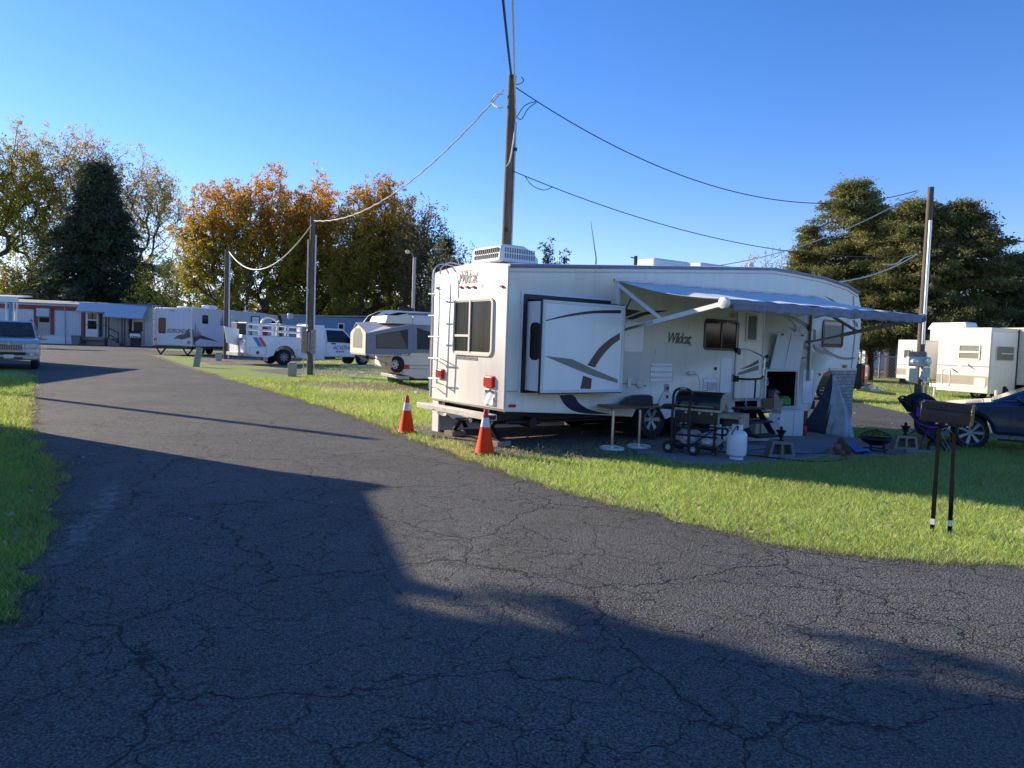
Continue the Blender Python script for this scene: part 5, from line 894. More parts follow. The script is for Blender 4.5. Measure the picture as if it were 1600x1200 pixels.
awin(316,325,492.5,506); awin(366,372,501,513)
a0,b0,c0,d0_=awin(393,404,494,530,'slide_white',.1,'door'); MB().ring(rrect(a0-.1,b0+.1,c0,d0_,.1),rrect(a0,b0,c0+.05,d0_-.06,.08),.04,SIDE()).build('door_frame','black',TA)
awin(424,434,502,515); awin(409,418,511,524,'red_tip')
for x,y in ((452,497),(362,496),(418,496)): q=A_(x,y); MB().lathe([(.001,0),(.14,0),(.12,.05),(.001,.05)],14,SIDE(q[0],0,q[1])).build('vent','trim_white',TA)
q=A_(452,494,-.0); MB().cb((q[0],-.12,q[1]),(.7,.22,.5)).build('satellite_dish','trim_white',TA,bevel=.1)
MB().box(2.9,3.8,1.0,1.7,zr,zr+.36).box(5.6,6.1,1.1,1.5,zr,zr+.12).box(.5,2.4,.7,1.8,zr,zr+.12).build('air_conditioner','white',TA,bevel=.08); MB().box(7.2,7.9,.8,1.3,zr,zr+.2).tube([(7,.9,zr),(7,.9,zr+.5),(7.3,.9,zr+.6)],.05,5).build('roof_vent','dull_steel',TA)
for y_ in (.45,yl-.5): MB().slab([(.1,y_-.55,z0a-.1),(.2,y_-.55,z0a-.1),(.2,y_,.02),(.1,y_,.02)],.08).slab([(.1,y_+.45,z0a-.1),(.2,y_+.45,z0a-.1),(.2,y_,.02),(.1,y_,.02)],.05).build('jack','black',TA)
for x in (4.6,5.5): wheel(TA,x,.2,.36,.22,-1); wheel(TA,x,yl-.2,.36,.22,1)
MB().slab([(LA,.3,z0a-.1),(LA,.5,z0a-.1),(LA+1.4,yl/2,z0a-.15),(LA+1.3,yl/2-.15,z0a-.15)],.1).build('tongue','black',TA)
# --- utility truck
U0=G(444,570.5); U1=G(568,571.2); ua=math.atan2(U1[1]-U0[1],U1[0]-U0[0]); FU=Frame(U0,ua); TU=fthing(FU,'utility_truck','white service truck with pipe racks and red and blue stripe behind the meter-panel pole','truck')
u=lambda x,y,off=0.:FU.side(x,y,off); wb_=float(np.linalg.norm(U1-U0)); WT_=2.2
def up(px): return [u(*p) for p in px]
rr_=.46; hw_=.58
bz0_=u(400,557)[1]; bz1_=u(400,524)[1]; bxa=u(385,540)[0]; bxb=u(507,540)[0]
poly=[(bxa,bz0_+.25),(bxa,bz1_),(bxb,bz1_-.05),(bxb,bz0_-.15),(1.2,bz0_-.1)]+[(hw_*1.15*math.cos(R(a)),.45+hw_*1.15*math.sin(R(a))) for a in range(10,171,16)]+[(-1.0,bz0_-.05),(bxa+.3,bz0_)]
MB().prism(poly,WT_,TX(0,WT_-.05,0)@RX(PI/2)).build('service_body','truck_white',TU,bevel=.02)
MB().ring([(hw_*1.22*math.cos(R(a)),.45+hw_*1.22*math.sin(R(a))) for a in range(0,181,15)]+[(-hw_*1.1,.45)],[(hw_*1.1*math.cos(R(a)),.45+hw_*1.1*math.sin(R(a))) for a in range(0,181,15)]+[(-hw_*1.05,.45)],.08,SIDE(0,.05,0)).build('wheel_arch','black',TU)
ux=[u(494,515)[0],u(508,515)[0]]; MB().box(ux[0]-.2,bxb,.0,WT_-.1,bz0_-.1,u(500,508)[1]).build('tall_cabinet','truck_white',TU,bevel=.03)
# rack
rk=MB(); rz1=u(400,505)[1]; rz0=bz1_
zm=(rz0+rz1)/2
for yy in (.05,WT_-.15):
    for z in (rz1,zm): rk.tube([(bxa-.0,yy,z),(ux[0]-.1,yy,z-.12)],.045,4)
    for k in range(6): x=bxa+.05+(ux[0]-.2-bxa)*k/5; rk.tube([(x,yy,rz0),(x,yy,rz1-.02*k)],.06,4)
for k in range(3): x=bxa+.05+(ux[0]-.2-bxa)*k/2; rk.tube([(x,.05,rz1),(x,WT_-.15,rz1)],.04,4)
rk.tube(cat_rom([(bxa+1.0,.3,bz1_),(bxa+1.0,.3,rz1+.1),(bxa+1.4,.3,rz1+.35),(bxa+1.9,.3,rz1+.1),(bxa+1.9,.3,bz1_)],5),.05,6).build('pipe_rack','white',TU)
MB().tube(cat_rom([(bxa+1.95,.25,bz1_),(bxa+1.95,.25,rz1),(bxa+2.05,.3,rz1+.2)],4),.06,6).build('hose_reel','tan_band',TU); MB().box(bxa-.05,bxa+.6,1.2,1.8,bz1_-.3,bz1_+.7).build('crane_base','black',TU)
lg=up([(360,510),(383,514),(383,541),(364,536)]); MB().prism(lg,.12,SIDE(0,.9,0)).build('lift_gate','truck_white',TU,bevel=.02); MB().box(bxa-.35,bxa-.05,.3,1.9,.5,.7).box(bxa-.2,bxa,.6,.7,.6,1.5).build('gate_arms','dull_steel',TU)
MB().prism([(bxa-.15,bz0_+.2),(bxa,bz0_+.2),(bxa,bz0_+.95),(bxa-.15,bz0_+.8)],1.9,TX(0,1.95,0)@RX(PI/2)).build('tail_panel','truck_white',TU)
def utri(px,m,off=-.006,par=None): MB().prism(up(px),.004,SIDE(0,-.052+0.0,0)).build('stripe',m,TU,smooth=False)
FUo=Frame(U0,ua)
utri([(394,527),(401,527),(410,541.5),(403,541.5)],'sticker_blue'); utri([(402,527),(408,527),(416.5,541.5),(411,541.5)],'sticker_red')
for a,b,c_,d in ((389,416,542,555),(463,472,546,555),(452,463,0,0)):
    if d: q=[u(a,c_),u(b,d)]; MB().ring(rrect(q[0][0],q[1][0],q[1][1],q[0][1],.02),rrect(q[0][0]+.02,q[1][0]-.02,q[1][1]+.02,q[0][1]-.02,.02),.01,SIDE(0,-.05,0)).build('locker_door','dull_steel',TU)
q=u(402,551); MB().lathe([(.09,0),(.08,.03),(.001,.03)],12,SIDE(q[0],-.05,q[1])).build('filler_cap','black',TU); q=u(493,534); MB().lathe([(.06,0),(.05,.04),(.001,.04)],12,SIDE(q[0],0,q[1])).build('latch','black',TU)
# cab
cx0=bxb+.02; cz0=u(540,558)[1]; zbelt=u(512,534)[1]; zroof=u(520,513)[1]; zh=u(568,541)[1]
cp=[(cx0,cz0),(cx0,zbelt),(wb_-.9,zbelt-.02),(wb_-.3,zbelt-.12),(wb_+.85,zh-.02),(wb_+1.0,zh-.35),(wb_+1.0,.55),(wb_+.62,.5)]+[(wb_+.56*math.cos(R(a)),.45+.56*math.sin(R(a))) for a in range(10,175,16)]+[(wb_-.6,cz0)]
MB().prism(cp,WT_-.2,TX(0,WT_-.1,0)@RX(PI/2)).build('cab_body','truck_white',TU,bevel=.05)
g=MB(); Bq=[(cx0,.1,zbelt-.02),(wb_-.45,.1,zbelt-.08),(wb_-.45,WT_-.25,zbelt-.08),(cx0,WT_-.25,zbelt-.02)]; Tq=[(cx0+.05,.25,zroof),(wb_-1.35,.25,zroof),(wb_-1.35,WT_-.4,zroof),(cx0+.05,WT_-.4,zroof)]; g.hexa(Bq,Tq); g.build('cab_roof','truck_white',TU,bevel=.06)
gl=MB(); f=lambda a,b:tuple((Vector(Bq[0]).lerp(Vector(Bq[1]),a)).lerp(Vector(Tq[0]).lerp(Vector(Tq[1]),a),b)+Vector((0,-.02,0))); gl.slab([f(.1,.02),f(.93,.02),f(.88,.86),f(.10,.86)],.01).build('side_window','glass_dark',TU); gl=MB(); panel4([Bq[1],Bq[2],Tq[2],Tq[1]],.05,.95,.05,.92,.01,gl); gl.build('windshield','glass_dark',TU)
MB().cb((wb_-.95,-.12,zbelt+.15),(.14,.2,.34)).build('mirror','black',TU,bevel=.03)
q=u(524,551); q2=u(521,546); text('ACVL',.34,'sticker_blue',SIDE(q2[0],.095,q2[1]),TU,'lettering',.3,.008,.006,.9); q3=u(537,546); text('Tire',.34,'rust_red',SIDE(q3[0],.095,q3[1]),TU,'lettering',.3,.004,.006,.8); q4=u(526,550.5); text('800-000-0000',.13,'sticker_red',SIDE(q4[0],.095,q4[1]),TU,'lettering',0,.004,.006,.8)
q=u(520,537); MB().cb((q[0]+.1,.09,q[1]),(.3,.04,.08)).build('door_handle','black',TU); MB().box(cx0+.15,cx0+.16,.095,.1,cz0+.05,zbelt).box(wb_-.72,wb_-.71,.095,.1,cz0+.05,zbelt).build('door_gap','black',TU)
wheel(TU,0,.14,rr_,.3,-1,'wheel',.58,8,'dull_steel'); wheel(TU,wb_,.18,rr_-.03,.28,-1,'wheel',.58,8,'dull_steel'); wheel(TU,0,WT_-.3,rr_,.3,1); wheel(TU,wb_,WT_-.3,rr_-.03,.28,1)
MB().box(bxa+.4,wb_+.4,.6,.75,.5,.7).box(bxa+.4,wb_+.4,1.45,1.6,.5,.7).box(1.3,3.4,.15,.6,.38,.62).box(bxa+.9,bxa+1.05,.1,.6,.25,.75).build('chassis','black',TU)
MB().box(-1.25,-.95,.1,.13,.2,.75).build('mud_flap','dull_steel',TU)
# --- pop-up camper
PC=G(572,604); FC=Frame((float(G(640,604)[0]),float(G(640,604)[1])),R(27)); TC=fthing(FC,'popup_camper','pop-up tent camper with grey canvas bunk and spare tyre, left of the big camper','tent camper')
c=lambda x,y,off=0.:FC.side(x,y,off)
bodz0=c(660,590)[1]; bodz1=c(660,551)[1]; bxe=-.45
Lc=3.4; Wc=2.05
MB().prism([(bxe-.25,bodz1),(bxe-.30,bodz0+.35),(bxe+.1,bodz0+.12),(bxe+.7,bodz0-.05),(Lc,bodz0),(Lc,bodz1)],Wc,TX(0,Wc,0)@RX(PI/2)).build('body','cream',TC,bevel=.03)
MB().box(bxe,Lc,-.012,.0,bodz0+.42,bodz0+.47).box(bxe,Lc,-.012,.0,bodz0+.30,bodz0+.34).build('rub_strip','dull_steel',TC)
MB().box(bxe+.2,Lc,.1,Wc-.1,bodz0-.12,bodz0-.02).build('frame_rail','black',TC); MB().box(bxe+.05,bxe+.35,-.25,Wc+.25,bodz0-.06,bodz0+.06).build('step_bumper','dull_steel',TC,bevel=.01)
q=c(634,573); MB().cb((q[0],-.02,q[1]),(.26,.05,.16)).build('tail_light','red_lens',TC,bevel=.01); MB().cb((bxe-.29,.5,q[1]+.05),(.05,.18,.16)).build('tail_light','red_lens',TC)
for k in range(4): q=c(617+k*4+(9 if k==3 else 0),554); MB().cb((q[0],-.01,q[1]),(.05,.02,.04)).build('latch','black',TC)
t_=wheel(TC,0,0,.30,.2,-1,'spare_tyre',.55,5,'white'); t_.matrix_basis=TX(bxe-.08,-.10,bodz0+.17)@RZ(-R(62))
wheel(TC,1.7,.1,.3,.2,-1)
# tent
tz0=bodz1-.0; tb0=bodz1+.03; roofz0=c(610,505)[1]; roofz1=c(640,494)[1]; bl_=c(572,553)[0]; pk_z=c(575,517)[1]
xr=c(643,510)[0]
TW=Wc
# roof cap
MB().hexa([(xr-1.0,-.05,roofz0),(Lc,-.05,roofz0),(Lc,TW+.05,roofz0),(xr-1.0,TW+.05,roofz0)],[(xr-.9,.05,roofz1),(Lc,.05,roofz1),(Lc,TW-.05,roofz1),(xr-.9,TW-.05,roofz1)]).build('hard_roof','cream',TC,bevel=.03)
MB().hexa([(xr,-.09,roofz0-.02),(Lc+.03,-.09,roofz0-.02),(Lc+.03,0,roofz0-.02),(xr,0,roofz0-.02)],[(xr+.03,-.06,roofz1+.01),(Lc+.03,-.06,roofz1+.01),(Lc+.03,.05,roofz1+.01),(xr+.03,.05,roofz1+.01)]).build('awning_bag','panel_blue',TC,bevel=.02)
# bunk end: local end plane x=bl_
e0,e1=-.02,TW; sh_z=c(573,520)[1]; pkz=sh_z+.38; bz=c(573,553)[1]
apex=(bl_-.12,(e0+e1)/2,pkz)
near=[(bl_,e0,bz),(xr,e0,bz+.03),(xr,e0,roofz0),(bl_,e0,sh_z)]
MB().slab(near,.015).build('side_canvas','canvas_blue',TC); MB().slab([(xr,e0,tz0),(Lc,e0,tz0),(Lc,e0,roofz0),(xr,e0,roofz0)],.015).build('side_canvas','canvas_blue',TC)
MB().slab([(bl_,e1,bz),(bl_,e1,sh_z),(xr,e1,roofz0),(xr,e1,bz)],.015).build('side_canvas','canvas',TC)
MB().add([(bl_,e0-.02,sh_z),(xr,e0-.02,roofz0+.02),(xr-.25,(e0+e1)/2,roofz0+.12),apex,(bl_,e1+.02,sh_z),(xr,e1+.02,roofz0+.02)],[(0,1,2,3),(3,2,5,4)]).build('roof_canvas','canvas',TC,solid=.02,smooth=False)
pt=lambda y,z:(bl_-.12*max(0,(z-bz)/(pkz-bz)),y,z); P_=[(e0,bz),(e0,sh_z),((e0+e1)/2,pkz),(e1,sh_z),(e1,bz)]
MB().prism([(-y,z) for y,z in P_],.02,REAR(bl_-.02)).build('end_canvas','canvas_cream',TC); 
my=(e0+e1)/2
MB().prism([(-(my+s_*w_),z) for s_,w_,z in ((1,.62,bz+.2),(1,.62,sh_z-.05),(1,.3,pkz-.22),(-1,.3,pkz-.22),(-1,.62,sh_z-.05),(-1,.62,bz+.2))],.008,REAR(bl_-.042)).build('end_window','mesh_grey',TC)
def nw(px,m,off): MB().prism([c(*p) for p in px],.004,SIDE(0,off,0)).build('screen_window',m,TC,smooth=False)
nw([(587,523),(637,514.5),(637,545),(587,544.5)],'mesh_dark',-.035); nw([(651,512),(672,519),(676,546),(651,546)],'mesh_dark',-.035); nw([(588,524),(624,518),(636,544),(588,543)],'decal_dark',-.041)
MB().tube([(bl_+.05,e0,bz-.02),(-.25,e0,.52)],.02,6).tube([(bl_+.05,e1,bz-.02),(-.25,e1,.52)],.02,6).build('bunk_pole','steel',TC); MB().box(bl_-.02,xr,e0,e1,bz-.05,bz-.0).build('bunk_board','dull_steel',TC)
for a_,b_ in (((.83,.2,bodz0),(.78,.15,0)),((1.3,-.1,bodz0),(1.0,-.15,0)),((1.3,-.1,bodz0),(1.45,-.15,0))): MB().tube([a_,b_],.025,5).build('stabiliser','dull_steel',TC)
p=at(617,598); single('green_crate',MB().ring(rrect(-.3,.3,-.18,.18,.02),rrect(-.26,.26,-.14,.14,.02),.24).box(-.28,.28,-.16,.16,0,.03),'teal','green plastic crate on the grass under the pop-up camper\'s step','crate',(p[0],p[1],.0),.2)
p=at(590,594); single('awning_pole',MB().tube([(-1.0,.05,.08),(1.0,0,.03)],.03,6).cb((-1.15,.05,.08),(.2,.1,.08)),'white','long white pole lying on the grass in front of the pop-up camper','pole',(p[0],p[1],0),-.04)
p=at(560,576); single('white_beam',MB().box(-1.1,1.1,-.1,.1,.05,.17),'wood_white','long pale beam lying in the gravel below the truck\'s front wheel','beam',(p[0],p[1]+.4,0),.03)
p=at(647,610); single('paper_litter',MB().grid(lambda a,b:(.2*a-.1,.12*b-.06,.05+.03*math.sin(a*7+b*5)),6,5),'white','crumpled white paper on the lawn left of the big camper','litter',(p[0]+.25,p[1]-1.6,0),solid=.004)
# --- modern fifth wheel behind the popup
F5=Frame(D(566,540,50),R(-4)); T5=fthing(F5,'fifth_wheel_trailer','black and white fifth wheel trailer with swooping stripes behind the pop-up camper','camper trailer'); k5=lambda x,y,off=0.:F5.side(x,y,off)
z5t=k5(620,484.5)[1]; L5=9.5
MB().prism([k5(563,520),k5(566,505),k5(575,493),k5(592,486),k5(610,484.5),(L5*.55,z5t-.1),(L5,z5t-.45),(L5,.7),(2.5,.7),(1.8,1.5),(0,1.5)],2.4,TX(0,2.4,0)@RX(PI/2)).build('body','white',T5,bevel=.05)
def s5(px,m,off=0): MB().prism([k5(*p) for p in px],.006,SIDE(0,-.002-off,0)).build('stripe',m,T5,smooth=False)
s5([(566,507),(576,494),(590,487.5),(598,486),(580,498),(575,508)],'black_gloss'); s5([(584,505),(600,493),(622,488),(640,489),(612,495),(596,506)],'black_gloss'); s5([(592,506),(612,497),(625,496),(602,508)],'decal_dark'); s5([(640,489),(690,490),(690,494),(636,492)],'grey_decal'); s5([(602,490),(605,490),(605,506),(602,506)],'decal_dark',.006)
MB().box(2.2,3.2,.8,1.5,z5t-.05,z5t+.22).build('air_conditioner','black',T5,bevel=.06); wheel(T5,5.5,.2,.38,.22,-1); wheel(T5,6.4,.2,.38,.22,-1); MB().box(1.0,1.1,.4,.5,0,1.5).build('landing_leg','black',T5)
# --- blue house
FB=Frame(D(440,540,66),R(-3)); TB=fthing(FB,'mobile_home','long blue clapboard mobile home behind the utility truck','mobile home'); kb=lambda x,y:FB.side(x,y)
zb_=kb(500,495)[1]; lb=kb(572,500)[0]; MB().box(0,lb,0,4.2,.0,zb_).build('wall','clap_blue',TB); MB().prism([(-.2,zb_),(lb*.7,zb_+.03),(lb+.2,zb_+.1),(lb+.2,zb_+.22),(lb*.6,zb_+.15),(-.2,zb_+.12)],4.6,TX(0,4.4,0)@RX(PI/2)).build('roof','roof_grey',TB)
for x0_,x1_ in ((466,478),(528,538)): a=kb(x0_,505);b=kb(x1_,520); w_=MB().ring(rrect(a[0],b[0],b[1],a[1],.03),rrect(a[0]+.08,b[0]-.08,b[1]+.08,a[1]-.08,.02),.05,SIDE()).build('window','white',TB); MB().prism(rrect(a[0]+.03,b[0]-.03,b[1]+.03,a[1]-.03,.02),.02,SIDE()).build('pane','glass_dark',w_)
# --- mobile home with red trim (left)
FM=Frame(D(60,530,77.5),math.atan2(D(235,541,80)[1]-77.5,D(235,541,80)[0]-D(60,530,77.5)[0])); TM=fthing(FM,'mobile_home','long white corrugated mobile home with red trim and a pale porch awning at far left','mobile home'); km=lambda x,y,off=0.:FM.side(x,y,off)
def kbox(px0,px1,y0,y1,m,nm,off=0.,t=.06,par=None,bv=0.):
    a=km(px0,(y0+y1)/2,off)[0]; b=km(px1,(y0+y1)/2,off)[0]; c_=km((px0+px1)/2,y1,off)[1]; d=km((px0+px1)/2,y0,off)[1]
    return MB().box(a,b,off-t,off,max(0,c_),d).build(nm,m,par or TM,bevel=bv)
mt_=km(90,474)[1]; xl=km(-40,500)[0]; xr_=km(245,500)[0]
MB().box(xl,xr_,0,4.3,.05,mt_-.1).build('wall','corrug',TM); MB().prism([(-.15,mt_-.12),(-.15,mt_-.02),(2.15,mt_+.35),(4.45,mt_-.02),(4.45,mt_-.12)],xr_-xl+.3,TX(xl-.15,0,0)@FY).build('roof','roof_grey',TM)
kbox(-40,125,476,483,'rust_red','fascia'); kbox(53,59,481,523,'rust_red','trim_board'); kbox(79,85,481,523,'rust_red','trim_board'); kbox(-40,113,524,537,'vinyl_white','skirting',0,.1); kbox(127,133,488,540,'rust_red','trim_board')
w_=kbox(60,78,494.5,523,'corrug_tan','window',0,.05); kbox(61.5,77,496,503.5,'glass_dark','pane',-.05,.02,w_); kbox(59.5,79,482,494.5,'panel_blue','window_awning',-.05,.5)
MB().tube([(km(102,480)[0],-.15,mt_-.1),(km(103,500)[0],-.15,.1)],.05,5).build('downpipe','dull_steel',TM)
# porch awning + deck
ax0_,ax1_=km(125,480)[0],km(171,480)[0]; ax2=km(226,490)[0]; za=km(150,474)[1]; zb1=km(150,487,-1.2)[1]; zb2=km(190,496,-2.)[1]
MB().slab([(ax0_,-1.3,zb1),(ax1_,-1.3,zb1-.05),(ax1_,.02,za),(ax0_,.02,za)],.06).slab([(ax1_,-2.2,zb2),(ax2+.3,-2.2,zb2-.1),(ax2+.3,.02,za-.15),(ax1_,.02,za)],.06).build('porch_awning','panel_blue',TM)
kbox(133.5,171,490,528,'corrug_tan','porch_wall',-.02,.04); kbox(171,226,498,538,'corrug_tan','porch_wall',-.02,.04)
dd=kbox(134,153,488,526,'white','storm_door',-.06,.05); kbox(137,151,489,499,'glass_grey','pane',-.11,.02,dd); kbox(137,151,501,514,'glass_dark','pane',-.11,.02,dd); kbox(155,160,490,526,'black','shutter',-.06,.04)
kbox(201,206,499,528,'black','shutter',-.06,.04); w_=kbox(207,224,499,522,'cream','window',-.06,.05); kbox(209,223,503,518,'curtain_glass','pane',-.11,.02,w_)
kbox(131,170,527,531,'wood_grey','deck',-.1,1.5); kbox(135,168,531,539,'wood_grey','deck_skirt',-.1,1.0)
for x in (133,166,170,191,195): kbox(x-.7,x+.7,487 if x<180 else 496,540,'wood_dark','porch_post',-1.3,.12)
kbox(133,168,507.5,508.5,'wood_dark','handrail',-1.45,.06)
a=km(169,512,-1.4);b=km(185,520,-1.4); MB().tube([(a[0],-1.45,a[1]),(b[0],-1.45,b[1]),(b[0],-1.45,.1)],.06,4).tube([(a[0],-1.45,a[1]-.7),(b[0],-1.45,b[1]-.7)],.05,4).build('stair_rail','wood_dark',TM)
for k in range(3): MB().box(a[0]+.0+k*.38,a[0]+.38+k*.38,-1.6,-.4,0,.75-.22*k).build('step','wood_grey',TM)
def single_box(px0,px1,y0,y1,off,t,m,nm,lab,cat):
    a=km(px0,(y0+y1)/2,off)[0]; b=km(px1,(y0+y1)/2,off)[0]; d=km((px0+px1)/2,y0,off)[1]; mid_=FM.o+FM.u*((a+b)/2)+FM.v*off; w_=(b-a)/2
    return mid_,w_,d
mi_,w_,d=single_box(113,127,524,538,-1.8,.8,'','','',''); single('trash_can',MB().hexa([(-w_*.8,-.4,0),(w_*.8,-.4,0),(w_*.8,.4,0),(-w_*.8,.4,0)],[(-w_,-.45,d*.9),(w_,-.45,d*.9),(w_,.45,d*.9),(-w_,.45,d*.9)]).box(-w_,w_,-.46,.46,d*.9,d),'grey_decal','grey lidded bin beside the porch of the red trimmed mobile home','bin',(float(mi_[0]),float(mi_[1]),0),FM.a,bevel=.04)
mi_,w_,d=single_box(204,220,519,540,-2.6,.8,'','','',''); gq=thing('gas_grill','black gas grill with a white control panel outside the red trimmed mobile home','grill',(float(mi_[0]),float(mi_[1]),0),FM.a); MB().box(-w_*.9,w_*.9,-.3,.4,.05,d*.65).build('cabinet','black',gq,bevel=.02); MB().box(-w_,w_,-.36,-.28,d*.62,d*.9).build('control_panel','white',gq,bevel=.02)
for k in range(4): MB().cb((-w_*.6+k*w_*.4,-.4,d*.68),(.1,.06,.1)).build('knob','black',gq)
MB().prism([(-.3,d*.85),(.4,d*.85),(.35,d*1.0),(.0,d*1.08),(-.25,d)],w_*2,TX(-w_,0,0)@FY).build('lid','black',gq)
# second low house roof + carport
F8=Frame(D(30,530,92),R(4)); T8=fthing(F8,'house','low tan roofed house behind the red trimmed mobile home','house'); za8=F8.side(60,467)[1]; MB().box(F8.side(28,480)[0],F8.side(78,480)[0],0,6,0,za8).build('wall','beige_siding',T8); MB().prism([(-.4,za8),(3,za8+.7),(6.4,za8)],F8.side(79,480)[0]-F8.side(27,480)[0],TX(F8.side(27,480)[0],0,0)@FY).build('roof','roof_grey',T8); q=F8.side(43,462); MB().box(q[0]-.3,q[0]+.3,.5,1.1,za8,q[1]+.6).build('chimney','dull_steel',T8)
F9=Frame(D(0,530,62),R(10)); T9=fthing(F9,'carport','white scalloped carport roof on thin posts behind the silver vehicle','carport'); a=F9.side(29,464); b=F9.side(-60,455); MB().slab([(b[0],-.0,a[1]-.1),(a[0],-.0,a[1]-.1),(a[0],2.5,a[1]+.1),(b[0],2.5,a[1]+.1)],.12).box(b[0],a[0],-.05,.02,a[1]-.45,a[1]).build('roof','vinyl_white',T9)
for x,m in ((8,'white'),(15,'siding_blue'),(20,'white'),(25,'white')): q=F9.side(x,500); MB().box(q[0]-(.12 if x==15 else .05),q[0]+(.12 if x==15 else .05),.1,.3,0,a[1]-.1).build('post',m,T9)
# --- white trailer on the right, recedes to the left
FR=Frame((19.4,30.0),math.atan2(-.3,.954)+PI/2+0.0)
FR=Frame((19.4,30.0),math.atan2(.954,-.36)+PI); TR=fthing(FR,'travel_trailer','sunlit white trailer with ribbed siding and three slide-outs, right of the wooden meter pole','camper trailer')
# local X points nearer/right (down the wall towards us), -Y side faces the sun
kr=lambda x,y,off=0.:FR.side(x,y,off)
DEP=1.6
zt_=kr(1500,511)[1]; xA0=kr(1465,560)[0]; zbA=kr(1500,612)[1]
xB0=kr(1402,560)[0]; xB1=kr(1441,560)[0]
MB().box(xB0+.3,7,DEP,DEP+2.3,.72,zt_).build('body','clap_beige',TR,bevel=.03)
xf=xB0+.3; MB().prism([(xf,.9),(xf+.0,zt_-.8),(xf+.5,zt_-.05),(xf+1.2,zt_+.02),(7,zt_+.05),(7,zt_-.1),(xf+1.2,zt_-.15)],2.3,TX(0,DEP+2.3,0)@RX(PI/2)).build('roof_cap','cream',TR,bevel=.05)
MB().box(xA0,0,0,DEP,zbA,zt_-.03).build('slide_out','clap_beige',TR,bevel=.02); 
zB1=kr(1420,531)[1]; zB0=kr(1420,592)[1]
MB().box(xB0,xB1,.0,DEP+.1,zB0,zB1).build('slide_out','clap_beige',TR,bevel=.02)
# shaded end faces
MB().box(-.004,.015,.05,DEP-.02,zbA+.05,zt_-.2).build('end_panel','slide_white',TR); MB().box(-.01,.03,DEP-.06,DEP+.0,zbA,zt_-.1).build('seal','black',TR)
MB().box(xB1-.004,xB1+.012,.05,DEP,zB0+.05,zB1-.05).build('end_panel','slide_white',TR); MB().box(xB1-.01,xB1+.03,DEP-.05,DEP+.03,zB0,zB1).build('seal','black',TR)
MB().box(4.2,6.6,.5,DEP,zbA,zt_-.2).build('slide_out','clap_beige',TR)
def rwin(x0_,x1_,y0_,y1_,nm='window',off=0.,gm='mesh_grey',div=1):
    a=kr(x0_,(y0_+y1_)/2,off); b=kr(x1_,(y0_+y1_)/2,off); c_=kr((x0_+x1_)/2,y1_,off)[1]; d=kr((x0_+x1_)/2,y0_,off)[1]
    w_=MB().ring(rrect(a[0],b[0],c_,d,.06),rrect(a[0]+.05,b[0]-.05,c_+.05,d-.05,.04),.03,SIDE(0,off,0)).build(nm,'cream',TR); MB().prism(rrect(a[0]+.03,b[0]-.03,c_+.03,d-.03,.05),.012,SIDE(0,off,0)).build('glass',gm,w_)
    if div: zm=(c_+d)/2; MB().box(a[0],b[0],off-.04,off-.01,zm-.04,zm+.04).build('mullion','cream',w_)
rwin(1498,1532,538,562); rwin(1412,1425,545,561,gm='black',div=0)
# end-window of the slide (faces +X)
e_=lambda x,y,off=0.:FR.end(x,y,off)
a=e_(1556,540); b=e_(1583,565); ya,yb=sorted((a[0],b[0])); za_,zb__=sorted((a[1],b[1])); ya=max(ya,.12); yb=min(yb,DEP-.15)
w_=MB().ring(rrect(ya,yb,za_,zb__,.08),rrect(ya+.04,yb-.04,za_+.04,zb__-.04,.06),.03,FRONT(.012)).build('window','cream',TR); MB().prism(rrect(ya+.02,yb-.02,za_+.02,zb__-.02,.06),.012,FRONT(.012)).build('glass','mesh_grey',w_); MB().box(.03,.05,ya+.3,yb,(za_+zb__)/2-.02,(za_+zb__)/2+.02).build('mullion','white',w_)
MB().box(xA0,0,-.008,0,kr(1500,600)[1],kr(1500,586)[1]).box(xB0,xB1,-.008,0,kr(1420,586)[1],kr(1420,576)[1]).build('tan_band','clap_tan',TR)
MB().box(xA0,0,-.014,0,kr(1500,572)[1],kr(1500,570.5)[1]).box(xB0,xB1,-.012,0,kr(1420,570)[1],kr(1420,569)[1]).build('blue_pinstripe','siding_blue',TR)
def rpoly(px,m): MB().prism([kr(*p) for p in px],.005,SIDE(0,-.012,0)).build('graphic',m,TR,smooth=False)
def zr6(x,y): return (1380+x/7.273,490+y/7.273)
rpoly([zr6(770,615),zr6(800,630),zr6(850,660),zr6(850,675),zr6(800,645)],'navy'); rpoly([zr6(965,565),zr6(1000,600),zr6(1055,640),zr6(1010,620),zr6(970,590)],'navy'); rpoly([zr6(855,560),zr6(890,590),zr6(920,600),zr6(880,605),zr6(850,590)],'panel_blue')
a=kr(1478,592); MB().ring(rrect(a[0]-.2,a[0]+.2,a[1]-.3,a[1]+.45,.12),rrect(a[0]-.17,a[0]+.17,a[1]-.27,a[1]+.42,.1),.02,SIDE()).build('hatch','trim_white',TR); a=kr(1531,598); MB().prism(rrect(a[0]-.25,a[0]+.25,a[1]-.2,a[1]+.2,.08),.02,SIDE()).build('hatch','cream',TR)
for x,y in ((1468,505),(1494,505)): 
    q=kr(x,y,DEP+.8); MB().hexa([(q[0]-.5,DEP+.6,zt_),(q[0]+.7,DEP+.6,zt_),(q[0]+.7,DEP+1.4,zt_),(q[0]-.5,DEP+1.4,zt_)],[(q[0]-.3,DEP+.65,zt_+.33),(q[0]+.6,DEP+.65,zt_+.33),(q[0]+.6,DEP+1.35,zt_+.33),(q[0]-.3,DEP+1.35,zt_+.33)]).build('air_conditioner','white',TR,bevel=.06)
MB().box(xf+1,6.5,DEP+.3,DEP+2,.55,.74).box(xB1+.3,0,.5,DEP,.4,.6).build('chassis','black',TR)
for x in (-1.1,-.2): wheel(TR,x,.95,.36,.22,-1,'wheel',.6,6,'white')
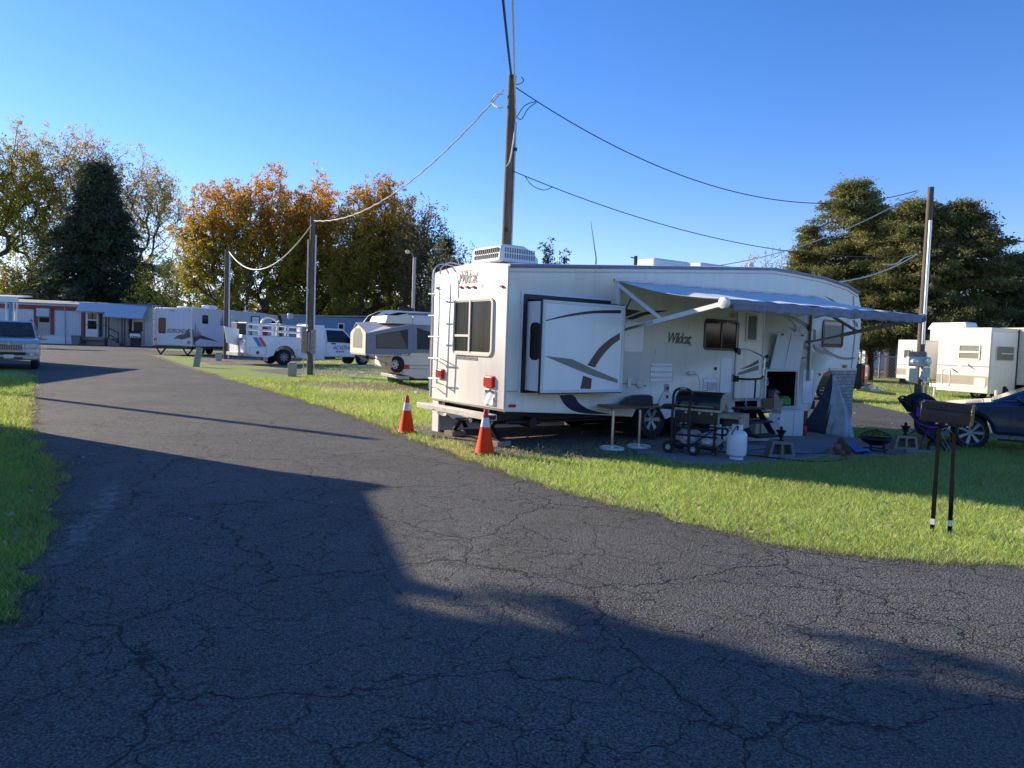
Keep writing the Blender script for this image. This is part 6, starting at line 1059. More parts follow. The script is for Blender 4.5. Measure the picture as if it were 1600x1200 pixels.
MB().box(xA0-.5,xA0-.1,.2,.9,.45,.6).tube([(xA0-.3,.3,.5),(xA0-.3,.3,0)],.05,6).build('stabiliser','white',TR)
MB().tube([(.3,.1,.5),(.3,.1,.05)],.06,6).build('stabiliser','white',TR)
# fence, tank & shed behind
fe=thing('chain_link_fence','galvanised chain link fence beyond the lane, right of the camper nose','fence',(float(D(1345,560,58)[0]),58.,0),R(3)); fh=1.7; Lf=float(D(1500,560,58)[0]-D(1345,560,58)[0])
for k in range(6): MB().tube([(k*Lf/5,0,0),(k*Lf/5,0,fh+.6)],.07,6).build('fence_post','dull_steel',fe)
MB().tube([(0,0,fh+.0),(Lf,0,fh+.0)],.045,5).tube([(0,0,fh+.55),(Lf,0,fh+.55)],.03,5).build('top_rail','dull_steel',fe)
cl=MB(); st_n=int(Lf/.28)
for k in range(-6,st_n): 
    for sgn in (1,-1):
        x0_=k*.28+(0 if sgn>0 else fh); x1_=x0_+sgn*fh; za_,zb__=0,fh
        if x0_<0 : 
            if x1_<=0: continue
            za_=-x0_*sgn; x0_=0
        if x1_<0: zb__=x0_*1.0; x1_=0
        if x0_>Lf or x1_>Lf: continue
        cl.tube([(x0_,0,za_),(x1_,0,zb__)],.016,3)
cl.build('mesh','dull_steel',fe)
p=D(1383,560,74); tk=thing('covered_boat','tall shape under a pale blue cover behind the chain link fence','covered boat',(float(p[0]),74.,0)); h1=float(D(1383,530,74)[2]); MB().hexa([(-1.6,-1,0.3),(2.4,-1,.3),(2.4,1.5,.3),(-1.6,1.5,.3)],[(-2.3,-1.2,h1*.9),(2.5,-1.2,h1*.9),(2.5,1.7,h1*.9),(-2.3,1.7,h1*.9)]).build('hull','panel_blue',tk,bevel=.2); MB().hexa([(-2.4,-1.3,h1*.88),(2.6,-1.3,h1*.88),(2.6,1.8,h1*.88),(-2.4,1.8,h1*.88)],[(-1.9,-1,h1),(2.4,-1,h1),(2.4,1.5,h1),(-1.9,1.5,h1)]).build('cover','vinyl_white',tk,bevel=.1)
# utility pedestals
def ped(px,h_,w_,lab,rx=0.,ry=0.):
    p=at(*px); o=single('utility_pedestal',MB().box(-w_/2,w_/2,-w_/2,w_/2,-.05,h_*.93).hexa([(-w_*.52,-w_*.52,h_*.93),(w_*.52,-w_*.52,h_*.93),(w_*.52,w_*.52,h_*.93),(-w_*.52,w_*.52,h_*.93)],[(-w_*.4,-w_*.4,h_),(w_*.4,-w_*.4,h_),(w_*.4,w_*.4,h_),(-w_*.4,w_*.4,h_)]).cb((0,-w_/2,h_*.2),(.04,.03,.06)),'util_green',lab,'utility box',(p[0],p[1],0),.1,'green utility pedestals in the grass',bevel=.02); o.rotation_euler=(rx,ry,.1); return o
ped((306.5,573),.97,.26,'tall pale green utility box leaning to the right at the road edge',-.05,.16)
ped((456.5,588),.58,.31,'squat green utility box beside the second wooden pole'); ped((341.5,564),.52,.3,'small green utility box at the foot of the farthest pole')
# ================================================================ TREES
MATS['leaves']=leafmat('leaves',.6); MATS['needles']=leafmat('needles',.3,.7); MATS['grass_blades']=leafmat('grass_blades',.5,.6)
def colmesh(name,V,F,C,m,parent=None,smooth=False):
    me=bpy.data.meshes.new(name); nv=len(V); nf=len(F); k=F.shape[1]
    me.vertices.add(nv); me.vertices.foreach_set('co',V.astype(np.float32).ravel()); me.loops.add(nf*k); me.loops.foreach_set('vertex_index',F.astype(np.int32).ravel()); me.polygons.add(nf); me.polygons.foreach_set('loop_start',np.arange(0,nf*k,k,dtype=np.int32))
    a=me.attributes.new('Col','FLOAT_COLOR','POINT'); cc=np.ones((nv,4),np.float32); cc[:,:3]=C; a.data.foreach_set('color',cc.ravel()); me.materials.append(MATS[m]); me.update(calc_edges=True)
    o=bpy.data.objects.new(name,me); COL.objects.link(o)
    if parent: o.parent=parent
    return o
def leaves(P,A,L,Wd,C,rg,name,m,parent,droop=0.):
    # P centres, A preferred axis, L length, Wd width: rhombus leaves
    n=len(P); ax=A+rg.normal(0,.75,(n,3)); ax/=np.linalg.norm(ax,axis=1)[:,None]; r=rg.normal(0,1,(n,3)); b=np.cross(ax,r); b/=np.linalg.norm(b,axis=1)[:,None]
    L=L*(.6+.8*rg.random(n))[:,None]; W2=Wd*(.6+.8*rg.random(n))[:,None]
    V=np.stack([P,P+ax*L*.5+b*W2*.5,P+ax*L,P+ax*L*.5-b*W2*.5],1).reshape(-1,3); F=np.arange(4*n).reshape(n,4); return colmesh(name,V,F,np.repeat(C,4,0),m,parent)
def tree(name,lab,x,y,H,shape,pal,seed,ntip=260,per=70,leaf=.16,sig=.5,trunk=.0,group=None,fork=.28,m='leaves',r0=.028,upbias=.35,cat='tree',bare=0.,elong=1.6,stems=1,flat=1.,sx=1.):
    """shape(rg,n)-> n crown points (unit of metres, local)"""
    rg=np.random.default_rng(seed); t=thing(name,lab,cat,(x,y,0),0,group)
    tips=shape(rg,ntip); nodes=[]; par=[]; 
    for s_ in range(stems):
        off=np.array([0.,0,0]) if stems==1 else rg.normal(0,.5,3)*[1,1,0]; last=-1
        for k in range(5):
            if s_>0 and k==0: last=0; continue
            nodes.append(off*(k*.6)+np.array([rg.normal(0,.05)*k,rg.normal(0,.05)*k,H*fork*k/4])); par.append(last); last=len(nodes)-1
    c0=np.array([0,0,H*fork]); order=np.argsort(np.linalg.norm((tips-c0)*[1,1,.8],axis=1)); tipidx=[]; dirs=[]
    for i in order:
        p=tips[i]; NA=np.array(nodes); d=np.linalg.norm(NA-p,axis=1)+np.maximum(0,NA[:,2]-p[2]+.3)*2.5+np.linalg.norm(NA-c0,axis=1)*.42; d[:4]+=3
        j=int(np.argmin(d)); a=NA[j]; seg=p-a; n=max(1,int(np.linalg.norm(seg)/1.3)); last=j
        for k in range(1,n+1):
            f=k/n; q=a+seg*f; q=q+np.array([0,0,-.07*np.linalg.norm(seg)*np.sin(np.pi*f)*(1-f)])+rg.normal(0,.06,3)*(f<1); nodes.append(q); par.append(last); last=len(nodes)-1
        tipidx.append(last); dd=seg/ (np.linalg.norm(seg)+1e-6)+np.array([0,0,upbias]); dirs.append(dd/np.linalg.norm(dd))
    NN=np.array(nodes); cnt=np.zeros(len(NN)); cnt[tipidx]=1
    for i in range(len(NN)-1,-1,-1):
        if par[i]>=0: cnt[par[i]]+=cnt[i]
    rad=r0*.8*np.maximum(cnt,.5)**.44; V=[];F=[];K=5
    for i in range(len(NN)):
        if par[i]<0: continue
        a=NN[par[i]]; b=NN[i]; d=b-a; l=np.linalg.norm(d)
        if l<1e-6: continue
        d=d/l; u=np.cross(d,[0.3,.9,.2]); u/=np.linalg.norm(u); v=np.cross(d,u); ra=min(rad[par[i]],rad[i]*1.5); rb_=rad[i]; o=len(V)
        for pp,rr_ in ((a,ra),(b,rb_)):
            for k in range(K): an=2*PI*k/K; V.append(pp+(u*math.cos(an)+v*math.sin(an))*rr_)
        for k in range(K): F.append((o+k,o+(k+1)%K,o+K+(k+1)%K,o+K+k))
    colmesh('trunk',np.array(V),np.array(F),np.full((len(V),3),.05),'barkm',t).data.shade_smooth()
    TI=NN[tipidx]; D_=np.array(dirs); n=len(TI)
    # twigs
    if per>0:
        idx=np.repeat(np.arange(n),per); al=rg.random(len(idx)); cl_=rg.normal(0,1,(len(idx),3)); spread=np.array([1,1,flat])
        NS=8; so_a=rg.random((n,NS)); so_n=rg.normal(0,1,(n,NS,3)); si=rg.integers(0,NS,len(idx)); al=so_a[idx,si]
        P=TI[idx]+D_[idx]*((al-.55)[:,None])*sig*2.2*elong+so_n[idx,si]*sig*.6*spread*(1.1-.5*al)[:,None]+cl_*sig*.24
        keep=rg.random(len(P))>bare; P=P[keep]; idx=idx[keep]; P[:,2]=np.maximum(P[:,2],.15)
        C=pal(P,H,rg,idx); leaves(P,D_[idx]*.8,leaf,leaf*.62,C,rg,'crown',m,t)
    return t
def blobshape(bl):
    # list of (cx,cy,cz,rx,ry,rz,weight)
    def f(rg,n):
        w_=np.array([b[6] for b in bl]); w_=w_/w_.sum(); out=[]
        for b,k in zip(bl,rg.multinomial(n,w_)):
            v=rg.normal(0,1,(k,3)); v/=np.linalg.norm(v,axis=1)[:,None]; r=rg.random(k)**.45; out.append(np.array(b[:3])+v*r[:,None]*np.array(b[3:6]))
        return np.concatenate(out)
    return f
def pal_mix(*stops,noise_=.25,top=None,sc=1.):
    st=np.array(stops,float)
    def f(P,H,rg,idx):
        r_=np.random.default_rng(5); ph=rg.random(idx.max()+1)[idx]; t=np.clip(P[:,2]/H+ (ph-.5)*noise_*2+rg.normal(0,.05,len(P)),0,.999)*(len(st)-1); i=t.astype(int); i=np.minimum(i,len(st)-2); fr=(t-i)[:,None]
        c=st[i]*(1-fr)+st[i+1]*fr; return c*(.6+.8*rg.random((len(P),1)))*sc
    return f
ORANGE=pal_mix((.26,.27,.04),(.30,.30,.045),(.34,.28,.04),(.50,.30,.05),(.58,.27,.06),noise_=.16)
OLIVE=pal_mix((.28,.29,.05),(.28,.29,.05),(.34,.31,.05),(.45,.33,.07),noise_=.3)
GOLD=pal_mix((.66,.55,.08),(.72,.60,.10),(.66,.48,.10),noise_=.35)
PALE=pal_mix((.36,.33,.10),(.42,.35,.10),(.45,.36,.14),noise_=.3)
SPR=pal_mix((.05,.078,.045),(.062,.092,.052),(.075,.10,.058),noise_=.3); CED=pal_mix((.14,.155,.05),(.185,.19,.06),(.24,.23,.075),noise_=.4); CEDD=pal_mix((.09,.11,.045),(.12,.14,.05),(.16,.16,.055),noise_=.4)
def T(px,pybase_depth,pytop):  # -> x,y,H
    d=pybase_depth; return float(D(px,500,d)[0]),float(d),float(D(px,pytop,d)[2])
def pxm(d): return FP/d
# left big maple
x,y,H=T(22,101,172); s=pxm(86)
tree('maple_tree','tall dark green and gold maple with open limbs at the far left',x,y,H,blobshape([(-4,0,H*.62,5,4.5,H*.30,3),(2,0,H*.66,5.2,4.5,H*.30,4),(5,0,H*.45,4,3.5,H*.2,1.2),(-6,0,H*.4,4,4,H*.2,1)]),OLIVE,11,480,90,.28,.9,bare=.05,fork=.2,r0=.036,stems=2)
x,y,H=T(128,103,186); tree('maple_tree','slender thinly leaved tree rising behind the dark spruce\'s left side',x,y,H,blobshape([(0,0,H*.72,4.0,4,H*.25,3),(-2,0,H*.45,4,4,H*.2,1)]),PALE,12,300,44,.25,.8,fork=.3,r0=.028)
x,y,H=T(215,104,215); tree('maple_tree','wide thin golden tree with see-through crown right of the dark spruce',x,y,H,blobshape([(-1.5,0,H*.72,6,5,H*.25,3),(2,0,H*.55,5.5,5,H*.3,3),(3.5,0,H*.7,3.5,4,H*.2,1.2),(1,0,H*.25,6,5,H*.2,2)]),PALE,13,460,48,.25,.8,fork=.22,r0=.028)
# orange maples
x,y,H=T(395,74,262); tree('maple_tree','broad maple turning orange at the top behind the tree-print trailer',x,y,H,blobshape([(-3.5,0,H*.60,4.3,4,H*.30,3),(1.5,0,H*.66,4.8,4.5,H*.33,4),(5.5,0,H*.6,3,4,H*.3,2),(0,0,H*.3,6,4,H*.2,1.5),(-5.6,0,H*.5,2,2,H*.18,.8)]),ORANGE,14,560,135,.22,.62,fork=.18,r0=.030,stems=2,upbias=.9)
x,y,H=T(492,77,266); tree('maple_tree','orange topped maple in the middle of the row, above the second wooden pole',x,y,H,blobshape([(0,0,H*.64,3.6,4,H*.32,3),(-2,0,H*.35,3.2,3,H*.22,1.2),(2,0,H*.35,3.2,3,H*.2,1.2)]),ORANGE,15,300,125,.22,.62,fork=.2,r0=.03,upbias=.9)
x,y,H=T(590,72,268); tree('maple_tree','greener maple with thin orange top left of the yard light pole',x,y,H,blobshape([(0,0,H*.64,4.2,4,H*.31,4),(3,0,H*.45,3,3,H*.25,1.6),(-2.5,0,H*.4,3,3,H*.25,1.5)]),pal_mix((.27,.25,.045),(.30,.26,.05),(.38,.29,.05),(.54,.29,.06),noise_=.16),16,520,120,.22,.62,fork=.18,r0=.03,upbias=.8,stems=2)
x,y,H=T(655,66,305); tree('maple_tree','thin brownish tree with sparse arching branches beside the yard light pole',x,y,H,blobshape([(0,0,H*.6,2.8,3,H*.36,3),(3.2,0,H*.45,2.2,2,H*.2,1)]),pal_mix((.12,.11,.05),(.14,.12,.05),(.16,.13,.06),noise_=.3),17,230,50,.2,.55,fork=.25,r0=.024)
x,y,H=T(705,58,372); tree('willow_tree','low wispy tree with sparse drooping twigs at the camper\'s rear ladder',x,y,H,blobshape([(-.8,0,H*.62,2.2,1.5,H*.34,3),(1.0,0,H*.8,1.6,1.2,H*.14,1)]),pal_mix((.09,.11,.05),(.12,.13,.07),noise_=.3),18,80,26,.17,.4,fork=.3,r0=.02)
# low gold trees behind
for k,(px_,d,pt_,w_,lab) in enumerate(((262,88,395,5.,'low bright yellow tree between the dark spruce and the orange maple'),(60,97,385,5,'low yellow tree glowing behind the far left maple'),(330,84,420,5,'low yellow tree below the left half of the orange maple'),(440,86,440,4.5,'low gold tree low behind the middle of the maple row'),(540,84,440,5,'low gold tree beneath the greener maple'),(10,92,400,4,'yellow green sapling thicket behind the carport'),(620,80,450,4,'low gold tree behind the black and white trailer'))):
    x,y,H=T(px_,d,pt_); tree('yellow_tree',lab,x,y,H,blobshape([(0,0,H*.55,w_,3.5,H*.42,1)]),GOLD if k!=5 else OLIVE,30+k,170,46,.23,.6,fork=.15,r0=.022,group='low yellow trees behind the row',stems=2)
# conifers
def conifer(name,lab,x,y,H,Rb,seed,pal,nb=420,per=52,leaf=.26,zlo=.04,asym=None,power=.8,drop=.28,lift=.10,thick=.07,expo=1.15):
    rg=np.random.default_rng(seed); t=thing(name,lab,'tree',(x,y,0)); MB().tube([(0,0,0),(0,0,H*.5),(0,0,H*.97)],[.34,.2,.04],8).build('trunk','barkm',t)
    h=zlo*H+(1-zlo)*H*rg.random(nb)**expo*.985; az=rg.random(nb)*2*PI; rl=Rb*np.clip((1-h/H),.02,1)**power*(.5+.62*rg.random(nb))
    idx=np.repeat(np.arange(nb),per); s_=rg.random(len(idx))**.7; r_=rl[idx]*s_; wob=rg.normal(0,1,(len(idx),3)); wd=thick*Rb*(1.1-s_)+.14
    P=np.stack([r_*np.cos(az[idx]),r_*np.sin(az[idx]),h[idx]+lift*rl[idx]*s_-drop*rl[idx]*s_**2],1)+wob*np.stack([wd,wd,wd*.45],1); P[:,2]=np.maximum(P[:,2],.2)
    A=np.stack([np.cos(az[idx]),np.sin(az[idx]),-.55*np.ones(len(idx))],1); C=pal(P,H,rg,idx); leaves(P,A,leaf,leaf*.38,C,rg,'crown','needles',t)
    mb=MB()
    for i in range(0,nb,3): mb.tube([(0,0,h[i]),(rl[i]*.5*math.cos(az[i]),rl[i]*.5*math.sin(az[i]),h[i]+.0),(rl[i]*.9*math.cos(az[i]),rl[i]*.9*math.sin(az[i]),h[i]-.14*rl[i])],[.07,.04,.015],4)
    mb.build('branches','barkm',t); return t
x,y,H=T(153,92,256); conifer('spruce_tree','dense dark blue green spruce, cone shaped, behind the mobile home porch',x,y,H,14.5,41,SPR,420,210,.44,.16,power=1.12)
x,y,H=T(693,62,366); conifer('spruce_tree','small dark spruce mostly hidden behind the camper\'s rear ladder',x,y,H,3.2,42,SPR,240,50,.26,.05)
x,y,H=T(862,44,366); tree('cedar_tree','dark dense little evergreen peeking over the roof beside the air conditioner',x,y,H,blobshape([(0,0,H*.66,1.1,1.1,H*.33,2),(.1,0,H*.4,1.4,1.4,H*.3,2)]),pal_mix((.012,.022,.012),(.016,.03,.016),noise_=.2),43,150,70,.13,.26,fork=.2,r0=.014,m='needles')
# cedars on the right
def cedar(lab,px_,d,pt_,bl,seed,pal=CED,ntip=300,per=150,leaf=.17,sig=.72,flat=.32,ub=.18,**k):
    x,y,H=T(px_,d,pt_); return tree('cedar_tree',lab,x,y,H,blobshape([(a*H,0,c_*H,rx,ry,rz*H,w_) for a,c_,rx,ry,rz,w_ in bl]),pal,seed,ntip,per,leaf,sig,m='needles',r0=.014,flat=flat,upbias=ub,group='old cedars on the right',elong=1.9,**k)
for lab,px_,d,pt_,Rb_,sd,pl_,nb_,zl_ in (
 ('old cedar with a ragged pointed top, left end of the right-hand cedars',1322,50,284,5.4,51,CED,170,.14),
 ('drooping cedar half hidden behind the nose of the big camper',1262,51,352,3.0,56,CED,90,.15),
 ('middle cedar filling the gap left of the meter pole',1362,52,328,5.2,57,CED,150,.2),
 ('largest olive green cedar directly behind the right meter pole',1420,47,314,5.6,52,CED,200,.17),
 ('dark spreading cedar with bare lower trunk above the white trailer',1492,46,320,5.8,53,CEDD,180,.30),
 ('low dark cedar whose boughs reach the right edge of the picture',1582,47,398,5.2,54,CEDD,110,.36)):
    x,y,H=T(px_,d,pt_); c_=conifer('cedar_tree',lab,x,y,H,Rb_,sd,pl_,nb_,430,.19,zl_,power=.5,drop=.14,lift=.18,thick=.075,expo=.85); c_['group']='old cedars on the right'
x,y,H=T(1368,63,440); tree('bare_tree','bare brown tangled tree by the fence under the cedars',x,y,H,blobshape([(0,0,H*.6,2.8,2,H*.38,1),(-2,0,H*.5,1.5,1.5,H*.3,.6)]),pal_mix((.16,.13,.08),(.22,.18,.10),noise_=.3),55,190,22,.16,.4,fork=.2,r0=.016)
x,y,H=T(1443,60,298); tree('bare_tree','bare leafless tree top showing above the cedars by the pole',x,y,H,blobshape([(0,0,H*.82,2.6,2,H*.16,1)]),pal_mix((.16,.13,.10),(.2,.16,.12),noise_=.3),56,150,3,.10,.3,fork=.5,r0=.012)
x,y,H=T(1205,62,378); tree('bare_tree','pale thin leafless tree over the camper roof left of the cedars',x,y,H,blobshape([(0,0,H*.72,2.2,2,H*.26,1)]),pal_mix((.3,.27,.12),(.36,.32,.12),noise_=.3),57,150,10,.14,.4,fork=.4,r0=.012)
x,y,H=T(1167,64,404); tree('yellow_tree','little yellow green bush top over the camper roof near the vents',x,y,H,blobshape([(0,0,H*.8,.7,.7,H*.18,1)]),GOLD,58,40,40,.15,.3,fork=.6,r0=.012)
p=D(1391,560,60); tkk=thing('dead_tree','straight thick bare tree trunk standing behind the fence','tree',(float(p[0]),60.,0)); MB().tube([(0,0,0),(0,0,3),(-.1,0,6.5)],[.42,.36,.3],10).build('trunk','barkm',tkk); MB().tube([(-.1,0,5),(-.9,0,7.5)],[.15,.05],6).build('limb','barkm',tkk)
# far woods
def woods(name,x0,x1,y0,y1,h,n,seed,cols):
    rg=np.random.default_rng(seed); X=rg.uniform(x0,x1,n); Y=rg.uniform(y0,y1,n); cx=np.floor(X/5); hh=h*(.65+.35*np.sin(cx*12.9)**2)*(.8+.2*np.sin(X*.9)); Z=hh*rg.random(n)**.8; P=np.stack([X,Y,Z],1); A=np.zeros((n,3)); A[:,2]=.3
    C=np.array(cols)[(np.abs(cx+np.floor(Y/9)).astype(int))%len(cols)]*(.6+.8*rg.random((n,1))); o=leaves(P,A,.7,.5,C,rg,name,'leaves',None); o['kind']='stuff'; o['label']='far line of mixed autumn woods along the horizon'; o['category']='woods'; return o
woods('distant_woods',20,150,118,135,7,26000,61,[(.2,.17,.08),(.12,.12,.05),(.28,.2,.08),(.09,.1,.05)]); woods('distant_woods',-110,18,105,120,9,26000,62,[(.42,.34,.08),(.2,.2,.05),(.45,.33,.10),(.14,.16,.05)])
woods('distant_woods',-90,110,-74,-60,6.5,26000,63,[(.14,.15,.05),(.1,.12,.04),(.2,.18,.06),(.09,.1,.05)])  # unseen woods behind the camera, added to darken window reflections
woods('distant_woods',88,104,-60,112,6.5,26000,64,[(.14,.15,.05),(.1,.12,.04),(.2,.18,.06),(.09,.1,.05)])  # unseen woods on the right, added to hide bright horizon from window reflections
# ---- trees and a neighbouring trailer home left of the camera, whose shadows fall over the road
cas=Matrix.Rotation(0,4,'Z')
NB=Frame((-9.45,12.83),math.atan2(.378,-.926)); nb=fthing(NB,'mobile_home','neighbouring cream mobile home just outside the left edge, shading the road','mobile home')
MB().box(0,13,-.0,8.,.1,3.25).build('wall','clap_beige',nb); MB().box(-.15,13.1,-.15,8.15,3.25,3.42).build('roof','roof_grey',nb); w_=MB().box(2,3.2,-.05,0,1.3,2.3).box(6,7.5,-.05,0,1.3,2.3).build('window','glass_dark',nb)
pf_=[(-9.25,12.5),(-8.25,9.3),(-8.4,8.6),(-11.0,8.75),(-9.75,12.0)]; pl_=[]
for q_ in pf_: v_=np.array([q_[0],q_[1],0])-NB.o; pl_.append((float(v_@NB.u),float(v_@NB.v)))
MB().prism(pl_,3.3,None,0,.02).build('porch','vinyl_white',nb)  # unseen wedge added, footprint shaped to extend the home's shadow on the road
N2=Frame((-24.3,26.5),math.atan2(11.5,-2.5)); n2=fthing(N2,'mobile_home','second neighbouring grey mobile home left of the silver vehicle, out of view','mobile home'); MB().box(-1,11.6,0,4.2,.1,4.3).build('wall','corrug',n2); MB().box(-1.2,11.8,-.2,4.4,4.3,4.5).build('roof','roof_grey',n2)
MP=MB().tube([(0,0,0),(0,0,6.6)],.13,10); single('utility_pole',MP,'wood_pole','wooden pole left of the picture whose long shadow crosses the road','utility pole',(-17.6,21.05,0),0)
for k,(sx_,sy_,h_,rr2,sd) in enumerate(((-.9,2.1,7.6,1.6,71),(1.8,.6,7.8,2.6,72),(4.5,-.1,7.6,2.6,73),(-1.9,1.6,7.8,2.5,74),(-.4,.3,7.8,2.8,75),(7.2,-1.5,7.6,2.6,76),(2.6,-1.4,7.6,2.6,77))):
    L_=h_/math.tan(SUNEL); cx=sx_+SD.x*L_; cy=sy_+SD.y*L_
    tree('shade_tree','dense green tree '+['nearest the road bend','second from the road bend','third from the road bend','behind the cream mobile home','low behind the cream mobile home','farthest left','near left beyond the mobile home','small one beside the cream mobile home','smallest, at the corner of the cream mobile home'][k]+', left of the picture',cx,cy,h_+rr2*.8,blobshape([(0,0,h_,rr2*.85,rr2*.85,rr2*.75,1)]),OLIVE,sd,150,130,.34,.55,fork=.3,r0=.03,group='trees left of the picture')
# ================================================================ GRASS
def inpoly(P,poly):
    x,y=P[:,0],P[:,1]; c_=np.zeros(len(P),bool); q=np.array([(float(a[0]),float(a[1])) for a in poly]); j=len(q)-1
    for i in range(len(q)):
        xi,yi=q[i]; xj,yj=q[j]
        with np.errstate(divide='ignore',invalid='ignore'): m_=((yi>y)!=(yj>y))&(x<(xj-xi)*(y-yi)/(yj-yi+1e-12)+xi)
        c_^=m_; j=i
    return c_
ROADs=[(float(a),float(b)) for a,b in ROAD]
def vnoise(P,s,seed):
    r_=np.random.default_rng(seed); out=np.zeros(len(P))
    for k in range(7): a=r_.random()*2*PI; f=s*(.5+1.5*r_.random()); out+=np.sin((P[:,0]*math.cos(a)+P[:,1]*math.sin(a))*f+r_.random()*9)
    return out/7
def blades(name,lab,n,dmin,dmax,amin,amax,h,w0,seed,mask,cols,dens=None):
    rg=np.random.default_rng(seed); d=np.exp(rg.uniform(math.log(dmin),math.log(dmax),n)); a=rg.uniform(amin,amax,n); P=np.stack([d*np.sin(a),d*np.cos(a)],1); k=mask(P,rg); P=P[k]; d=d[k]; n=len(P)
    sc=np.clip(d/8,1,5)**.75; w_=w0*sc*(.6+.8*rg.random(n)); hh=h*(.45+.9*rg.random(n))*(1+.35*vnoise(P,5,seed))*np.clip(sc,1,1.6); az=rg.random(n)*2*PI; ln=hh*(.2+.8*rg.random(n)); la=rg.random(n)*2*PI
    b=np.stack([np.cos(az)*w_,np.sin(az)*w_,np.zeros(n)],1); base=np.stack([P[:,0],P[:,1],np.full(n,.004)],1); tip=base+np.stack([np.cos(la)*ln,np.sin(la)*ln,hh],1); mid=base+(tip-base)*.5+np.stack([np.zeros(n),np.zeros(n),hh*.14],1)
    V=np.stack([base-b,base+b,mid+b*.7,tip,mid-b*.7],1).reshape(-1,3); F=np.arange(5*n).reshape(n,5); cc=np.array(cols); i=rg.choice(len(cols),n,p=dens); g_=(.75+.5*rg.random((n,1)))*(1+.22*vnoise(P,1.1,seed+1))[:,None]; yl_=np.clip((vnoise(P,.9,seed+5)-.05)*2.0,0,.38)[:,None]*(rg.random((n,1))<.75); C=np.repeat((cc[i]*(1-yl_)+np.array([.62,.52,.26])*yl_)*g_,5,0)
    o=colmesh(name,V,F,C,'grass_blades'); return tag(o,lab,'grass',None,'stuff')
EG_=np.zeros((800,800),bool)
for (ex,ey) in RE2[:-25]+LE2[:-12]:
    ex,ey=float(ex),float(ey)
    if abs(ex)<29 and 1<ey<58:
        rr_=int(1+2.6*max(0,.55+noise.noise(Vector((ex*.9,ey*.9,4)))+.5*noise.noise(Vector((ex*4,ey*4,4))))); i_=int((ex+30)/.075); j_=int(ey/.075); EG_[max(0,i_-rr_):i_+rr_+1,max(0,j_-rr_):j_+rr_+1]=True
CONCp=[(float(a),float(b)) for a,b in CONC]; LANEp=[(float(a),float(b)) for a,b in LANE]; GRp=[(float(a),float(b)) for a,b in GRAV]; DRp=[(float(a),float(b)) for a,b in DRIVE]; DTp=DIRT
UND=[fw(-.2,-.1),fw(10,-.1),fw(10,2.6),fw(-.2,2.6)]
def gm(P,rg):
    k=~inpoly(P,ROADs)&~inpoly(P,CONCp)&~inpoly(P,LANEp)&~inpoly(P,UND)
    g2=inpoly(P,GRp)|inpoly(P,DRp)|inpoly(P,DTp); k&=~(g2&(rg.random(len(P))>.16)); return k
GC=[(.42,.54,.12),(.32,.46,.09),(.54,.62,.18),(.60,.62,.26),(.66,.60,.38)]
blades('grass','thick green mown grass of the lawns beside the road',660000,5.3,62,R(-16),R(51),.048,.0022,1,gm,GC,[.36,.3,.2,.1,.04])
blades('grass','green grass of the strip left of the road',160000,5.0,30,R(-46),R(-15),.055,.0024,2,gm,[(.36,.50,.09),(.28,.42,.07),(.46,.56,.11),(.52,.54,.17)],[.35,.3,.25,.1])
# straw + ragged edge tufts along the road
def edgem(edge):
    E_=np.array([(float(a),float(b)) for a,b in edge]); 
    return E_
rg=np.random.default_rng(9); Vp=[];Cp=[]
E_=np.concatenate([edgem(RE2[:-25]),edgem(LE2[:-12])]); E_=E_[(np.linalg.norm(E_,axis=1)<24)&(E_[:,1]>2.5)]
n=60000; P=E_[rg.integers(0,len(E_),n)]+rg.normal(0,.07,(n,2)); az=rg.random(n)*2*PI; l=.01+.03*rg.random(n); hz=.002+.03*rg.random(n)**2; base=np.stack([P[:,0],P[:,1],np.full(n,.018)],1); tip=base+np.stack([np.cos(az)*l,np.sin(az)*l,hz],1); b=np.stack([-np.sin(az)*.0022,np.cos(az)*.0022,np.zeros(n)],1)
cc=np.array([(.36,.29,.17),(.28,.22,.13),(.18,.19,.06),(.45,.38,.25)])[rg.choice(4,n)]*(.6+.8*rg.random((n,1))); tag(colmesh('straw',np.stack([base-b,base+b,tip+b*.4,tip-b*.4],1).reshape(-1,3),np.arange(4*n).reshape(n,4),np.repeat(cc,4,0),'grass_blades'),'dry straw and dead grass along the road edges','dry grass',None,'stuff')
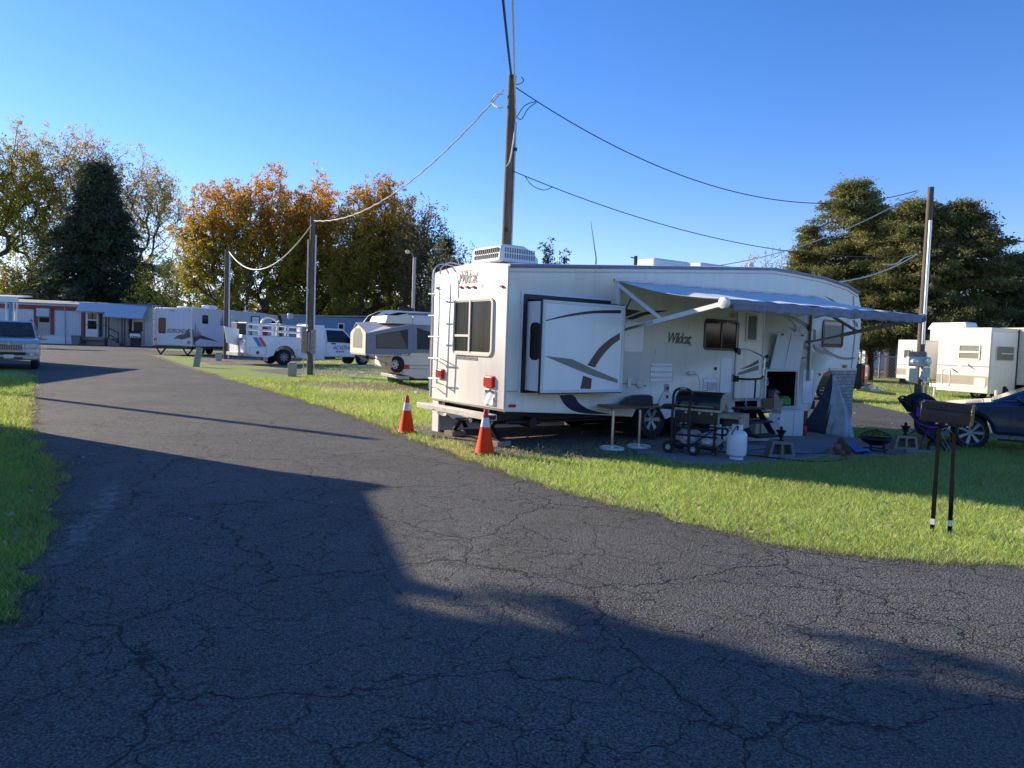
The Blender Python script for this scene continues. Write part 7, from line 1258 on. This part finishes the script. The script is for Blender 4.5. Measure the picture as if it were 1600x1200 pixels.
# fallen leaves
rg=np.random.default_rng(19); n=1500; d=np.exp(rg.uniform(math.log(6.5),math.log(30),n)); a=rg.uniform(R(-40),R(42),n); P=np.stack([d*np.sin(a),d*np.cos(a)],1); k=~inpoly(P,ROADs)|(rg.random(n)<.02); P=P[k]; n=len(P)
base=np.stack([P[:,0],P[:,1],np.where(inpoly(P,ROADs),.025,.05)],1); az=rg.random(n)*2*PI; L_=(.016+.02*rg.random(n)); u_=np.stack([np.cos(az)*L_,np.sin(az)*L_,rg.normal(0,.35,n)*L_],1); v_=np.stack([-np.sin(az)*L_*.8,np.cos(az)*L_*.8,rg.normal(0,.35,n)*L_],1)
cc=np.array([(.42,.30,.16),(.5,.42,.28),(.3,.2,.1),(.55,.5,.4)])[rg.choice(4,n)]; tag(colmesh('fallen_leaves',np.stack([base-u_,base+v_,base+u_,base-v_],1).reshape(-1,3),np.arange(4*n).reshape(n,4),np.repeat(cc,4,0),'grass_blades'),'pale fallen leaves scattered over the lawn','leaves',None,'stuff')
# gravel stones
rg=np.random.default_rng(29); n=16000; lo_=np.array(GRp).min(0); P=np.array([fw(a,b) for a,b in zip(rg.uniform(-.7,3.8,n),rg.uniform(-2.2,.6,n))]); k=inpoly(P,GRp)&~inpoly(P,CONCp); P=P[k]; n=len(P); r_=.006+.014*rg.random(n)**2
dirs=np.array([(1,0,0),(0,1,0),(-1,0,0),(0,-1,0),(0,0,1)],float); Vs=(np.stack([P[:,0],P[:,1],np.full(n,.008)],1)[:,None,:]+dirs[None]*r_[:,None,None]*(.7+.6*rg.random((n,5,1)))).reshape(-1,3); T_=np.array([(0,1,4),(1,2,4),(2,3,4),(3,0,4)]); F=(np.arange(n)[:,None,None]*5+T_[None]).reshape(-1,3)
cc=(np.array([(.30,.27,.24),(.42,.40,.37),(.2,.18,.16),(.36,.29,.22)])[rg.choice(4,n)]); o=colmesh('gravel_stones',Vs,F,np.repeat(cc,5,0),'grass_blades'); tag(o,'loose pale gravel under and beside the big camper','gravel',None,'stuff')
for m_ in ('leaves','needles','grass_blades'): pass
